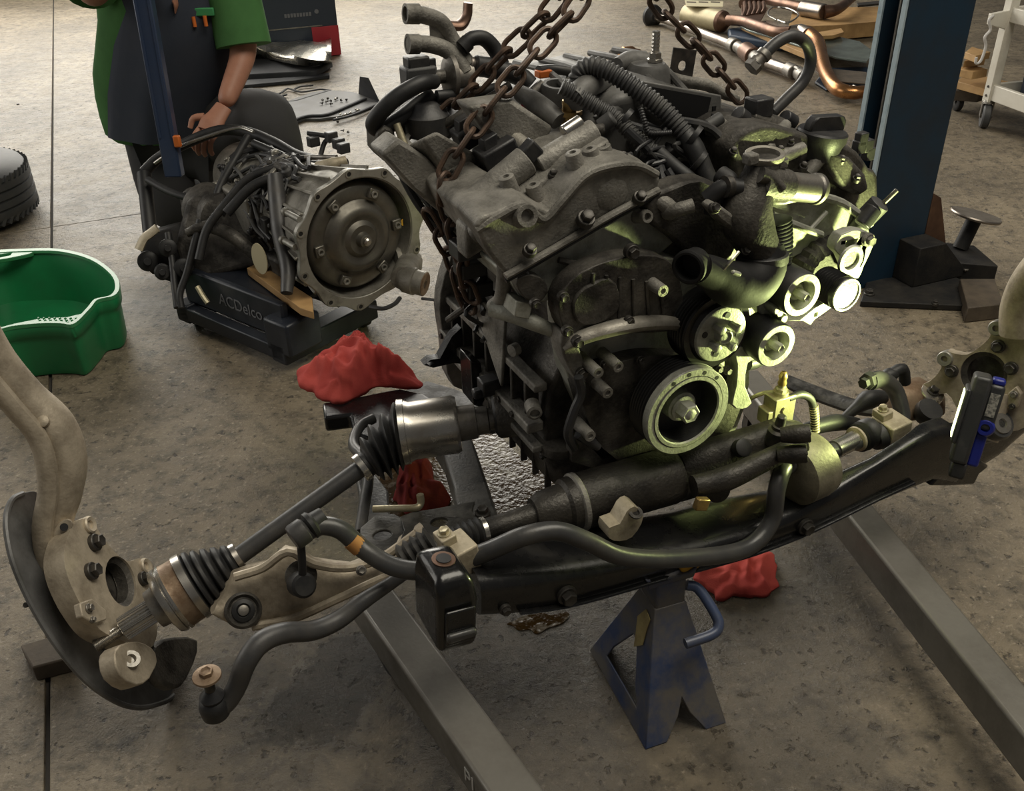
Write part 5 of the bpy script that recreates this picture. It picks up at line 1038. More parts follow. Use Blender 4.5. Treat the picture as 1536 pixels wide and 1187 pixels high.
lo.rotation_euler = (fL - XV * 0.15 + ZV * 0.42).to_track_quat('-Z', 'Z').to_euler()

# ------------------------------------------------------------------ shop rags
def rag(label, outline, z0, zh, m, seed, fold=1.0):
    L = smooth_loop([PZ(x, y, z0) for x, y in outline], 6); c = sum(L, Vector()) / len(L); n = len(L); K = 34
    mb = MB(); R = []; sv = Vector((seed * 3.1, seed * 1.7, seed * 0.9)); th = seed * 0.7
    ca, sa = math.cos(th), math.sin(th)
    def ridge(q, f, k):
        w = Vector((noise.noise(q * 9 + sv), noise.noise(q * 9 + sv + Vector((7, 3, 1))), 0)) * 0.05
        a = q + w; u = (a.x * ca + a.y * sa) * f; v_ = (-a.x * sa + a.y * ca) * f * 0.38
        nz = noise.noise(Vector((u, v_, k)) + sv); return 1 - min(1, 2.1 * (math.sqrt(nz * nz + 0.009) - 0.085))
    for j in range(K):
        t = j / (K - 1); ring = []
        for p in L:
            q = p.lerp(c, t * 0.985); pr = 1 - (1 - t) ** 2.6
            r1 = ridge(q, 24, 0.3); r2 = ridge(q.yxz, 33, 5.3); r3 = ridge(q, 62, 9.1)
            g = 0.28 + fold * (0.52 * r1 ** 1.3 + 0.28 * r2 ** 1.5 + 0.05 * r3) + 0.25 * noise.noise(q * 7 + sv)
            lat = (q - c); lat.z = 0
            off = lat.normalized() * (0.016 * noise.noise(q * 26 + sv) + 0.008 * noise.noise(q * 60 + sv)) * (1 - t) if lat.length > 1e-4 else Vector()
            ring.append(Vector((q.x + off.x, q.y + off.y, z0 + 0.002 + max(zh * pr * g, 0.0) + 0.010 * (1 - t) * max(0, r1 - 0.3))))
        R.append(ring)
    R = [[Vector((p.x, p.y, z0)) for p in R[0]]] + R
    mb.loft(R); return tag(mb.build('shop_rag', m, smooth=180), label, 'rag')
rag('crumpled red shop rag draped over the rear corner of the black subframe', [(446, 568), (470, 548), (492, 534), (512, 518), (540, 512), (558, 520), (560, 534), (585, 540), (606, 556), (622, 566), (630, 576), (618, 584), (590, 583), (560, 584), (535, 598), (508, 606), (480, 600), (460, 588)], 0.285, 0.062, 'red_cloth', 2, 1.15)
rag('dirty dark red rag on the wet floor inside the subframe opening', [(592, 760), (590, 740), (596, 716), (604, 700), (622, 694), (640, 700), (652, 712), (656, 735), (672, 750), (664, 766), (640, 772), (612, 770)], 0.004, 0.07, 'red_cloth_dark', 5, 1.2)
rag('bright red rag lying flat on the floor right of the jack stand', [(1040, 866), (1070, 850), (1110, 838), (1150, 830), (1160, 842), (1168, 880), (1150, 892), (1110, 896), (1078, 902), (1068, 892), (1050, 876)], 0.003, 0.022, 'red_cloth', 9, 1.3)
# ------------------------------------------------------------------ engine
en = thing('engine', 'dusty aluminium V6 engine hanging from rusty chains in the middle', 'engine', E(0, -0.3, 0.3))
def eprism(pts, v0, v1, m, name, bevel=0.003, holes=(), parent=None, s=1, taper=None):
    """front outline traced on plane v0, carried straight back to v1"""
    L = pv(pts, v0); L = smooth_loop(L, s) if s > 1 else L
    mb = MB(); mb.prism(L, FV * (v1 - v0), [pv(h, v0) for h in holes]); return mb.build(name, m, parent or en, bevel=bevel)
def etube(pts, r, m, name, n=12, s=5, parent=None, flat=1.0):
    mb = MB(); mb.tube([PV(*p) for p in pts], r, n, s, flat=flat); return mb.build(name, m, parent or en)
def ecorr(pts, r, pitch, m, name, amp=0.16):
    mb = MB(); mb.corr([PV(*p) for p in pts], r, pitch, amp); return mb.build(name, m, en, smooth=50)
def elathe(x, y, v, ax, prof, m, name, n=28, parent=None, smooth=38):
    mb = MB(); mb.lathe(PV(x, y, v), ax, prof, n); return mb.build(name, m, parent or en, smooth=smooth)
def uw(pts, v): return [E(u, v, w) for u, w in pts]

# crankcase and bell-housing end
cc_ = [(-0.185, 0.43), (0.20, 0.43), (0.225, 0.55), (0.20, 0.64), (0.30, 0.70), (0.06, 0.78), (-0.18, 0.70), (-0.145, 0.60), (-0.175, 0.53)]
mb = MB(); mb.prism(uw(cc_, -0.125), FV * -0.36); mb.build('cylinder_block', 'cast_dark', en, bevel=0.006)
fl_ = [(-0.20, 0.36), (-0.215, 0.47), (-0.215, 0.56), (-0.17, 0.66), (-0.08, 0.73), (0.10, 0.73), (0.20, 0.66), (0.24, 0.52), (0.22, 0.36), (0.10, 0.33), (-0.10, 0.33)]
mb = MB(); mb.prism(smooth_loop(uw(fl_, -0.475), 3), FV * -0.03); mb.build('bell_housing_flange', 'cast', en, bevel=0.003)
# bedplate side rails and ribs on the left flank
for w, u, r in ((0.548, -0.195, 0.007), (0.478, -0.205, 0.009), (0.435, -0.20, 0.006)):
    mb = MB(); mb.box(E(u, -0.30, w), XV * r * 1.6, FV * 0.185, ZV * r); mb.build('side_rail', 'cast', en, bevel=0.003)
for k in range(7):
    v = -0.15 - k * 0.05; mb = MB(); mb.box(E(-0.195, v, 0.50), XV * 0.012, FV * 0.004, ZV * 0.045); mb.build('side_rib', 'cast_dark', en, bevel=0.002)
    c = E(-0.216, v - 0.02, 0.478); bolt(en, c, -XV, 0.008)
mb = MB(); mb.prism([E(-0.20, -0.22, 0.62), E(-0.205, -0.35, 0.62), E(-0.21, -0.22, 0.50)], -XV * 0.006); mb.build('triangular_bracket', 'cast', en, bevel=0.002)
eye = PU(773, 524, -0.215); mb = MB(); mb.lathe(eye, -XV + FV * 0.3, [(-0.004, 0.010), (0.008, 0.010), (0.009, 0.006)], 16); mb.build('bracket_eye', 'cast', en)
# oil pan
def rr2(u0, u1, v0, v1, w, r=0.05, n=5):
    out = []
    for cu, cv, a0 in ((u1 - r, v1 - r, 0), (u0 + r, v1 - r, 90), (u0 + r, v0 + r, 180), (u1 - r, v0 + r, 270)):
        for k in range(n + 1):
            a = math.radians(a0 + 90 * k / n); out.append(E(cu + r * math.cos(a), cv + r * math.sin(a), w))
    return out
mb = MB(); mb.loft([rr2(-0.195, 0.20, -0.47, -0.085, 0.44, 0.03), rr2(-0.195, 0.20, -0.47, -0.085, 0.425, 0.03), rr2(-0.185, 0.195, -0.46, -0.09, 0.42, 0.035), rr2(-0.178, 0.19, -0.44, -0.095, 0.36, 0.05), rr2(-0.155, 0.17, -0.40, -0.115, 0.325, 0.06), rr2(-0.11, 0.13, -0.36, -0.15, 0.315, 0.05)][::-1])
mb.build('oil_pan', 'cast_dark', en, smooth=50)
for k in range(6): bolt(en, E(-0.19, -0.12 - k * 0.06, 0.418) - ZV * 0.0, -ZV - XV, 0.007)
# front face of pan: wedge shaped lower cover lip
mb = MB(); mb.prism(pv([(856, 640), (905, 690), (960, 672), (985, 690), (900, 706), (858, 694)], -0.075), BK * 0.02); mb.build('pan_lip', 'cast_dark', en, bevel=0.002)
# axle bore through the pan
bc = PD(748, 622, 1.60); mb = MB()
mb.lathe(bc, iad, [(-0.004, px(24, bc)), (-0.006, px(33, bc)), (0.0, px(36, bc)), (0.06, px(38, bc)), (0.075, px(34, bc))], 32); bo = mb.build('axle_bore', 'cast_dark', en)
mb = MB(); mb.lathe(bc - iad * 0.004, iad, [(-0.003, px(22, bc)), (-0.006, px(27, bc)), (-0.002, px(31, bc))], 28); mb.build('axle_seal', 'rubber', bo)
elathe(801, 617, -0.10, -XV * 0.3 + FV, [(-0.02, 0.012), (0.006, 0.012), (0.008, 0.008), (0.002, 0.0075)], 'cast', 'drain_boss', 20)
# left rear mount bracket with eye
mb = MB(); mb.prism([PV(x, y, -0.40) for x, y in ((636, 548), (646, 540), (660, 538), (678, 505), (692, 492), (712, 500), (712, 548), (680, 545), (650, 552))], BK * 0.02, [[PV(x, y, -0.40) for x, y in ((640, 545), (648, 542), (652, 546), (644, 549))]]); mb.build('mount_bracket', 'black_paint', en, bevel=0.002)
mb = MB(); mb.prism([PV(x, y, -0.30) for x, y in ((706, 540), (722, 545), (728, 600), (722, 612), (710, 608))], BK * 0.05); mb.build('mount_leg', 'black_paint', en, bevel=0.003)
mb = MB(); mb.box(PV(733, 578, -0.25), XV * 0.016, FV * 0.014, ZV * 0.014); mb.box(PV(716, 590, -0.25), XV * 0.008, FV * 0.008, ZV * 0.008); mb.build('knock_sensor', 'plastic', en, bevel=0.003)

# ------------------------------------------------ front covers
eprism([(838, 470), (850, 440), (880, 415), (930, 392), (985, 385), (1030, 395), (1075, 430), (1110, 480), (1125, 540), (1118, 610), (1085, 670), (1010, 695), (935, 695), (893, 662), (872, 615), (850, 560)], -0.095, -0.135, 'cast_front', 'front_plate', 0.003, s=2)
eprism([(838, 452), (858, 420), (890, 400), (938, 386), (985, 384), (1012, 400), (1024, 440), (1022, 480), (1000, 498), (950, 500), (900, 506), (862, 512), (844, 490)], -0.065, -0.10, 'cast_dark', 'timing_cover', 0.006, s=2)
eprism([(860, 455), (878, 432), (915, 418), (930, 440), (926, 470), (890, 488), (866, 484)], -0.060, -0.08, 'cast_dark', 'cover_boss', 0.006, s=2)
mb = MB(); mb.tube([PV(*p) for p in ((846, 520, -0.07), (872, 506, -0.06), (912, 494, -0.055), (955, 486, -0.055), (1000, 484, -0.055), (1030, 490, -0.055))], [0.012, 0.015, 0.016, 0.016, 0.015, 0.013], 12, 5, flat=0.7); mb.build('cover_rim', 'cast_pale', en)
eprism([(868, 566), (905, 552), (935, 542), (968, 535), (1010, 535), (1060, 545), (1110, 565), (1112, 610), (1080, 665), (1000, 692), (925, 690), (890, 650), (874, 605)], -0.065, -0.10, 'cast_dark', 'lower_cover', 0.006, s=2)
eprism([(846, 498), (862, 510), (876, 540), (880, 575), (866, 572), (850, 545), (842, 520)], -0.062, -0.10, 'cast', 'cover_pillar', 0.006, s=2)
for x, y, v, r in ((851, 497, -0.055, 0.0085), (867, 513, -0.052, 0.0095), (873, 560, -0.058, 0.0095), (906, 546, -0.06, 0.0085), (845, 446, -0.06, 0.0085), (948, 378, -0.06, 0.011), (803, 456, -0.08, 0.008), (885, 655, -0.06, 0.0085), (944, 482, -0.05, 0.008), (960, 540, -0.058, 0.007)): bolt(en, PV(x, y, v), FV, r)
for x, y, v, l, r in ((928, 551, -0.03, 0.05, 0.0085), (898, 560, -0.03, 0.055, 0.0085), (912, 590, -0.03, 0.06, 0.009), (995, 437, -0.035, 0.04, 0.009), (886, 655, -0.03, 0.05, 0.009)):
    c = PV(x, y, v); mb = MB(); mb.lathe(c, BK, [(0.003, r * 0.45), (0, r * 0.5), (0, r), (l, r * 1.15)], 16); mb.build('stud_boss', 'cast', en)
mb = MB(); mb.tube([PV(*p) for p in ((868, 565, -0.05), (872, 590, -0.05), (862, 615, -0.05), (852, 650, -0.05), (862, 672, -0.055))], 0.0075, 8, 4); mb.build('sensor_lead', 'plastic', en)
mb = MB(); mb.tube([PV(*p) for p in ((868, 650, -0.05), (885, 662, -0.045), (898, 672, -0.04))], [0.010, 0.009, 0.006], 10, 3); mb.build('crank_sensor', 'plastic', en)
# ------------------------------------------------ crank pulley
R_ = 0.0737; c = E(0, 0, _c.z)
prof = [(-0.052, R_ * 0.55), (-0.052, R_ * 0.99)]
for k in range(6): t = -0.050 + k * 0.0058; prof += [(t, R_ * 1.02), (t + 0.0022, R_ * 0.965), (t + 0.0036, R_ * 0.965)]
prof += [(-0.013, R_ * 1.02), (-0.002, R_ * 1.02), (0, R_ * 1.0), (0, R_ * 0.86), (-0.003, R_ * 0.855), (-0.003, R_ * 0.84), (0.001, R_ * 0.835), (0.001, R_ * 0.76), (-0.002, R_ * 0.74)]
mb = MB(); mb.lathe(c, FV, prof, 64, False, False); cp_ = mb.build('crank_pulley', 'cast_front', en, smooth=30)
prof = [(-0.05, R_ * 0.985)]
for k in range(6): t = -0.050 + k * 0.0058; prof += [(t, R_ * 1.025), (t + 0.0022, R_ * 0.97), (t + 0.0036, R_ * 0.97)]
prof += [(-0.014, R_ * 1.025), (-0.010, R_ * 1.0)]
mb = MB(); mb.lathe(c, FV, prof, 64, False, False); mb.build('ribbed_band', 'pulley_black', cp_, smooth=25)
mb = MB(); mb.lathe(c, FV, [(-0.045, R_ * 0.36), (-0.018, R_ * 0.34), (-0.016, R_ * 0.30)], 32); hb = mb.build('pulley_hub', 'cast_front', cp_)
mb = MB(); mb.lathe(c, FV, [(-0.018, 0.0215), (-0.013, 0.0215), (-0.012, 0.0195)], 30); mb.lathe(c, FV, [(-0.012, 0.0165), (0.006, 0.0165), (0.008, 0.0145), (0.007, 0.010), (0.009, 0.007)], 6); mb.build('crank_bolt', 'cast_front', hb)
mb = MB(); mb.lathe(c, FV, [(-0.002, R_ * 0.74), (-0.040, R_ * 0.715), (-0.0405, R_ * 0.30)], 40, False, False); mb.build('pulley_web_shade', 'plastic', cp_)  # dark plastic stands in for the shade inside the pulley
for k in range(4):
    a = math.radians(118 - k * 24); q = c + (XV * math.cos(a) + ZV * math.sin(a)) * R_ * 0.925
    mb = MB(); mb.lathe(q, FV, [(-0.002, 0.0034), (0.0004, 0.0034)], 14); mb.build('balance_hole', 'sticker_black', cp_)
# ------------------------------------------------ water pump pulley
wv = -0.015; c = PV(1082, 502, wv); Q = lambda n: px(n, c)
prof = [(-0.055, Q(30)), (-0.055, Q(61))]
for k in range(6): t = -0.052 + k * 0.0062; prof += [(t, Q(62)), (t + 0.002, Q(58)), (t + 0.0038, Q(58))]
prof += [(-0.013, Q(62)), (-0.010, Q(60)), (-0.010, Q(50)), (-0.004, Q(46)), (-0.002, Q(43))]
mb = MB(); mb.lathe(c, FV, prof, 56, False, False); wp_ = mb.build('water_pump_pulley', 'pulley_black', en, smooth=25)
mb = MB(); mb.lathe(c, FV, [(-0.014, Q(50)), (-0.004, Q(46)), (0.0, Q(44.5)), (0.001, Q(42)), (-0.001, Q(20)), (-0.001, 0.0005)], 48); pf = mb.build('pulley_face', 'cast_front', wp_)
mb = MB(); mb.lathe(c, FV, [(-0.01, Q(13)), (0.012, Q(12)), (0.013, Q(10)), (0.010, Q(9.5)), (0.011, Q(3))], 24); mb.build('pump_hub', 'cast_front', wp_)
for k in range(4):
    a = math.radians(35 + 90 * k); q = c + (XV * math.cos(a) + ZV * math.sin(a)) * Q(21); mb = MB(); mb.lathe(q, FV, [(-0.004, Q(6)), (0.008, Q(6)), (0.009, Q(7)), (0.018, Q(7)), (0.019, Q(5))], 6); mb.build('pulley_bolt', 'cast_front', wp_)
    a += math.radians(42); q = c + (XV * math.cos(a) + ZV * math.sin(a)) * Q(32); mb = MB(); mb.lathe(q, FV, [(-0.003, Q(5)), (0.0016, Q(5))], 14); mb.build('pulley_hole', 'sticker_black', wp_)
# ------------------------------------------------ idlers
for x, y, v, nm in ((1203, 443, -0.005, 'idler_pulley'), (1164.5, 519, -0.003, 'idler_pulley')):
    c = PV(x, y, v); q = lambda n: px(n, c)
    mb = MB(); mb.lathe(c, FV, [(-0.055, q(20)), (-0.055, q(32)), (-0.052, q(35)), (-0.004, q(35.5)), (0, q(34))], 44, True, False); ip = mb.build(nm, 'plastic', en)
    mb = MB(); mb.lathe(c, FV, [(-0.003, q(34.5)), (0.001, q(33.5)), (0.001, q(24)), (-0.004, q(21)), (-0.022, q(20)), (-0.022, q(9))], 40, False, True); mb.build('idler_face', 'cast_front', ip)
    mb = MB(); mb.lathe(c, FV, [(-0.022, q(14)), (-0.012, q(13)), (-0.012, q(9))], 20); mb.lathe(c, FV, [(-0.014, q(7.5)), (0.010, q(7.5)), (0.012, q(6)), (0.010, q(4))], 6); mb.build('idler_bolt', 'cast_front', ip)
# tensioner arm and bracket between idlers
eprism([(1135, 452), (1158, 440), (1182, 470), (1172, 500), (1150, 480), (1138, 468)], -0.045, -0.07, 'cast_front', 'tensioner_arm', 0.003)
for x, y in ((1167, 466), (1177, 479), (1171, 470)): 
    c = PV(x, y, -0.02); mb = MB(); mb.lathe(c, BK, [(0, 0.006), (0.002, 0.0075), (0.03, 0.0075)], 14); mb.build('tensioner_stud', 'cast_front', en)
eprism([(1178, 482), (1200, 480), (1222, 462), (1240, 452), (1250, 460), (1222, 480), (1216, 488), (1205, 482)], -0.04, -0.065, 'cast_front', 'alternator_bracket', 0.002, holes=[[(1222, 470), (1227, 468), (1226, 474), (1221, 476)]])
eprism([(1102, 528), (1112, 520), (1130, 522), (1136, 538), (1122, 545), (1118, 580), (1128, 605), (1112, 614), (1098, 608), (1104, 580), (1106, 548)], -0.04, -0.075, 'cast_front', 'compressor_bracket', 0.003, s=2)
etube(((1118, 545, -0.09), (1135, 540, -0.10), (1145, 530, -0.11)), 0.014, 'plastic', 'bracket_tube')
for x, y in ((1078, 553), (1091, 556)): bolt(en, PV(x, y, -0.05), FV, 0.0075, 'cast')
# ------------------------------------------------ alternator
c = PV(1270, 443, -0.005); q = lambda n: px(n, c)
prof = [(-0.055, q(20)), (-0.055, q(26))]
for k in range(7): t = -0.052 + k * 0.0058; prof += [(t, q(27.5)), (t + 0.0022, q(24.5)), (t + 0.0036, q(24.5))]
prof += [(-0.010, q(27.5)), (-0.004, q(27.5)), (0.0, q(26))]
mb = MB(); mb.lathe(c, FV, prof, 40, True, False); al = mb.build('alternator_pulley', 'pulley_black', en, smooth=25)
mb = MB(); mb.lathe(c, FV, [(-0.004, q(27)), (0.001, q(26)), (0.001, q(23.5)), (-0.001, q(22.5)), (0.0, q(10)), (0.0005, 0.0005)], 40); mb.build('pulley_cap', 'cast_front', al)
ac = PV(1232, 420, -0.085); ab = MB(); ab.lathe(ac + XV * 0.02, BK, [(0.0, 0.045), (0.012, 0.062), (0.05, 0.066), (0.09, 0.064), (0.105, 0.05)], 44, teeth=22, td=0.06); ab.build('alternator_body', 'cast_dark', en, smooth=25)
eprism([(1262, 352), (1290, 345), (1308, 352), (1312, 365), (1296, 400), (1288, 418), (1274, 412), (1262, 385), (1252, 375)], -0.055, -0.075, 'cast_front', 'alternator_frame', 0.002, s=2, holes=[[(1270, 362), (1288, 358), (1280, 372), (1268, 372)], [(1282, 380), (1292, 370), (1288, 395)]])
c2_ = PV(1275, 390, -0.048); mb = MB(); mb.lathe(c2_, FV, [(0, 0.026), (0.004, 0.024), (0.004, 0.016), (0, 0.015)], 28); mb.build('bearing_cap', 'cast_front', en)
bolt(en, PV(1303, 360, -0.05), FV, 0.011, 'cast')
# ------------------------------------------------ cylinder heads
eprism([(764, 418), (800, 398), (860, 364), (920, 330), (985, 298), (1040, 310), (1050, 352), (1010, 365), (985, 388), (940, 390), (880, 410), (848, 440), (815, 455), (780, 445)], -0.115, -0.46, 'cast_front', 'cylinder_head', 0.004)
eprism([(1085, 320), (1160, 300), (1215, 292), (1262, 306), (1302, 335), (1306, 352), (1285, 372), (1262, 378), (1225, 372), (1195, 385), (1175, 395), (1140, 400), (1090, 390)], -0.115, -0.46, 'cast_front', 'cylinder_head', 0.004)
etube(((1158, 322, -0.108), (1190, 336, -0.106), (1232, 352, -0.106)), 0.006, 'cast_front', 'head_rib', 8, 3)
etube(((1240, 318, -0.108), (1215, 345, -0.106)), 0.004, 'cast_front', 'head_rib', 8, 1)
etube(((838, 390, -0.108), (870, 398, -0.10), (895, 408, -0.09), (905, 415, -0.085)), [0.005, 0.006, 0.006, 0.0045], 'cast_dark', 'coolant_pin', 8, 4)
# ------------------------------------------------ left valve cover, one lofted casting
gas = [(758, 412), (800, 388), (860, 353), (920, 318), (988, 282)]
crest = [(712, 338), (745, 318), (786, 300), (822, 318), (848, 292), (880, 258), (912, 246), (950, 244), (984, 258)]
loopL = gas + crest[::-1]
v0 = -0.10; L0 = smooth_loop(pv(loopL, v0), 2)
# the rear end of the same cover, lower at the back
ctrL = sum(L0, Vector()) / len(L0)
mb = MB(); L1 = [p + BK * 0.045 + ZV * 0.006 for p in L0]
L2 = [p + BK * 0.12 + (ctrL - p) * 0.04 for p in L0]; L3 = [p + BK * 0.38 + (ctrL - p) * 0.08 for p in L0]; L4 = [p + BK * 0.40 + (ctrL - p) * 0.22 for p in L0]
rings = [[ctrL + (p - ctrL) * 0.985 for p in L0], [p + BK * 0.006 for p in L0], L1, L2, L3, L4]
nrm = (L0[1] - L0[0]).cross(L0[5] - L0[0])
mb.loft(rings if True else rings[::-1]); vc = mb.build('valve_cover', 'cast', en, bevel=0.004, seg=3, smooth=45)
mb = MB(); mb.tube([PV(x, y + 3, -0.093) for x, y in gas], 0.0065, 8, 3, flat=0.8); mb.build('cover_flange', 'cast', vc)
mb = MB(); mb.tube([PV(x, y + 9, -0.096) for x, y in gas], 0.005, 8, 3, flat=0.8); mb.build('gasket', 'rubber', vc)
for x, y, r in ((879, 328, 0.013), (795, 375, 0.010), (960, 296, 0.010)):
    bolt(vc, PV(x, y, -0.085), FV * 0.6 + ZV * 0.8, r)
for x, y, v, r in ((790, 324, -0.09, 0.017), (970, 355 - 30, -0.09, 0.010)):
    c = PV(x, y, v); mb = MB(); mb.lathe(c, FV + ZV * 0.3, [(-0.03, r * 1.1), (0.0, r), (0.003, r * 0.9), (0.003, r * 0.55), (-0.006, r * 0.5)], 20); mb.build('cover_boss', 'cast', vc)
mb = MB(); mb.tube([PV(*p) for p in ((715, 345, -0.105), (745, 326, -0.10), (786, 308, -0.098), (815, 330, -0.097), (845, 300, -0.097), (878, 264, -0.098), (915, 250, -0.098), (955, 248, -0.098), (985, 262, -0.10))], 0.006, 8, 5); mb.build('crest_ridge', 'cast', vc)
mb = MB(); mb.ball(PV(905, 285, -0.125), (0.05, 0.03, 0.045)); mb.ball(PV(800, 345, -0.125), (0.035, 0.025, 0.03)); mb.build('cam_bulge', 'cast', vc)
for x, y, v in ((860, 232, -0.13), (885, 226, -0.14), (905, 222, -0.15), (800, 280, -0.14), (760, 268, -0.15)):
    c = PV(x, y, v); mb = MB(); mb.lathe(c, ZV - XV * 0.3, [(-0.03, 0.014), (0.003, 0.011), (0.004, 0.009), (0.004, 0.005), (-0.004, 0.0045)], 16); mb.build('bolt_boss', 'cast', vc)
# cross ridges and coil tubes over the left bank (they run across the bank)
def lat(x0, y0, x1, y1, v, r, m, name, n=16, r2=None, v1=None):
    mb = MB(); mb.cyl(PV(x0, y0, v), PV(x1, y1, v if v1 is None else v1), r, n, r2); return mb.build(name, m, en, bevel=0.002)
lat(700, 318, 790, 240, -0.19, 0.024, 'cast', 'coil_tube', r2=0.022); lat(806, 250, 892, 196, -0.19, 0.020, 'cast', 'coil_tube', r2=0.018)
mb = MB(); a, b = PV(690, 340, -0.17), PV(905, 208, -0.17); d_ = (b - a).normalized(); mb.box((a + b) / 2 - ZV * 0.02, (b - a) / 2, FV * 0.02, ZV * 0.025); mb.build('coil_rail', 'cast', en, bevel=0.006, seg=3)
for x, y, v in ((796, 226, -0.19),): 
    mb = MB(); c = PV(x, y, v); mb.box(c, XV * 0.009 + ZV * 0.008, FV * 0.010, ZV * 0.010 - XV * 0.009); mb.build('coil_connector', 'plastic', en, bevel=0.003)
lat(845, 200, 872, 182, -0.20, 0.011, 'steel', 'injector_tube')
for x, y, v, s in ((745, 230, -0.27, 1.0), (706, 200, -0.34, 0.9), (672, 186, -0.42, 0.9)):
    c = PV(x, y, v); mb = MB(); mb.box(c, (XV * 0.9 + ZV * 0.35) * 0.030 * s, FV * 0.022 * s, (ZV * 0.9 - XV * 0.35) * 0.018 * s); k_ = mb.build('ignition_coil', 'plastic', en, bevel=0.004)
    mb = MB(); mb.box(c + (ZV * 0.9 - XV * 0.35) * 0.022 * s - XV * 0.006, (XV * 0.9 + ZV * 0.35) * 0.012 * s, FV * 0.012 * s, ZV * 0.010 * s); mb.build('coil_plug', 'plastic', k_, bevel=0.002)
# rear sections of the left cover: angular housing and long channel
mb = MB(); hp = [(632, 208), (656, 196), (712, 228), (742, 262), (736, 284), (700, 296), (668, 262)]
mb.prism(pv(hp, -0.29), BK * 0.07 - ZV * 0.03); mb.build('cam_housing', 'cast', en, bevel=0.006, seg=3)
mb = MB(); mb.prism(pv([(572, 232), (598, 210), (640, 236), (690, 290), (745, 345), (735, 385), (690, 345), (620, 285)], -0.30), BK * 0.06); mb.build('rear_cover', 'cast', en, bevel=0.005)
mb = MB(); a, b = PV(612, 250, -0.34), PV(740, 362, -0.25); mb.tube([a, (a + b) / 2, b], 0.012, 10, 2); mb.build('cover_channel', 'cast_pale', en)
mb = MB(); a, b = PV(735, 182, -0.33), PV(812, 240, -0.22); mb.tube([a, (a + b) / 2, b], 0.014, 10, 2); mb.build('cover_channel', 'cast_pale', en)
mb = MB(); mb.prism(pv([(700, 160), (770, 150), (832, 192), (800, 236), (768, 232), (725, 195)], -0.27), BK * 0.05); mb.build('inner_cover', 'cast', en, bevel=0.006)
mb = MB(); mb.prism(pv([(566, 200), (578, 188), (592, 196), (600, 230), (580, 246), (568, 232)], -0.40), BK * 0.06); mb.build('rear_cap', 'cast_dark', en, bevel=0.005)
# ------------------------------------------------ exhaust flank and pipe on the left
etube(((738, 352, -0.14), (752, 364, -0.13), (757, 385, -0.13), (756, 420, -0.14), (752, 448, -0.15), (740, 460, -0.17)), 0.0115, 'cast', 'coolant_pipe', 14, 5)
etube(((715, 350, -0.15), (728, 342, -0.14), (742, 352, -0.14)), 0.017, 'cast', 'pipe_elbow', 14, 4)
for x, y, v in ((700, 372, -0.24), (705, 400, -0.28), (715, 430, -0.30)):
    mb = MB(); c = PV(x, y, v); mb.box(c, XV * 0.022, FV * 0.02, ZV * 0.013); mb.build('harness_connector', 'plastic', en, bevel=0.003)
etube(((752, 366, -0.16), (738, 380, -0.2), (715, 352, -0.25), (690, 322, -0.3)), 0.008, 'cast', 'flank_rail', 8, 4)
mb = MB(); mb.prism(smooth_loop(pv([(776, 418), (800, 412), (818, 422), (822, 440), (806, 456), (790, 450), (778, 436)], -0.095), 2), BK * 0.02); mb.build('lifting_bracket', 'cast_dark', en, bevel=0.002)
eprism([(775, 452), (800, 455), (794, 480), (772, 476)], -0.10, -0.14, 'cast_front', 'bracket_tab', 0.002)
eprism([(836, 452), (846, 448), (856, 486), (848, 490)], -0.075, -0.09, 'cast_front', 'bracket_tab', 0.002)
etube(((740, 462, -0.16), (770, 472, -0.13), (800, 484, -0.11), (828, 496, -0.10)), [0.014, 0.013, 0.012, 0.01], 'cast_front', 'water_jacket_pipe', 12, 4)
etube(((672, 480, -0.38), (686, 470, -0.35), (700, 460, -0.32)), 0.006, 'cast_dark', 'rod', 8, 3)
# knot of loose wiring below the chain
random.seed(3)
for i in range(12):
    x, y = 690 + random.uniform(-14, 30), 300 + i * 14; v = -0.33 + random.uniform(-0.03, 0.03)
    etube(((x, y, v), (x + random.uniform(-18, 18), y + 18, v + 0.02), (x + random.uniform(-10, 25), y + 40, v), (x + random.uniform(-5, 30), y + 58, v + 0.02)), random.uniform(0.0035, 0.007), 'plastic', 'loose_wire', 8, 4)
# right flank, unseen: runners, collector and mount added to block the work light
for k in range(3):
    mb = MB(); v = -0.24 - k * 0.09; mb.tube([E(0.27, v, 0.64), E(0.31, v, 0.60), E(0.315, v - 0.02, 0.50), E(0.28, -0.42, 0.42)], 0.026, 14, 5); mb.build('runner_light_block', 'exhaust_brown', en)
mb = MB(); mb.tube([E(0.27, -0.26, 0.46), E(0.27, -0.34, 0.43), E(0.26, -0.46, 0.38)], [0.05, 0.06, 0.06], 18, 4); mb.build('collector_light_block', 'exhaust_brown', en)
mb = MB(); mb.prism([E(0.18, -0.24, 0.32), E(0.28, -0.24, 0.32), E(0.28, -0.24, 0.56), E(0.18, -0.24, 0.58)], BK * 0.02); mb.build('mount_bracket', 'cast_dark', en, bevel=0.004)  # unseen plate added to stop the work light passing the block
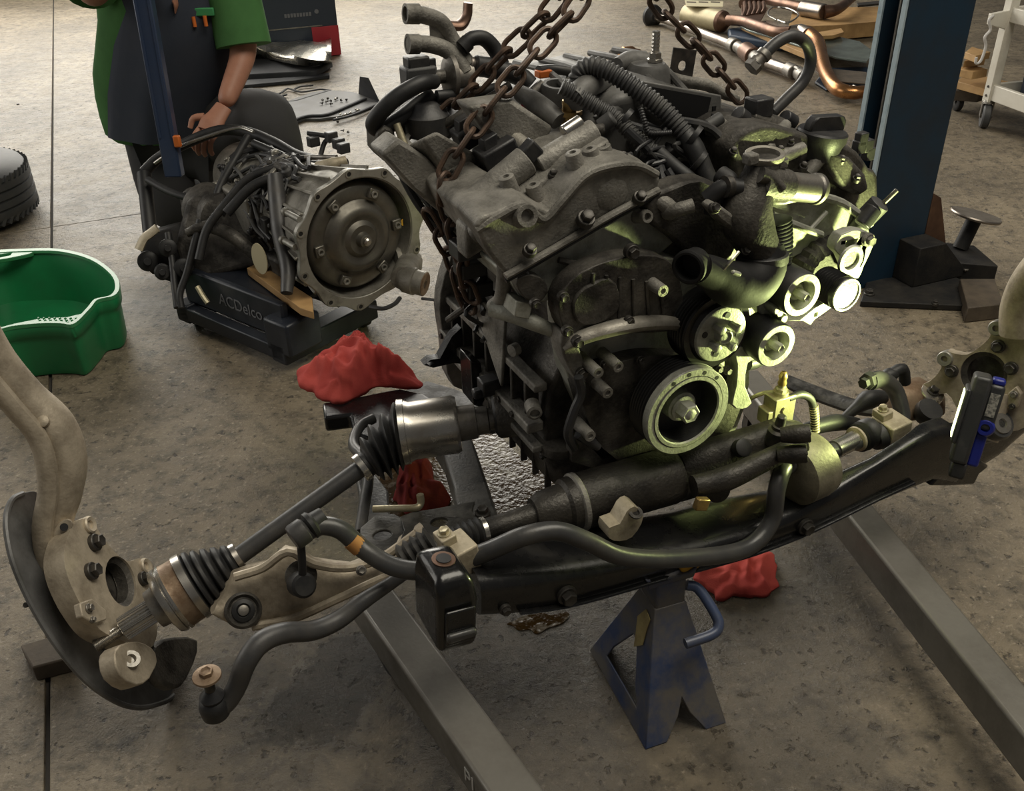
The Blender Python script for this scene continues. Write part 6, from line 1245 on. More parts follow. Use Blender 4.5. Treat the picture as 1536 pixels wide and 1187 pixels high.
# ------------------------------------------------ intake plenum
pl = [(-0.055, 0.80), (0.20, 0.80), (0.215, 0.86), (0.17, 0.90), (0.09, 0.93), (0.02, 0.925), (-0.04, 0.89)]
f0 = uw(pl, -0.27); f1 = [p + BK * 0.06 + ZV * 0.012 for p in f0]; f2 = [p + BK * 0.30 + ZV * 0.0 for p in f0]
mb = MB(); mb.loft([f0, f1, f2, [p + BK * 0.33 + ZV * -0.03 for p in f0]]); pn = mb.build('intake_plenum', 'intake', en, bevel=0.012, seg=4, smooth=50)
sk = [PV(x, y, -0.255) for x, y in ((966, 128), (1066, 146), (1058, 180), (985, 164))]
nn = (sk[1] - sk[0]).cross(sk[3] - sk[0]).normalized(); nn = nn if nn.dot(OC - sk[0]) > 0 else -nn
mb = MB(); mb.prism([p - nn * 0.0 for p in sk], nn * 0.002); mb.build('label_plate', 'sticker_black', pn)
mb = MB(); mb.prism([p - nn * 0.0025 for p in [PV(x, y, -0.255) for x, y in ((955, 118), (1085, 142), (1085, 200), (1000, 190), (960, 160))]], BK * 0.05 - ZV * 0.03); mb.build('plenum_face', 'intake', pn, bevel=0.004)
c = PV(972, 100, -0.38); mb = MB(); mb.lathe(c, ZV, [(-0.03, 0.045), (0.0, 0.034), (0.006, 0.028)], 28); mb.build('throttle_hump', 'intake', pn)
c = PV(982, 92, -0.38); mb = MB(); mb.lathe(c, ZV, [(0, 0.014), (0.004, 0.014), (0.005, 0.011), (0.014, 0.011)], 6); prof = []
mb.build('stud_nut', 'steel', pn)
prof = [(0.012 + i * 0.003, 0.0062 if i % 2 else 0.0070) for i in range(13)]; mb = MB(); mb.lathe(c, ZV, prof, 14); mb.build('stud', 'steel', pn, smooth=25)
c = PV(1022, 98, -0.38); mb = MB(); mb.prism([c + XV * a + ZV * b for a, b in ((-0.026, -0.03), (0.022, -0.03), (0.028, 0.022), (-0.02, 0.032))], FV * 0.003, [circ(c, XV, ZV, 0.008, 0.008, 12)]); mb.build('plenum_bracket', 'bolt_dark', pn, bevel=0.001)
etube(((1000, 110, -0.37), (1025, 122, -0.36), (1060, 128, -0.36), (1085, 142, -0.35), (1108, 150, -0.34)), [0.006, 0.010, 0.010, 0.008, 0.006], 'cast', 'vacuum_rail', 10, 5, pn)
etube(((925, 98, -0.40), (945, 92, -0.42), (965, 95, -0.42)), [0.012, 0.018, 0.02], 'intake', 'intake_runner', 12, 4, pn)
# intake runners left of plenum
for i, (x0, y0, x1, y1) in enumerate(((905, 118, 860, 150), (945, 150, 900, 190), (985, 190, 945, 225))):
    etube(((x0, y0, -0.33), ((x0 + x1) / 2, (y0 + y1) / 2 - 6, -0.29), (x1, y1, -0.27)), 0.019, 'intake', 'intake_runner', 16, 5)
mb = MB(); mb.ebox(-0.09, 0.06, -0.46, -0.14, 0.74, 0.83); mb.build('valley_cover', 'cast_dark', en, bevel=0.01)
# throttle ring, yellow connector, fuel rail bits
c = PV(838, 128, -0.36); mb = MB(); mb.lathe(c, ZV + FV * 0.1, [(-0.05, 0.028), (0.0, 0.028), (0.003, 0.026), (0.003, 0.020), (-0.02, 0.019)], 28); mb.build('port_ring', 'intake', en)
c = PV(854, 172, -0.29); mb = MB(); mb.lathe(c, ZV - FV * 0.05, [(-0.02, 0.012), (-0.002, 0.013), (0.0, 0.020), (0.006, 0.020), (0.007, 0.011), (0.022, 0.011), (0.023, 0.009)], 24); mb.build('yellow_connector', 'brass', en)
etube(((780, 140, -0.36), (800, 152, -0.33), (822, 168, -0.30), (838, 182, -0.28)), [0.013, 0.016, 0.016, 0.014], 'intake', 'air_pipe', 12, 4)
elathe(787, 158, -0.34, ZV, [(-0.02, 0.008), (0, 0.008), (0.002, 0.006)], 'box_red', 'red_plug', 14)
lat(800, 140, 816, 126, -0.38, 0.010, 'steel_dull', 'sensor_body')
mb = MB(); mb.box(PV(815, 110, -0.42), XV * 0.012, FV * 0.01, ZV * 0.006); mb.build('red_clip', 'orange_plastic', en, bevel=0.002)
etube(((808, 106, -0.42), (830, 104, -0.43), (860, 108, -0.42)), 0.008, 'plastic', 'harness_lead', 10, 4)
# ------------------------------------------------ corrugated conduits
ecorr(((866, 124, -0.30), (870, 108, -0.30), (888, 99, -0.29), (915, 108, -0.27), (955, 134, -0.24), (995, 165, -0.21), (1030, 204, -0.18)), 0.0150, 0.0072, 'plastic_dusty', 'large_conduit')
ecorr(((842, 130, -0.28), (862, 140, -0.27), (895, 160, -0.25), (925, 178, -0.23), (955, 208, -0.20), (985, 230, -0.18)), 0.0122, 0.0062, 'plastic_dusty', 'small_conduit')
etube(((1026, 200, -0.185), (1040, 222, -0.165), (1055, 255, -0.145), (1066, 282, -0.13), (1058, 295, -0.13)), [0.0150, 0.0160, 0.0150, 0.0140, 0.012], 'rubber', 'conduit_sleeve', 14, 5)
etube(((985, 228, -0.18), (1010, 250, -0.16), (1035, 270, -0.14), (1055, 288, -0.13)), 0.012, 'rubber', 'conduit_sleeve', 14, 5)
ecorr(((960, 160, -0.20), (966, 180, -0.19), (972, 198, -0.185), (990, 200, -0.18), (1006, 199, -0.18)), 0.0045, 0.004, 'plastic', 'thin_conduit', 0.25)
for x, y, v, r in ((938, 178, -0.225, 0.017), (1048, 242, -0.15, 0.0175), (1040, 205, -0.17, 0.019)):
    mb = MB(); mb.lathe(PV(x, y, v), XV + FV - ZV, [(-0.004, r), (0.004, r)], 18); mb.build('harness_tie', 'plastic', en)
# connectors and small fittings in the valley
random.seed(11)
for i in range(26):
    x, y = random.uniform(890, 1080), random.uniform(175, 300); v = -0.21 + 0.0006 * (y - 175)
    c = PV(x, y, v - 0.02); mb = MB(); s = random.uniform(0.007, 0.015); ra_ = random.uniform(0, 3)
    d1 = (XV * math.cos(ra_) + ZV * math.sin(ra_)); d2 = (ZV * math.cos(ra_) - XV * math.sin(ra_))
    if i % 3: mb.box(c, d1 * s * 1.5, FV * s, d2 * s * 0.7)
    else: mb.lathe(c - d1 * s, d1 + FV * 0.4, [(0, s * 0.8), (s * 1.6, s * 0.8), (s * 1.7, s * 0.6)], 14)
    mb.build('harness_connector', random.choice(['plastic', 'plastic', 'cast_dark', 'plastic_dusty']), en, bevel=0.002)
for p in (((940, 195, -0.2), (985, 240, -0.17), (1000, 290, -0.13)), ((1010, 180, -0.2), (1060, 190, -0.19), (1090, 215, -0.17)), ((1000, 255, -0.15), (1030, 300, -0.12), (1070, 330, -0.10)), ((900, 170, -0.25), (950, 190, -0.22), (990, 200, -0.2))):
    etube(p, 0.007, 'plastic', 'harness_lead', 8, 5)
lat(1060, 190, 1082, 176, -0.20, 0.010, 'plastic_dusty', 'injector_tube'); lat(1062, 202, 1088, 184, -0.20, 0.010, 'cast', 'injector_tube')
# ------------------------------------------------ right valve cover
rv = [(1085, 218), (1115, 190), (1150, 184), (1200, 198), (1255, 212), (1282, 226), (1300, 252), (1312, 262), (1308, 330), (1270, 310), (1215, 298), (1160, 300), (1100, 280)]
L0 = smooth_loop(pv(rv, -0.155), 2); ctr = sum(L0, Vector()) / len(L0)
mb = MB(); mb.loft([[ctr + (p - ctr) * 0.96 + FV * 0.012 for p in L0], L0, [p + BK * 0.16 + ZV * 0.0 + (ctr - p) * 0.04 for p in L0], [p + BK * 0.30 + (ctr - p) * 0.1 for p in L0]])
rvc = mb.build('valve_cover', 'cast_dark', en, bevel=0.006, seg=3, smooth=45)
mb = MB(); mb.tube([PV(*p) for p in ((1095, 292, -0.11), (1160, 302, -0.108), (1215, 294, -0.108), (1262, 304, -0.108), (1306, 336, -0.11))], 0.007, 8, 4); mb.build('cover_flange', 'cast_front', rvc)
for pts in (((1150, 225, -0.145), (1165, 205, -0.17), (1178, 188, -0.20)), ((1120, 232, -0.14), (1160, 238, -0.14), (1205, 222, -0.14)), ((1210, 262, -0.13), (1230, 235, -0.14), (1240, 215, -0.15))):
    mb = MB(); mb.tube([PV(*p) for p in pts], [0.010, 0.013, 0.010], 10, 4); mb.build('cover_rib', 'cast', rvc)
mb = MB(); mb.prism(pv([(1240, 225), (1278, 238), (1300, 262), (1306, 285), (1288, 296), (1262, 282), (1245, 255)], -0.12), BK * 0.05); mb.build('cam_cap', 'cast_dark', rvc, bevel=0.008, seg=3)
# oil filler cap
c = PV(1229, 216, -0.155); upc = (ZV * 0.93 + FV * 0.05 + XV * 0.10).normalized()
mb = MB(); mb.lathe(c, upc, [(-0.02, 0.034), (0.0, 0.036), (0.008, 0.040), (0.020, 0.0405), (0.023, 0.038), (0.024, 0.030)], 40); oc = mb.build('oil_filler_cap', 'plastic', en)
d_ = (XV * 0.97 - ZV * 0.10).normalized(); sd_ = upc.cross(d_)
mb = MB(); mb.prism([c + upc * 0.022 + d_ * a + upc * b for a, b in ((-0.036, 0.0), (0.036, 0.0), (0.037, 0.016), (0.030, 0.024), (-0.026, 0.024), (-0.034, 0.016))], sd_ * 0.018); mb.v = [v - sd_ * 0.009 for v in mb.v]; mb.build('cap_grip', 'plastic', oc, bevel=0.003)
# vvt solenoid and connectors at right bank top
lat(1120, 178, 1170, 196, -0.21, 0.020, 'cast_dark', 'vvt_solenoid'); 
mb = MB(); mb.box(PV(1138, 160, -0.21), XV * 0.018, FV * 0.016, ZV * 0.015); k_ = mb.build('solenoid_plug', 'plastic', en, bevel=0.003)
lat(1106, 170, 1118, 180, -0.20, 0.013, 'plastic', 'plug_sleeve'); lat(1176, 176, 1190, 184, -0.22, 0.013, 'plastic', 'plug_sleeve')
for x, y in ((1292, 208), (1300, 218), (1288, 220), (1302, 230)): mb = MB(); mb.box(PV(x, y, -0.17), XV * 0.009, FV * 0.008, ZV * 0.011); mb.build('harness_connector', 'plastic', en, bevel=0.002)
# sensor at far right
a = PV(1305, 320, -0.10); d_ = (ZV * 0.75 + XV * 0.35 + FV * 0.35).normalized()
mb = MB(); mb.lathe(a, d_, [(-0.04, 0.016), (-0.012, 0.0165), (-0.012, 0.0175), (0.022, 0.0175), (0.024, 0.014)], 24); sn = mb.build('cam_sensor', 'plastic_dusty', en)
mb = MB(); mb.cyl(a + d_ * 0.02 + XV * 0.01, a + d_ * 0.048 + XV * 0.012, 0.004, 10); mb.build('sensor_pin', 'steel', sn)
lat(1292, 338, 1312, 312, -0.09, 0.014, 'plastic', 'sensor_boot')
# ------------------------------------------------ chrome curved pipe at upper right
mb = MB(); mb.tube([PV(*p) for p in ((1160, 168, -0.24), (1180, 148, -0.24), (1205, 122, -0.24), (1216, 92, -0.24), (1210, 66, -0.24), (1190, 54, -0.24), (1168, 62, -0.24), (1150, 78, -0.24), (1142, 88, -0.24))], [0.009, 0.0095, 0.0095, 0.0095, 0.0095, 0.0095, 0.0095, 0.0095, 0.0095], 14, 6); fp_ = mb.build('fuel_pipe', 'shaft_paint', en)
a, b = PV(1150, 78, -0.24), PV(1128, 101, -0.24); ax = (b - a).normalized()
mb = MB(); mb.lathe(a, ax, [(0, 0.010), (0.002, 0.0125), (0.010, 0.0125), (0.012, 0.010), (0.018, 0.010), (0.019, 0.013), (0.026, 0.013)], 20); mb.lathe(a + ax * 0.024, ax, [(0, 0.014), (0.012, 0.014)], 6); mb.build('pipe_union', 'steel_dull', fp_)
# ------------------------------------------------ coolant outlet, thermostat housing and big elbow
mb = MB(); R = []
for x, y, v, r, e in ((1147, 236, -0.05, 0.026, 1), (1140, 258, -0.045, 0.026, 1), (1128, 285, -0.04, 0.034, 1), (1118, 315, -0.035, 0.040, 1), (1125, 350, -0.03, 0.040, 1), (1140, 378, -0.025, 0.034, 1)):
    c = PV(x, y, v); R.append([c + XV * math.cos(2 * math.pi * i / 24) * r + FV * math.sin(2 * math.pi * i / 24) * r * 0.85 for i in range(24)])
mb.loft(R[::-1]); th_ = mb.build('thermostat_housing', 'cast_dark', en, smooth=60)
c = PV(1147, 234, -0.05); mb = MB(); mb.lathe(c, ZV + FV * 0.15, [(-0.012, 0.026), (-0.002, 0.031), (0.004, 0.031), (0.005, 0.0295), (0.004, 0.023), (-0.015, 0.022)], 32, e=0.8, xdir=XV); mb.build('neck_flange', 'cast_pale', th_)
for x, y in ((1170, 244), (1126, 238)): mb = MB(); mb.box(PV(x, y, -0.04), XV * 0.009, FV * 0.009, ZV * 0.008); mb.build('flange_ear', 'cast', th_, bevel=0.003)
a, b = PV(1135, 275, -0.035), PV(1228, 284, -0.045); ax = (b - a).normalized(); L_ = (b - a).length
mb = MB(); mb.lathe(a, ax, [(0, 0.026), (L_ * 0.45, 0.024)], 30); mb.build('outlet_base', 'cast_dark', th_)
mb = MB(); mb.lathe(a, ax, [(L_ * 0.42, 0.021), (L_ * 0.90, 0.021), (L_ * 0.92, 0.0235), (L_ * 0.97, 0.0235), (L_, 0.021), (L_, 0.018), (L_ * 0.7, 0.017)], 32); mb.build('outlet_pipe', 'steel_dull', th_)
etube(((1140, 262, -0.025), (1158, 270, -0.02), (1174, 284, -0.012)), [0.012, 0.009, 0.007], 'cast_dark', 'bleed_pipe', 12, 4, th_)
mb = MB(); mb.prism(pv([(1068, 314), (1078, 306), (1110, 330), (1134, 356), (1132, 366), (1118, 362), (1085, 336)], -0.02), BK * 0.03); mb.build('housing_flange', 'cast', th_, bevel=0.004)
for x, y in ((1072, 312), (1128, 362), (1118, 375)): bolt(th_, PV(x, y, -0.012), FV + ZV * 0.5, 0.008)
etube(((1080, 262, -0.08), (1095, 275, -0.06), (1075, 290, -0.06), (1070, 320, -0.06)), 0.014, 'rubber', 'heater_hose', 12, 5)
etube(((1060, 300, -0.06), (1085, 282, -0.05), (1112, 282, -0.04)), 0.013, 'rubber', 'heater_hose', 12, 5)
mb = MB(); mb.lathe(PV(1090, 280, -0.045), XV - ZV * 0.1, [(-0.005, 0.0155), (0.005, 0.0155)], 18); mb.build('hose_clamp', 'bolt_dark', en)
# big black elbow
mb = MB(); mb.tube([PV(*p) for p in ((1142, 372, -0.03), (1144, 398, -0.02), (1126, 424, -0.01), (1096, 426, -0.005), (1070, 412, 0.0), (1048, 402, 0.005))], [0.032, 0.035, 0.036, 0.034, 0.026, 0.022], 24, 6); el = mb.build('coolant_elbow', 'hose_shaded', en, smooth=60)
c = PV(1036, 399, 0.008); ax = (-XV * 0.85 + FV * 0.5 + ZV * 0.05).normalized()
mb = MB(); mb.lathe(c - ax * 0.02, ax, [(0, 0.021), (0.018, 0.022), (0.022, 0.0245), (0.028, 0.0245), (0.030, 0.022), (0.030, 0.019), (0.008, 0.018)], 30); mb.build('elbow_mouth', 'hose_shaded', el)
mb = MB(); mb.lathe(PV(1143, 386, -0.025), ZV - FV * 0.1, [(-0.007, 0.037), (-0.006, 0.0385), (0.006, 0.0385), (0.007, 0.037)], 36); mb.build('elbow_clamp', 'plastic', el)
mb = MB(); mb.corr([PV(1160, 330, -0.075), PV(1162, 365, -0.07), PV(1160, 395, -0.065)], 0.028, 0.006, 0.06, 24); mb.build('elbow_bellows', 'rubber', el)
etube(((1085, 405, 0.02), (1096, 392, 0.025), (1108, 378, 0.02)), 0.0025, 'steel', 'retainer_wire', 6, 4); 
lat(1098, 408, 1110, 412, 0.034, 0.0035, 'cast_front', 'clip_pin')
# hoses between elbow and cover
etube(((1000, 320, -0.09), (1015, 315, -0.07), (1040, 308, -0.06)), 0.010, 'cast', 'stub_pipe', 12, 3); etube(((985, 300, -0.1), (1000, 308, -0.09), (1012, 322, -0.085)), 0.012, 'cast', 'stub_pipe', 12, 3)
eprism([(985, 290), (1060, 270), (1100, 300), (1110, 360), (1080, 400), (1040, 385), (1010, 360), (975, 330)], -0.09, -0.13, 'cast_dark', 'water_pump_housing', 0.008, s=2)
# ------------------------------------------------ rear-left heater pipes and EGR valve
mb = MB(); mb.tube([PV(*p) for p in ((614, 20, -0.46), (640, 24, -0.46), (662, 34, -0.46), (676, 56, -0.46), (690, 80, -0.45), (704, 98, -0.44))], 0.0128, 16, 5); hp_ = mb.build('heater_pipe', 'cast', en)
a = PV(613, 20, -0.46); mb = MB(); mb.pipe(a - XV * 0.006 , PV(628, 21, -0.46), 0.0150, 0.011); mb.build('pipe_bead', 'cast', hp_)
mb = MB(); mb.tube([PV(*p) for p in ((612, 66, -0.45), (640, 66, -0.45), (668, 74, -0.45), (686, 90, -0.44), (698, 110, -0.43))], 0.0128, 16, 5); hp_ = mb.build('heater_pipe', 'cast', en)
mb = MB(); mb.pipe(PV(611, 66, -0.45), PV(628, 66, -0.45), 0.0150, 0.011); mb.build('pipe_bead', 'cast', hp_)
mb = MB(); mb.prism(pv([(644, 30), (662, 34), (668, 62), (656, 68), (646, 56)], -0.455), BK * 0.004); mb.build('pipe_bracket', 'cast', en, bevel=0.001)
mb = MB(); mb.tube([PV(*p) for p in ((672, 38, -0.48), (690, 38, -0.48), (700, 24, -0.48), (702, 4, -0.48))], [0.013, 0.014, 0.012, 0.011], 12, 5, flat=0.6); mb.build('exhaust_hanger', 'exhaust_brown', en)
etube(((694, 70, -0.44), (708, 58, -0.44), (726, 58, -0.44), (742, 74, -0.44), (752, 96, -0.43), (756, 120, -0.42)), [0.0115, 0.0115, 0.012, 0.0125, 0.0125, 0.0125], 'rubber', 'heater_hose', 14, 5)
mb = MB(); mb.pipe(PV(693, 72, -0.44), PV(702, 63, -0.44), 0.0128, 0.0095); mb.build('hose_mouth', 'rubber', en)
lat(702, 97, 716, 100, -0.44, 0.014, 'exhaust_steel', 'pipe_sleeve'); lat(712, 98, 735, 102, -0.43, 0.016, 'rubber', 'hose_joint')
etube(((730, 102, -0.43), (760, 108, -0.42), (782, 116, -0.41), (795, 128, -0.40)), 0.015, 'rubber', 'heater_hose', 14, 5)
# EGR / vacuum unit
c = PV(676, 116, -0.44); mb = MB(); mb.lathe(c, XV - ZV * 0.06, [(-0.012, 0.012), (-0.004, 0.034), (0.002, 0.036), (0.006, 0.026), (0.008, 0.022), (0.034, 0.022), (0.036, 0.017)], 28); mb.build('vacuum_unit', 'steel_dull', en)
c = PV(628, 116, -0.45); mb = MB(); mb.box(c, XV * 0.026, FV * 0.018, ZV * 0.018); eg = mb.build('valve_actuator', 'plastic_dusty', en, bevel=0.004)
mb = MB(); mb.box(c + ZV * 0.024 - XV * 0.002, XV * 0.018, FV * 0.014, ZV * 0.009); mb.build('actuator_cover', 'plastic', eg, bevel=0.003)
mb = MB(); mb.box(PV(637, 95, -0.45), XV * 0.016, FV * 0.010, ZV * 0.008); mb.build('actuator_plug', 'plastic', eg, bevel=0.002)
lat(650, 116, 668, 114, -0.44, 0.011, 'cast_dark', 'valve_link')
# thick hose loop
etube(((652, 122, -0.42), (630, 126, -0.40), (595, 146, -0.40), (568, 172, -0.41), (560, 188, -0.42), (572, 194, -0.42), (600, 178, -0.42), (625, 158, -0.43), (650, 142, -0.43)), [0.011, 0.0125, 0.0128, 0.0128, 0.0125, 0.012, 0.012, 0.0115, 0.011], 'rubber', 'vacuum_hose', 16, 6)
eprism([(585, 175), (640, 150), (668, 150), (690, 170), (665, 200), (630, 206), (600, 202)], -0.44, -0.48, 'cast_dark', 'rear_housing', 0.006, s=2)
mb = MB(); mb.lathe(PV(640, 172, -0.42), ZV, [(-0.03, 0.036), (0.0, 0.036), (0.004, 0.03), (0.018, 0.018), (0.020, 0.012)], 28); mb.build('filter_cap', 'plastic', en)
etube(((655, 145, -0.42), (690, 142, -0.42), (725, 138, -0.41), (750, 132, -0.40)), 0.010, 'rubber', 'breather_hose', 12, 4)
etube(((660, 190, -0.40), (695, 170, -0.38), (730, 150, -0.37), (765, 128, -0.37)), 0.007, 'cast_dark', 'metal_line', 10, 4)
# dipstick tube
mb = MB(); mb.pipe(PV(595, 186, -0.40), PV(610, 226, -0.38), 0.006, 0.004, 14); mb.build('dipstick_tube', 'zinc', en)
mb = MB(); mb.lathe(PV(624, 212, -0.40), ZV + FV * 0.5, [(-0.004, 0.018), (0.004, 0.018), (0.004, 0.011), (-0.004, 0.011), (-0.004, 0.018)], 20, False, False); mb.build('lifting_eye', 'steel_dull', en)
# lit ribs of cylinder heads on left flank
for i in range(6):
    x, y = 640 + i * 22, 262 + i * 22; mb = MB(); mb.box(PV(x, y, -0.40 + i * 0.03), XV * 0.012, FV * 0.012, ZV * 0.02); mb.build('flank_lug', 'cast_dark', en, bevel=0.003)
etube(((604, 240, -0.42), (612, 262, -0.40), (640, 300, -0.37), (676, 350, -0.33), (700, 392, -0.30)), 0.008, 'rubber', 'harness_lead', 8, 5)
etube(((590, 215, -0.42), (600, 255, -0.41), (630, 310, -0.38), (668, 352, -0.35), (690, 400, -0.32)), 0.007, 'rubber', 'harness_lead', 8, 5)

# fasteners and ribs spread over the castings
for x, y, v in ((1100, 228, -0.14), (1135, 206, -0.15), (1185, 214, -0.145), (1262, 240, -0.125), (1285, 268, -0.115), (1205, 250, -0.13), (1170, 226, -0.14)): bolt(rvc, PV(x, y, v), ZV + FV * 0.4, 0.0075)
for x, y, v in ((728, 332, -0.125), (752, 300, -0.16), (830, 262, -0.15), (935, 236, -0.14), (680, 262, -0.28), (716, 252, -0.28), (650, 232, -0.32), (610, 232, -0.33)): bolt(vc, PV(x, y, v), ZV + FV * 0.3, 0.0075)
for k in range(7):
    v = -0.13 - k * 0.045; mb = MB(); mb.box(E(-0.176, v, 0.375), XV * 0.006, FV * 0.003, ZV * 0.035); mb.build('pan_rib', 'cast_dark', en, bevel=0.002)
for k in range(6):
    mb = MB(); a, b = PV(890 + k * 20, 410 + k * 3, -0.063), PV(885 + k * 22, 480 - k * 2, -0.063); mb.cyl(a, b, 0.0028, 8); mb.build('cover_rib', 'cast_dark', en)
for k in range(5):
    mb = MB(); u = -0.03 + k * 0.05; mb.tube([E(u, -0.30, 0.915 + 0.012 * math.sin(k)), E(u + 0.01, -0.42, 0.938), E(u + 0.01, -0.55, 0.93)], 0.006, 8, 4); mb.build('plenum_rib', 'intake', pn)
for i, (x, y) in enumerate(((1071, 163), (1071, 172))): mb = MB(); mb.box(PV(x, y, -0.25), XV * 0.0035, FV * 0.001, ZV * 0.004); mb.build('cast_mark', 'sticker_black', pn)
random.seed(21)
for i in range(16):                                                # thin leads threading through the valley and the left flank
    x, y = random.uniform(900, 1060), random.uniform(190, 290); v = -0.205 + 0.0006 * (y - 175)
    etube(((x, y, v), (x + random.uniform(-25, 25), y + random.uniform(8, 20), v + 0.012), (x + random.uniform(-40, 40), y + random.uniform(25, 45), v + 0.004)), random.uniform(0.0025, 0.0045), 'plastic', 'harness_lead', 8, 5)
for i in range(10):
    x, y = random.uniform(600, 690), random.uniform(215, 300); v = -0.40 + (x - 600) * 0.001
    etube(((x, y, v), (x + 14, y + 22, v + 0.014), (x + random.uniform(15, 40), y + random.uniform(35, 60), v + 0.02)), random.uniform(0.003, 0.006), 'plastic', 'harness_lead', 8, 5)

# ------------------------------------------------------------------ lifting chains
def link_mesh(L, W, r):
    b = MB(); pts = []; n = 7
    for k in range(n + 1): a = -math.pi / 2 + math.pi * k / n; pts.append(Vector((L / 2 - W / 2 + W / 2 * math.cos(a), W / 2 * math.sin(a), 0)))
    for k in range(n + 1): a = math.pi / 2 + math.pi * k / n; pts.append(Vector((-(L / 2 - W / 2) + W / 2 * math.cos(a), W / 2 * math.sin(a), 0)))
    R = []; N = len(pts)
    for i, p in enumerate(pts):
        t = (pts[(i + 1) % N] - pts[i - 1]).normalized(); nn = Vector((t.y, -t.x, 0)); R.append([p + nn * math.cos(2 * math.pi * k / 8) * r + Vector((0, 0, 1)) * math.sin(2 * math.pi * k / 8) * r for k in range(8)])
    b.loft(R, closed=True); return mesh_of(b, 'chain_link', 'chain_iron')
LK = link_mesh(0.0475, 0.0255, 0.0043)
def chain(label, pts, pitch=0.0375, tw=0.6, sm=8):
    P = resample(catmull(pts, sm), pitch); t = thing('lifting_chain', label, 'chain', P[-1])
    for i in range(len(P) - 1):
        d = (P[i + 1] - P[i]).normalized(); m = (P[i + 1] + P[i]) / 2
        x, y = perp(d); a = tw + (math.pi / 2 if i % 2 else 0) + 0.12 * math.sin(i * 1.7); z = x * math.cos(a) + y * math.sin(a)
        inst('link', LK, t, m, z, d)
    return t
HK = PV(925, -150, -0.33)
chain('rusty lifting chain strand running down to the rear eye of the left cylinder bank', [HK, PV(837, 0, -0.33), PV(762, 76, -0.36), PV(697, 146, -0.39), PV(628, 212, -0.41)])
chain('rusty lifting chain strand hanging down the front of the left bank in a loose tail', [HK + XV * 0.02, PV(871, 0, -0.30), PV(811, 68, -0.29), PV(728, 170, -0.27), PV(678, 243, -0.26), PV(664, 285, -0.26), PV(676, 330, -0.265), PV(690, 380, -0.27), PV(700, 425, -0.275), PV(716, 466, -0.28)], sm=10)
chain('rusty lifting chain tail looping beside the block below the left strand', [PV(640, 318, -0.34), PV(656, 345, -0.33), PV(672, 372, -0.33), PV(684, 410, -0.33), PV(696, 450, -0.32), PV(712, 474, -0.31)])
chain('rusty lifting chain descending to the right cylinder bank behind the oil filler cap', [HK, PV(984, -2, -0.32), PV(1042, 62, -0.32), PV(1118, 152, -0.32)], tw=0.2, sm=3)
# ------------------------------------------------------------------ transmission on its jack
_ta = math.radians(40); TF = Vector((math.sin(_ta), -math.cos(_ta), 0)); TX = Vector((math.cos(_ta), math.sin(_ta), 0))
T0 = PD(541, 358, 2.56)
def T(s, x, z): return T0 - TF * s + TX * x + ZV * z               # s back from the face, x right, z up
tj = thing('transmission_jack', 'black low transmission jack with printed side beam under the gearbox', 'transmission jack', Vector((T(0.3, 0, 0).x, T(0.3, 0, 0).y, 0)))
def PS(x, y, xo):                                                   # pixel on the vertical plane at lateral offset xo from the gearbox axis
    r = ray(x, y); n = TX; return OC + r * ((T0 + n * xo - OC).dot(n) / r.dot(n))
a, b = PZ(284, 448, 0.08), PZ(438, 520, 0.06)
jd = (b - a); jd.z = 0; jd.normalize(); jn = Vector((jd.y, -jd.x, 0)); jn = jn if jn.dot(OC - a) > 0 else -jn
LJ = (b - a).dot(jd); A0 = Vector((a.x, a.y, 0))
mb = MB(); mb.box(A0 + jd * LJ * 0.5 + ZV * 0.135, jd * LJ * 0.49, jn * 0.012, ZV * 0.055); sbm = mb.build('side_beam', 'jack_black', tj, bevel=0.006)
mb = MB(); mb.box(A0 + jd * LJ * 0.5 + jn * 0.02 + ZV * 0.05, jd * LJ * 0.52, jn * 0.02, ZV * 0.022); mb.build('lower_rail', 'jack_black', tj, bevel=0.005)
mb = MB(); mb.box(A0 + jd * LJ * 0.5 - jn * 0.30 + ZV * 0.06, jd * LJ * 0.52, jn * 0.02, ZV * 0.03); mb.build('lower_rail', 'jack_black', tj, bevel=0.005)
for t_ in (0.02, 0.97):
    mb = MB(); mb.box(A0 + jd * LJ * t_ - jn * 0.14 + ZV * 0.05, jd * 0.03, jn * 0.18, ZV * 0.03); mb.build('cross_tube', 'jack_black', tj, bevel=0.005)
mb = MB(); mb.box(A0 + jd * LJ * 0.5 - jn * 0.15 + ZV * 0.165, jd * LJ * 0.46, jn * 0.15, ZV * 0.008); mb.build('saddle_plate', 'jack_black', tj, bevel=0.003)
mb = MB(); mb.box(A0 + jd * LJ * 0.98 - jn * 0.02 + ZV * 0.10, jd * 0.05, jn * 0.06, ZV * 0.05); mb.build('corner_block', 'jack_black', tj, bevel=0.008)
text_part('ACDelco', tj, A0 + jd * LJ * 0.38 + jn * 0.0135 + ZV * 0.118, jd, ZV, 0.050, 'print_grey')
for p in (A0 + jd * 0.02 - jn * 0.0, A0 + jd * (LJ * 0.97) - jn * 0.28, A0 + jd * 0.02 - jn * 0.28):
    caster(tj, p, jd, 0.03, 0.05)
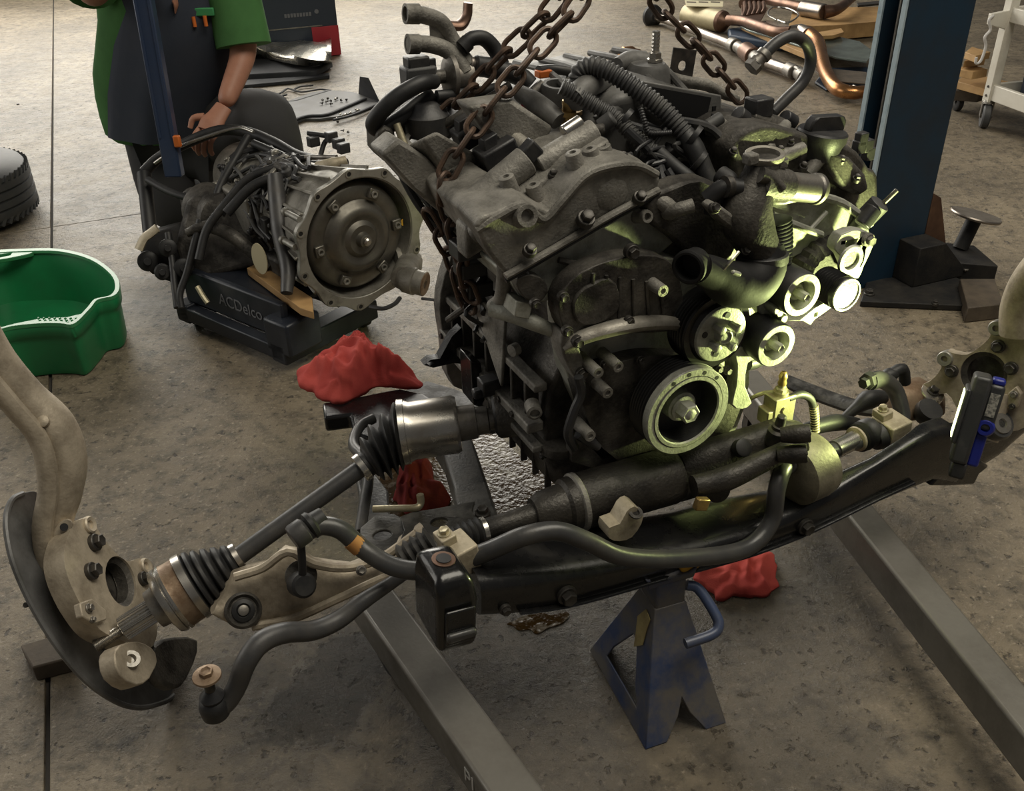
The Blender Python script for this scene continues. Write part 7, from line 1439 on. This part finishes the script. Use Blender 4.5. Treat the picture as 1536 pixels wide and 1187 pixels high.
# slanted blue handle column
hb0, hb1 = PY(252, 205, T(0.62, -0.05, 0).y), PY(205, -60, T(0.62, -0.05, 0).y + 0.05)
hdv = (hb1 - hb0).normalized(); hx = (RX - hdv * RX.dot(hdv)).normalized(); hy = hdv.cross(hx)
mb = MB(); mb.box((hb0 + hb1) / 2 - hdv * 0.06, hx * 0.026, hy * 0.02, hdv * ((hb1 - hb0).length / 2 + 0.06)); mb.build('handle_column', 'jack_blue', tj, bevel=0.005)
for s in (-0.4, 0.5):
    mb = MB(); mb.box((hb0 + hb1) / 2 + hx * 0.02 * s * 2 - hy * 0.02, hx * 0.003, hy * 0.004, hdv * (hb1 - hb0).length / 2); mb.build('handle_edge', 'jack_blue', tj)
mb = MB(); mb.box(PY(266, 212, hb0.y - 0.02), RX * 0.010, hy * 0.01, ZV * 0.018); mb.build('release_knob', 'orange_plastic', tj, bevel=0.004)

ply = MB(); q = pz([(370, 402), (388, 394), (468, 446), (470, 468), (450, 462)], 0.20)
ply.prism(q, (0, 0, -0.022)); tag(ply.build('plywood_board', 'wood', bevel=0.002), 'tan plywood board wedged between gearbox and jack beam', 'board')

tm_ = thing('transmission', 'automatic transmission with open bell housing and cables resting on the jack', 'transmission', Vector((T(0.3, 0, 0).x, T(0.3, 0, 0).y, 0.17)))
# bell housing shell
n_ = 48
def tring(s, r, rx=1.0, rz=1.0, dz=0.0, dx=0.0, n=n_): return [T(s, dx + r * rx * math.cos(2 * math.pi * i / n), dz + r * rz * math.sin(2 * math.pi * i / n)) for i in range(n)]
mb = MB(); mb.loft([tring(0.26, 0.135), tring(0.18, 0.15), tring(0.10, 0.172), tring(0.03, 0.178), tring(0.0, 0.182), tring(0.0, 0.166), tring(0.03, 0.164), tring(0.10, 0.15)], True, True); mb.build('bell_housing', 'trans_alu', tm_, smooth=45)
# lobed flange ring with bolt ears
def lob(i, n): 
    a = 2 * math.pi * i / n; r = 0.187
    for b_, h_, w_ in ((95, 0.010, 9), (60, 0.012, 9), (128, 0.012, 9), (160, 0.014, 9), (196, 0.016, 10), (232, 0.018, 11), (262, 0.022, 12), (300, 0.012, 10), (335, 0.020, 11), (12, 0.040, 15), (30, 0.018, 10)):
        dd = (math.degrees(a) - b_ + 180) % 360 - 180; r += h_ * math.exp(-(dd / w_) ** 2)
    return r, a
NL = 144; outer = []; inner = []
for i in range(NL):
    r, a = lob(i, NL); outer.append(T(-0.004, r * math.cos(a), r * math.sin(a))); inner.append(T(-0.004, 0.168 * math.cos(a), 0.168 * math.sin(a)))
mb = MB(); mb.loft([outer, [p - TF * 0.016 for p in outer], [p - TF * 0.016 for p in inner], inner], False, False, closed=True); fr_ = mb.build('housing_flange', 'trans_bright', tm_, bevel=0.002)
for b_ in (95, 60, 128, 160, 196, 232, 262, 300, 335, 12):
    a = math.radians(b_); r = lob(int(b_ / 360 * NL), NL)[0] - 0.012
    p = T(-0.004, r * math.cos(a), r * math.sin(a)); mb = MB(); mb.lathe(p, TF, [(0, 0.011), (0.002, 0.011), (0.002, 0.0065), (-0.004, 0.006)], 16); mb.build('dowel_ring', 'trans_alu', fr_)
    mb = MB(); mb.lathe(p, TF, [(0.0, 0.0062), (0.0008, 0.006)], 12); mb.build('bolt_hole', 'sticker_black', fr_)
for b_, l_ in ((150, 0.07), (172, 0.06), (205, 0.09)):
    a = math.radians(b_); p = T(0.01, 0.192 * math.cos(a), 0.192 * math.sin(a)); mb = MB(); mb.lathe(p, -TF, [(0, 0.009), (l_, 0.008), (l_, 0.012), (l_ + 0.012, 0.011)], 14); mb.build('long_bolt', 'trans_bright', tm_)
# torque converter
prof = [(0.10, 0.150), (0.035, 0.150), (0.022, 0.146), (0.016, 0.138), (0.014, 0.112), (0.016, 0.104), (0.012, 0.098), (-0.004, 0.090), (-0.010, 0.078), (-0.010, 0.068), (-0.004, 0.060), (-0.003, 0.052), (-0.008, 0.046), (-0.012, 0.040), (-0.010, 0.032), (-0.010, 0.022), (-0.014, 0.020), (-0.028, 0.018), (-0.030, 0.014), (-0.030, 0.0006)]
mb = MB(); mb.lathe(T0, -TF, prof, 64); tq_ = mb.build('torque_converter', 'converter', tm_, smooth=40)
mb = MB(); mb.lathe(T0 + TF * 0.029, TF, [(0, 0.012), (0.008, 0.0115), (0.012, 0.007)], 20); mb.build('pilot_boss', 'steel', tq_)
for k in range(6):
    a = math.radians(62 - k * 60); p = T(0.012, 0.124 * math.cos(a), 0.124 * math.sin(a)); rd = (TX * math.cos(a) + ZV * math.sin(a)); tg = TX * -math.sin(a) + ZV * math.cos(a)
    mb = MB(); mb.box(p + TF * 0.004, rd * 0.014, tg * 0.016, TF * 0.006); pd2 = mb.build('drive_pad', 'converter', tq_, bevel=0.003)
    mb = MB(); mb.lathe(p + TF * 0.010, TF, [(-0.002, 0.010), (0.004, 0.0095), (0.004, 0.006), (0.0, 0.005)], 16); mb.build('pad_nut', 'trans_bright', pd2)
a = math.radians(0); mb = MB(); mb.prism([T(0.010, 0.132, 0.004), T(0.010, 0.146, -0.006), T(0.010, 0.146, 0.014)], TF * 0.002); mb.build('paint_mark', 'yellow_paint', tq_)
# gear case, ribs, pan and tail
mb = MB(); mb.loft([tring(0.72, 0.08, dz=0.02), tring(0.68, 0.10, dz=0.02), tring(0.58, 0.115, dz=0.01), tring(0.50, 0.128), tring(0.30, 0.142), tring(0.22, 0.148)], True, True); mb.build('gear_case', 'trans_alu', tm_, smooth=40)
for s in (0.30, 0.36, 0.43, 0.50, 0.58):
    mb = MB(); r = 0.150 - (s - 0.30) * 0.10; mb.loft([tring(s, r), tring(s + 0.008, r), tring(s + 0.008, r - 0.02), tring(s, r - 0.02)], False, False, closed=True); mb.build('case_rib', 'trans_alu', tm_)
mb = MB(); mb.box(T(0.38, -0.02, -0.115), TX * 0.14, TF * 0.24, ZV * 0.036); mb.build('fluid_pan', 'cast_dark', tm_, bevel=0.012, seg=3)
mb = MB(); mb.box(T(0.44, -0.12, 0.0), TX * 0.035, TF * 0.10, ZV * 0.06); mb.build('valve_cover_side', 'trans_alu', tm_, bevel=0.01, seg=3)
mb = MB(); mb.lathe(T(0.72, 0.0, 0.02), -TF, [(0, 0.06), (0.02, 0.05), (0.03, 0.035), (0.05, 0.03)], 24); mb.build('tail_flange', 'steel_dull', tm_)
c = T(0.58, -0.17, -0.03); mb = MB(); mb.lathe(c + TF * 0.12, -TF, [(0, 0.05), (0.02, 0.075), (0.14, 0.08), (0.18, 0.05), (0.24, 0.04)], 28); mb.build('transfer_case', 'cast_dark', tm_)
# round cream tag on the side
c = PS(390, 388, -0.20); nn = (-TX * 0.95 + TF * 0.3).normalized(); mb = MB(); mb.lathe(c, nn, [(0, 0.046), (0.003, 0.046)], 32, e=0.62, xdir=ZV); mb.build('paper_tag', 'tag_cream', tm_)
# front-right starter-like drive with brown plug
c = PD(628, 424, 2.56); ax = (TF * 0.8 + TX * 0.45 - ZV * 0.1).normalized(); mb = MB(); mb.lathe(c - ax * 0.06, ax, [(0, 0.02), (0.02, 0.036), (0.05, 0.038), (0.052, 0.034), (0.078, 0.034), (0.08, 0.028)], 28); co = mb.build('output_flange', 'trans_alu', tm_)
mb = MB(); mb.tube([T(0.05, 0.12, -0.12), T(0.03, 0.17, -0.13), c - ax * 0.05], [0.05, 0.04, 0.032], 16, 4); mb.build('output_arm', 'trans_alu', tm_)
mb = MB(); mb.lathe(c - ax * 0.006, ax, [(0, 0.033), (0.026, 0.032), (0.028, 0.026), (0.026, 0.012)], 28); mb.build('brown_seal', 'rusty_band', co)
mb = MB(); mb.tube([PD(555, 460, 2.5), PD(575, 463, 2.48), PD(592, 456, 2.5), PD(600, 447, 2.52)], 0.006, 8, 4); mb.build('drain_wire', 'plastic', tm_); mb = MB(); mb.tube([PD(633, 448, 2.5), PD(650, 450, 2.47), PD(662, 452, 2.45)], 0.004, 8, 4); mb.build('drain_wire', 'plastic', tm_)
mb = MB(); mb.prism([PD(x, y, 2.76) for x, y in ((276, 300), (330, 290), (392, 330), (420, 372), (416, 412), (372, 404), (320, 418), (276, 420), (258, 370))], Vector((0.25, 0.7, 0)).normalized() * 0.10); mb.build('lower_case', 'cast_dark', tm_, bevel=0.02, seg=3)
mb = MB(); mb.tube([PD(x, y, 2.70) for x, y in ((280, 350), (310, 340), (345, 352), (380, 380), (405, 402))], [0.012, 0.018, 0.02, 0.018, 0.014], 14, 5); mb.build('oil_gallery', 'cast_dark', tm_)
# cables and hoses draped over it
def wirep(pts, r, m='rubber', name='cable'):
    mb = MB(); mb.tube([PD(*p) for p in pts], r, 10, 5); return mb.build(name, m, tm_)
wirep(((216, 258, 2.95), (240, 236, 2.95), (285, 212, 2.92), (330, 196, 2.9), (370, 198, 2.88), (410, 214, 2.84), (442, 232, 2.8), (470, 240, 2.75)), 0.017)
wirep(((232, 245, 2.93), (270, 220, 2.9), (330, 198, 2.88), (360, 192, 2.87), (380, 198, 2.85)), 0.005, 'steel', 'cable_edge')
wirep(((216, 260, 2.95), (222, 320, 2.92), (228, 370, 2.9), (236, 405, 2.86)), 0.022)
wirep(((222, 270, 2.9), (260, 290, 2.86), (310, 305, 2.82), (340, 320, 2.76)), 0.012)
wirep(((372, 205, 2.84), (352, 240, 2.8), (330, 280, 2.78), (318, 320, 2.76), (300, 360, 2.76)), 0.012)
wirep(((450, 240, 2.68), (410, 252, 2.66), (370, 270, 2.66), (335, 310, 2.66), (310, 345, 2.66), (298, 390, 2.66)), 0.012)
wirep(((440, 262, 2.62), (400, 270, 2.62), (372, 285, 2.62), (340, 320, 2.62)), 0.014)
wirep(((412, 262, 2.55), (416, 300, 2.55), (422, 350, 2.54), (432, 400, 2.52), (430, 440, 2.5)), [0.02, 0.024, 0.026, 0.022, 0.016], 'shaft_paint', 'breather_strap')
wirep(((380, 215, 2.8), (420, 232, 2.76), (450, 246, 2.72), (490, 246, 2.68), (520, 244, 2.65)), 0.012)
wirep(((300, 330, 2.7), (290, 370, 2.7), (280, 410, 2.7), (270, 440, 2.7), (272, 462, 2.7)), 0.010)
wirep(((252, 350, 2.76), (258, 390, 2.74), (262, 430, 2.72), (266, 462, 2.7)), 0.010)
wirep(((430, 238, 2.7), (470, 236, 2.66), (505, 236, 2.62)), 0.007, 'steel_dull', 'pipe')
wirep(((480, 236, 2.66), (486, 216, 2.66), (492, 206, 2.66), (478, 202, 2.66), (462, 200, 2.67)), 0.007, 'plastic', 'wiring_stub')
wirep(((476, 250, 2.62), (500, 246, 2.6), (520, 240, 2.6)), [0.014, 0.018, 0.012], 'tan_bracket', 'heat_sleeve')
random.seed(5)
for i in range(46):                                                # fittings sitting on the case surface
    s_ = random.uniform(0.20, 0.62); an = math.radians(random.uniform(80, 215)); r = 0.150 - max(0, s_ - 0.25) * 0.10
    nr = TX * math.cos(an) + ZV * math.sin(an); c = T(s_, 0, 0) + nr * (r + 0.002); s = random.uniform(0.008, 0.02); mb = MB(); d2 = nr.cross(TF)
    if i % 3 == 0: mb.lathe(c - nr * s, nr, [(0, s), (s * 1.6, s * 0.9), (s * 1.7, s * 0.6), (s * 2.4, s * 0.5)], 14)
    elif i % 3 == 1: mb.box(c, TF * s * 1.8, d2 * s, nr * s * 0.7)
    else: mb.box(c, TF * s * 0.8, d2 * s * 2.0, nr * s * 0.6)
    mb.build('fitting', random.choice(['trans_alu', 'cast_dark', 'plastic', 'plastic_dusty', 'trans_alu']), tm_, bevel=0.003)
for i in range(18):                                                # loose leads lying over the case
    a0 = random.uniform(95, 200); s0 = random.uniform(0.16, 0.40); pts = []
    for k in range(5):
        s_ = s0 + k * random.uniform(0.03, 0.07); an = math.radians(a0 + random.uniform(-22, 22)); r = 0.160 - max(0, s_ - 0.25) * 0.08
        pts.append(T(s_, r * math.cos(an), r * math.sin(an)))
    mb = MB(); mb.tube(pts, random.uniform(0.004, 0.009), 8, 5); mb.build('cable', random.choice(['rubber', 'plastic', 'plastic_dusty']), tm_)
for k in range(9):                                                 # lengthwise ribs on the bell housing
    an = math.radians(75 + k * 18); nr = TX * math.cos(an) + ZV * math.sin(an); d2 = nr.cross(TF)
    mb = MB(); mb.prism([T(0.012, 0, 0) + nr * 0.17, T(0.012, 0, 0) + nr * 0.196, T(0.06, 0, 0) + nr * 0.186, T(0.25, 0, 0) + nr * 0.150, T(0.25, 0, 0) + nr * 0.13], d2 * 0.007); mb.build('housing_rib', 'trans_alu', tm_, bevel=0.002)
for x, y, d_ in ((497, 205, 2.64), (508, 215, 2.62), (515, 222, 2.6), (470, 212, 2.66)):
    mb = MB(); mb.box(PD(x, y, d_), TX * 0.016, TF * 0.012, ZV * 0.014); mb.build('harness_plug', 'plastic', tm_, bevel=0.003)
mb = MB(); mb.prism([PD(x, y, 2.80) for x, y in ((206, 378), (216, 352), (262, 340), (300, 352), (306, 400), (290, 436), (262, 428), (232, 416))], Vector((0.25, 0.7, 0)).normalized() * 0.06); mb.build('rear_mount', 'grime_black', tm_, bevel=0.012, seg=3)
for x, y, d_, r in ((222, 392, 2.78, 0.03), (252, 372, 2.74, 0.026), (276, 402, 2.74, 0.028), (244, 408, 2.75, 0.024)):
    mb = MB(); mb.lathe(PD(x, y, d_), Vector((0.3, -0.8, 0.3)), [(-0.04, r), (0.01, r), (0.014, r * 0.8), (0.014, r * 0.4), (0.03, r * 0.35)], 18); mb.build('mount_bush', 'rubber', tm_)
mb = MB(); mb.tube([PD(x, y, 2.72) for x, y in ((208, 375), (216, 358), (226, 350), (236, 342))], 0.018, 10, 4, flat=0.5); mb.build('mount_arm', 'tan_bracket', tm_)
mb = MB(); mb.tube([PD(x, y, 2.68) for x, y in ((296, 430), (305, 445), (312, 455))], 0.008, 8, 3); mb.build('brass_rod', 'zinc', tm_)
# ------------------------------------------------------------------ mechanic kneeling behind the transmission
pe = thing('person', 'mechanic in green shirt and dark apron kneeling behind the transmission', 'person', PZ(290, 330, 0))
YP = 3.32
pel = PY(285, 225, YP + 0.12); pel.z = 0.36
che = Vector((PY(262, 30, YP).x, YP - 0.02, 0.80)); nek = Vector((che.x - 0.0, YP - 0.10, 1.04)); hed = Vector((che.x + 0.02, YP - 0.17, 1.20))
shR = Vector((che.x + 0.215, YP - 0.06, 0.97)); elR = PY(368, 78, YP - 0.14); wrR = PY(336, 160, YP - 0.30); haR = PY(318, 186, YP - 0.34)
shL = Vector((che.x - 0.215, YP - 0.06, 0.97)); elL = PY(138, -4, YP - 0.25); wrL = PY(178, -70, YP - 0.38); haL = PY(196, -88, YP - 0.40)
hipR = pel + Vector((0.11, -0.02, -0.02)); knR = PY(398, 168, YP - 0.26); anR = Vector((knR.x + 0.02, knR.y + 0.12, 0.09)); toR = anR + Vector((0.03, -0.18, -0.05))
hipL = pel + Vector((-0.12, -0.02, -0.02)); knL = Vector((PZ(222, 392, 0.07).x - 0.02, YP - 0.05, 0.08)); anL = knL + Vector((0.02, 0.42, 0.02)); toL = anL + Vector((0, 0.1, -0.05))
def skinned(name, verts, edges, radii, m, parent, root=0, lv=2):
    off = rootloc(parent); me = bpy.data.meshes.new(name); me.from_pydata([v - off for v in verts], edges, []); me.update()
    o = bpy.data.objects.new(name, me); COL.objects.link(o); o.parent = parent; me.materials.append(M[m])
    k = o.modifiers.new('skin', 'SKIN'); k.use_smooth_shade = True
    sv = me.skin_vertices[0].data
    for i, r in enumerate(radii): sv[i].radius = r if isinstance(r, tuple) else (r, r); sv[i].use_root = (i == root)
    s = o.modifiers.new('sub', 'SUBSURF'); s.levels = lv; s.render_levels = lv
    return o
L5 = lambda a, b, t: a.lerp(b, t)
V = [pel, L5(pel, che, .5), che, nek - Vector((0, 0, .04)), nek + Vector((0, -.01, .05)), hed, shR, elR, wrR, shL, elL, wrL, hipR, knR, anR, toR, hipL, knL, anL, toL]
Ed = [(0, 1), (1, 2), (2, 3), (3, 4), (4, 5), (2, 6), (6, 7), (7, 8), (2, 9), (9, 10), (10, 11), (0, 12), (12, 13), (13, 14), (14, 15), (0, 16), (16, 17), (17, 18), (18, 19)]
Rd = [.13, .12, .13, .06, .055, .085, .06, .045, .03, .06, .045, .03, .085, .06, .04, .035, .085, .06, .04, .035]
body_ = skinned('body', V, Ed, Rd, 'skin', pe)
# hands: palm and five separate fingers each
def hand(wr, hc, fdir, side, up):
    palm_c = hc; f = fdir.normalized(); s = (side - f * side.dot(f)).normalized(); u = f.cross(s)
    mb = MB(); mb.tube([wr, wr.lerp(hc, 0.6), hc, hc + f * 0.03], [0.028, 0.032, 0.040, 0.036], 14, 4, flat=0.55, updir=u)
    for k, (o_, l_) in enumerate(((-0.028, 0.072), (-0.010, 0.082), (0.010, 0.078), (0.028, 0.062))):
        b = hc + f * 0.028 + s * o_; mb.tube([b, b + f * l_ * 0.45 + u * 0.004, b + f * l_ * 0.75 + u * -0.020, b + f * l_ * 0.80 - u * 0.042], [0.0095, 0.009, 0.0085, 0.007], 10, 4)
    b = hc - f * 0.012 - s * 0.034; mb.tube([b, b - s * 0.028 + f * 0.02, b - s * 0.030 + f * 0.048 - u * 0.014], [0.012, 0.0105, 0.008], 10, 4)
    return mb.build('hand', 'skin', body_, smooth=60)
hand(wrR, haR, (haR - wrR) + Vector((0, -0.01, -0.01)), Vector((1, 0, 0)), ZV)
hand(wrL, haL, Vector((0.3, -0.2, 0.8)), Vector((1, 0.3, 0)), ZV)
# head features
mb = MB(); mb.ball(hed + Vector((0, 0, 0.01)), (0.078, 0.098, 0.112), 24, 16, (Vector((1, 0, 0)), Vector((0, 1, 0)), ZV)); hd_ = mb.build('head', 'skin', body_)
mb = MB(); f_ = Vector((0, -1, 0)); mb.tube([hed + f_ * 0.088 + ZV * 0.03, hed + f_ * 0.112 - ZV * 0.012, hed + f_ * 0.092 - ZV * 0.02], [0.009, 0.015, 0.012], 10, 4)
for s in (-1, 1): mb.ball(hed + Vector((s * 0.080, 0.005, 0.005)), (0.012, 0.022, 0.032)); 
mb.build('nose_and_ears', 'skin', hd_)
for s in (-1, 1): mb = MB(); mb.ball(hed + f_ * 0.084 + Vector((s * 0.032, 0, 0.025)), 0.013); mb.build('eye', 'white_plastic', hd_)
mb = MB(); mb.tube([hed + f_ * 0.088 + Vector((-0.026, 0, -0.052)), hed + f_ * 0.096 + ZV * -0.054, hed + f_ * 0.088 + Vector((0.026, 0, -0.052))], 0.006, 8, 4); mb.build('mouth', 'box_red', hd_)
mb = MB(); mb.ball(hed + Vector((0, 0.012, 0.035)), (0.084, 0.100, 0.098), 24, 16, (Vector((1, 0, 0)), Vector((0, 1, 0)), ZV)); mb.build('hair', 'hair', hd_)
# green shirt: torso tube and short sleeves
def srings(levels, n=28, p=2.6):
    R = []
    for c, a, b in levels:
        R.append([c + Vector((math.copysign(abs(math.cos(t)) ** (2 / p), math.cos(t)) * a, math.copysign(abs(math.sin(t)) ** (2 / p), math.sin(t)) * b, 0)) for t in [2 * math.pi * i / n for i in range(n)]])
    return R
hx_ = PY(245, 200, YP).x
sp_ = [(Vector((hx_ - 0.01, YP + 0.06, 0.32)), .215, .15), (Vector((hx_, YP + 0.06, 0.42)), .215, .155), (Vector((hx_ + 0.0, YP + 0.04, 0.58)), .215, .145), (Vector((che.x, YP, 0.76)), .225, .14), (Vector((che.x, YP - 0.04, 0.92)), .22, .125), (Vector((che.x, YP - 0.07, 1.0)), .16, .10), (nek, .07, .07)]
mb = MB(); mb.loft(srings(sp_)); mb.build('shirt', 'shirt_green', pe, smooth=60, subsurf=1)
for sh_, el_, t1 in ((shR, elR, 0.94), (shL, elL, 0.75)):
    e_ = sh_.lerp(el_, t1); mb = MB(); mb.tube([sh_ + Vector((-(sh_.x - che.x) * 0.4, 0, 0.01)), sh_, sh_.lerp(e_, 0.5), e_], [0.085, 0.088, 0.085, 0.088], 18, 5); mb.build('sleeve', 'shirt_green', pe, smooth=60)
# dark apron / vest in front
fr = lambda lv: lv
ap = [(PY(226, 216, YP - 0.16), .175), (PY(232, 150, YP - 0.18), .185), (PY(248, 80, YP - 0.20), .195), (PY(256, 20, YP - 0.20), .19), (Vector((che.x, YP - 0.20, 0.90)), .16), (Vector((che.x, YP - 0.20, 0.98)), .10)]
R = []
for c, hw in ap:
    ring = []
    for i in range(13):
        t = -1 + 2 * i / 12; ring.append(c + Vector((hw * t, 0.10 * abs(t) ** 2.4 - 0.012 * math.cos(t * 6), 0)))
    ring += [p + Vector((0, 0.02, 0)) for p in reversed(ring)]; R.append(ring)
mb = MB(); mb.loft(R); apn = mb.build('apron', 'vest_navy', pe, smooth=60)
q = PY(302, 18, YP - 0.175); mb = MB(); mb.box(q, Vector((0.040, 0, 0)), Vector((0, 0.006, 0)), Vector((0, 0, 0.012))); mb.build('chest_badge', 'label_green', apn, bevel=0.003)
for x, y in ((291, 32), (308, 31)): mb = MB(); q = PY(x, y, YP - 0.185); mb.cyl(q - ZV * 0.016, q + ZV * 0.014, 0.006, 10); mb.build('pocket_pen', 'orange_plastic', apn)
mb = MB(); mb.tube([PY(262, 0, YP - 0.215), PY(264, 8, YP - 0.215), PY(263, 20, YP - 0.215)], [0.02, 0.016, 0.004], 10, 3, flat=0.4); mb.build('neck_opening', 'skin', apn)
# trousers and boots
skinned('trousers', [pel, hipR, L5(hipR, knR, .5), knR, L5(knR, anR, .5), anR, hipL, L5(hipL, knL, .5), knL, L5(knL, anL, .5), anL], [(0, 1), (1, 2), (2, 3), (3, 4), (4, 5), (0, 6), (6, 7), (7, 8), (8, 9), (9, 10)], [.16, .125, .13, .115, .085, .07, .13, .12, .105, .085, .07], 'pants_grey', pe)
for an, to in ((anR, toR), (anL, toL)):
    mb = MB(); mb.tube([an + ZV * 0.03, an - ZV * 0.01, an.lerp(to, 0.6), to], [0.052, 0.055, 0.05, 0.04], 14, 4); mb.build('boot', 'boot', pe)
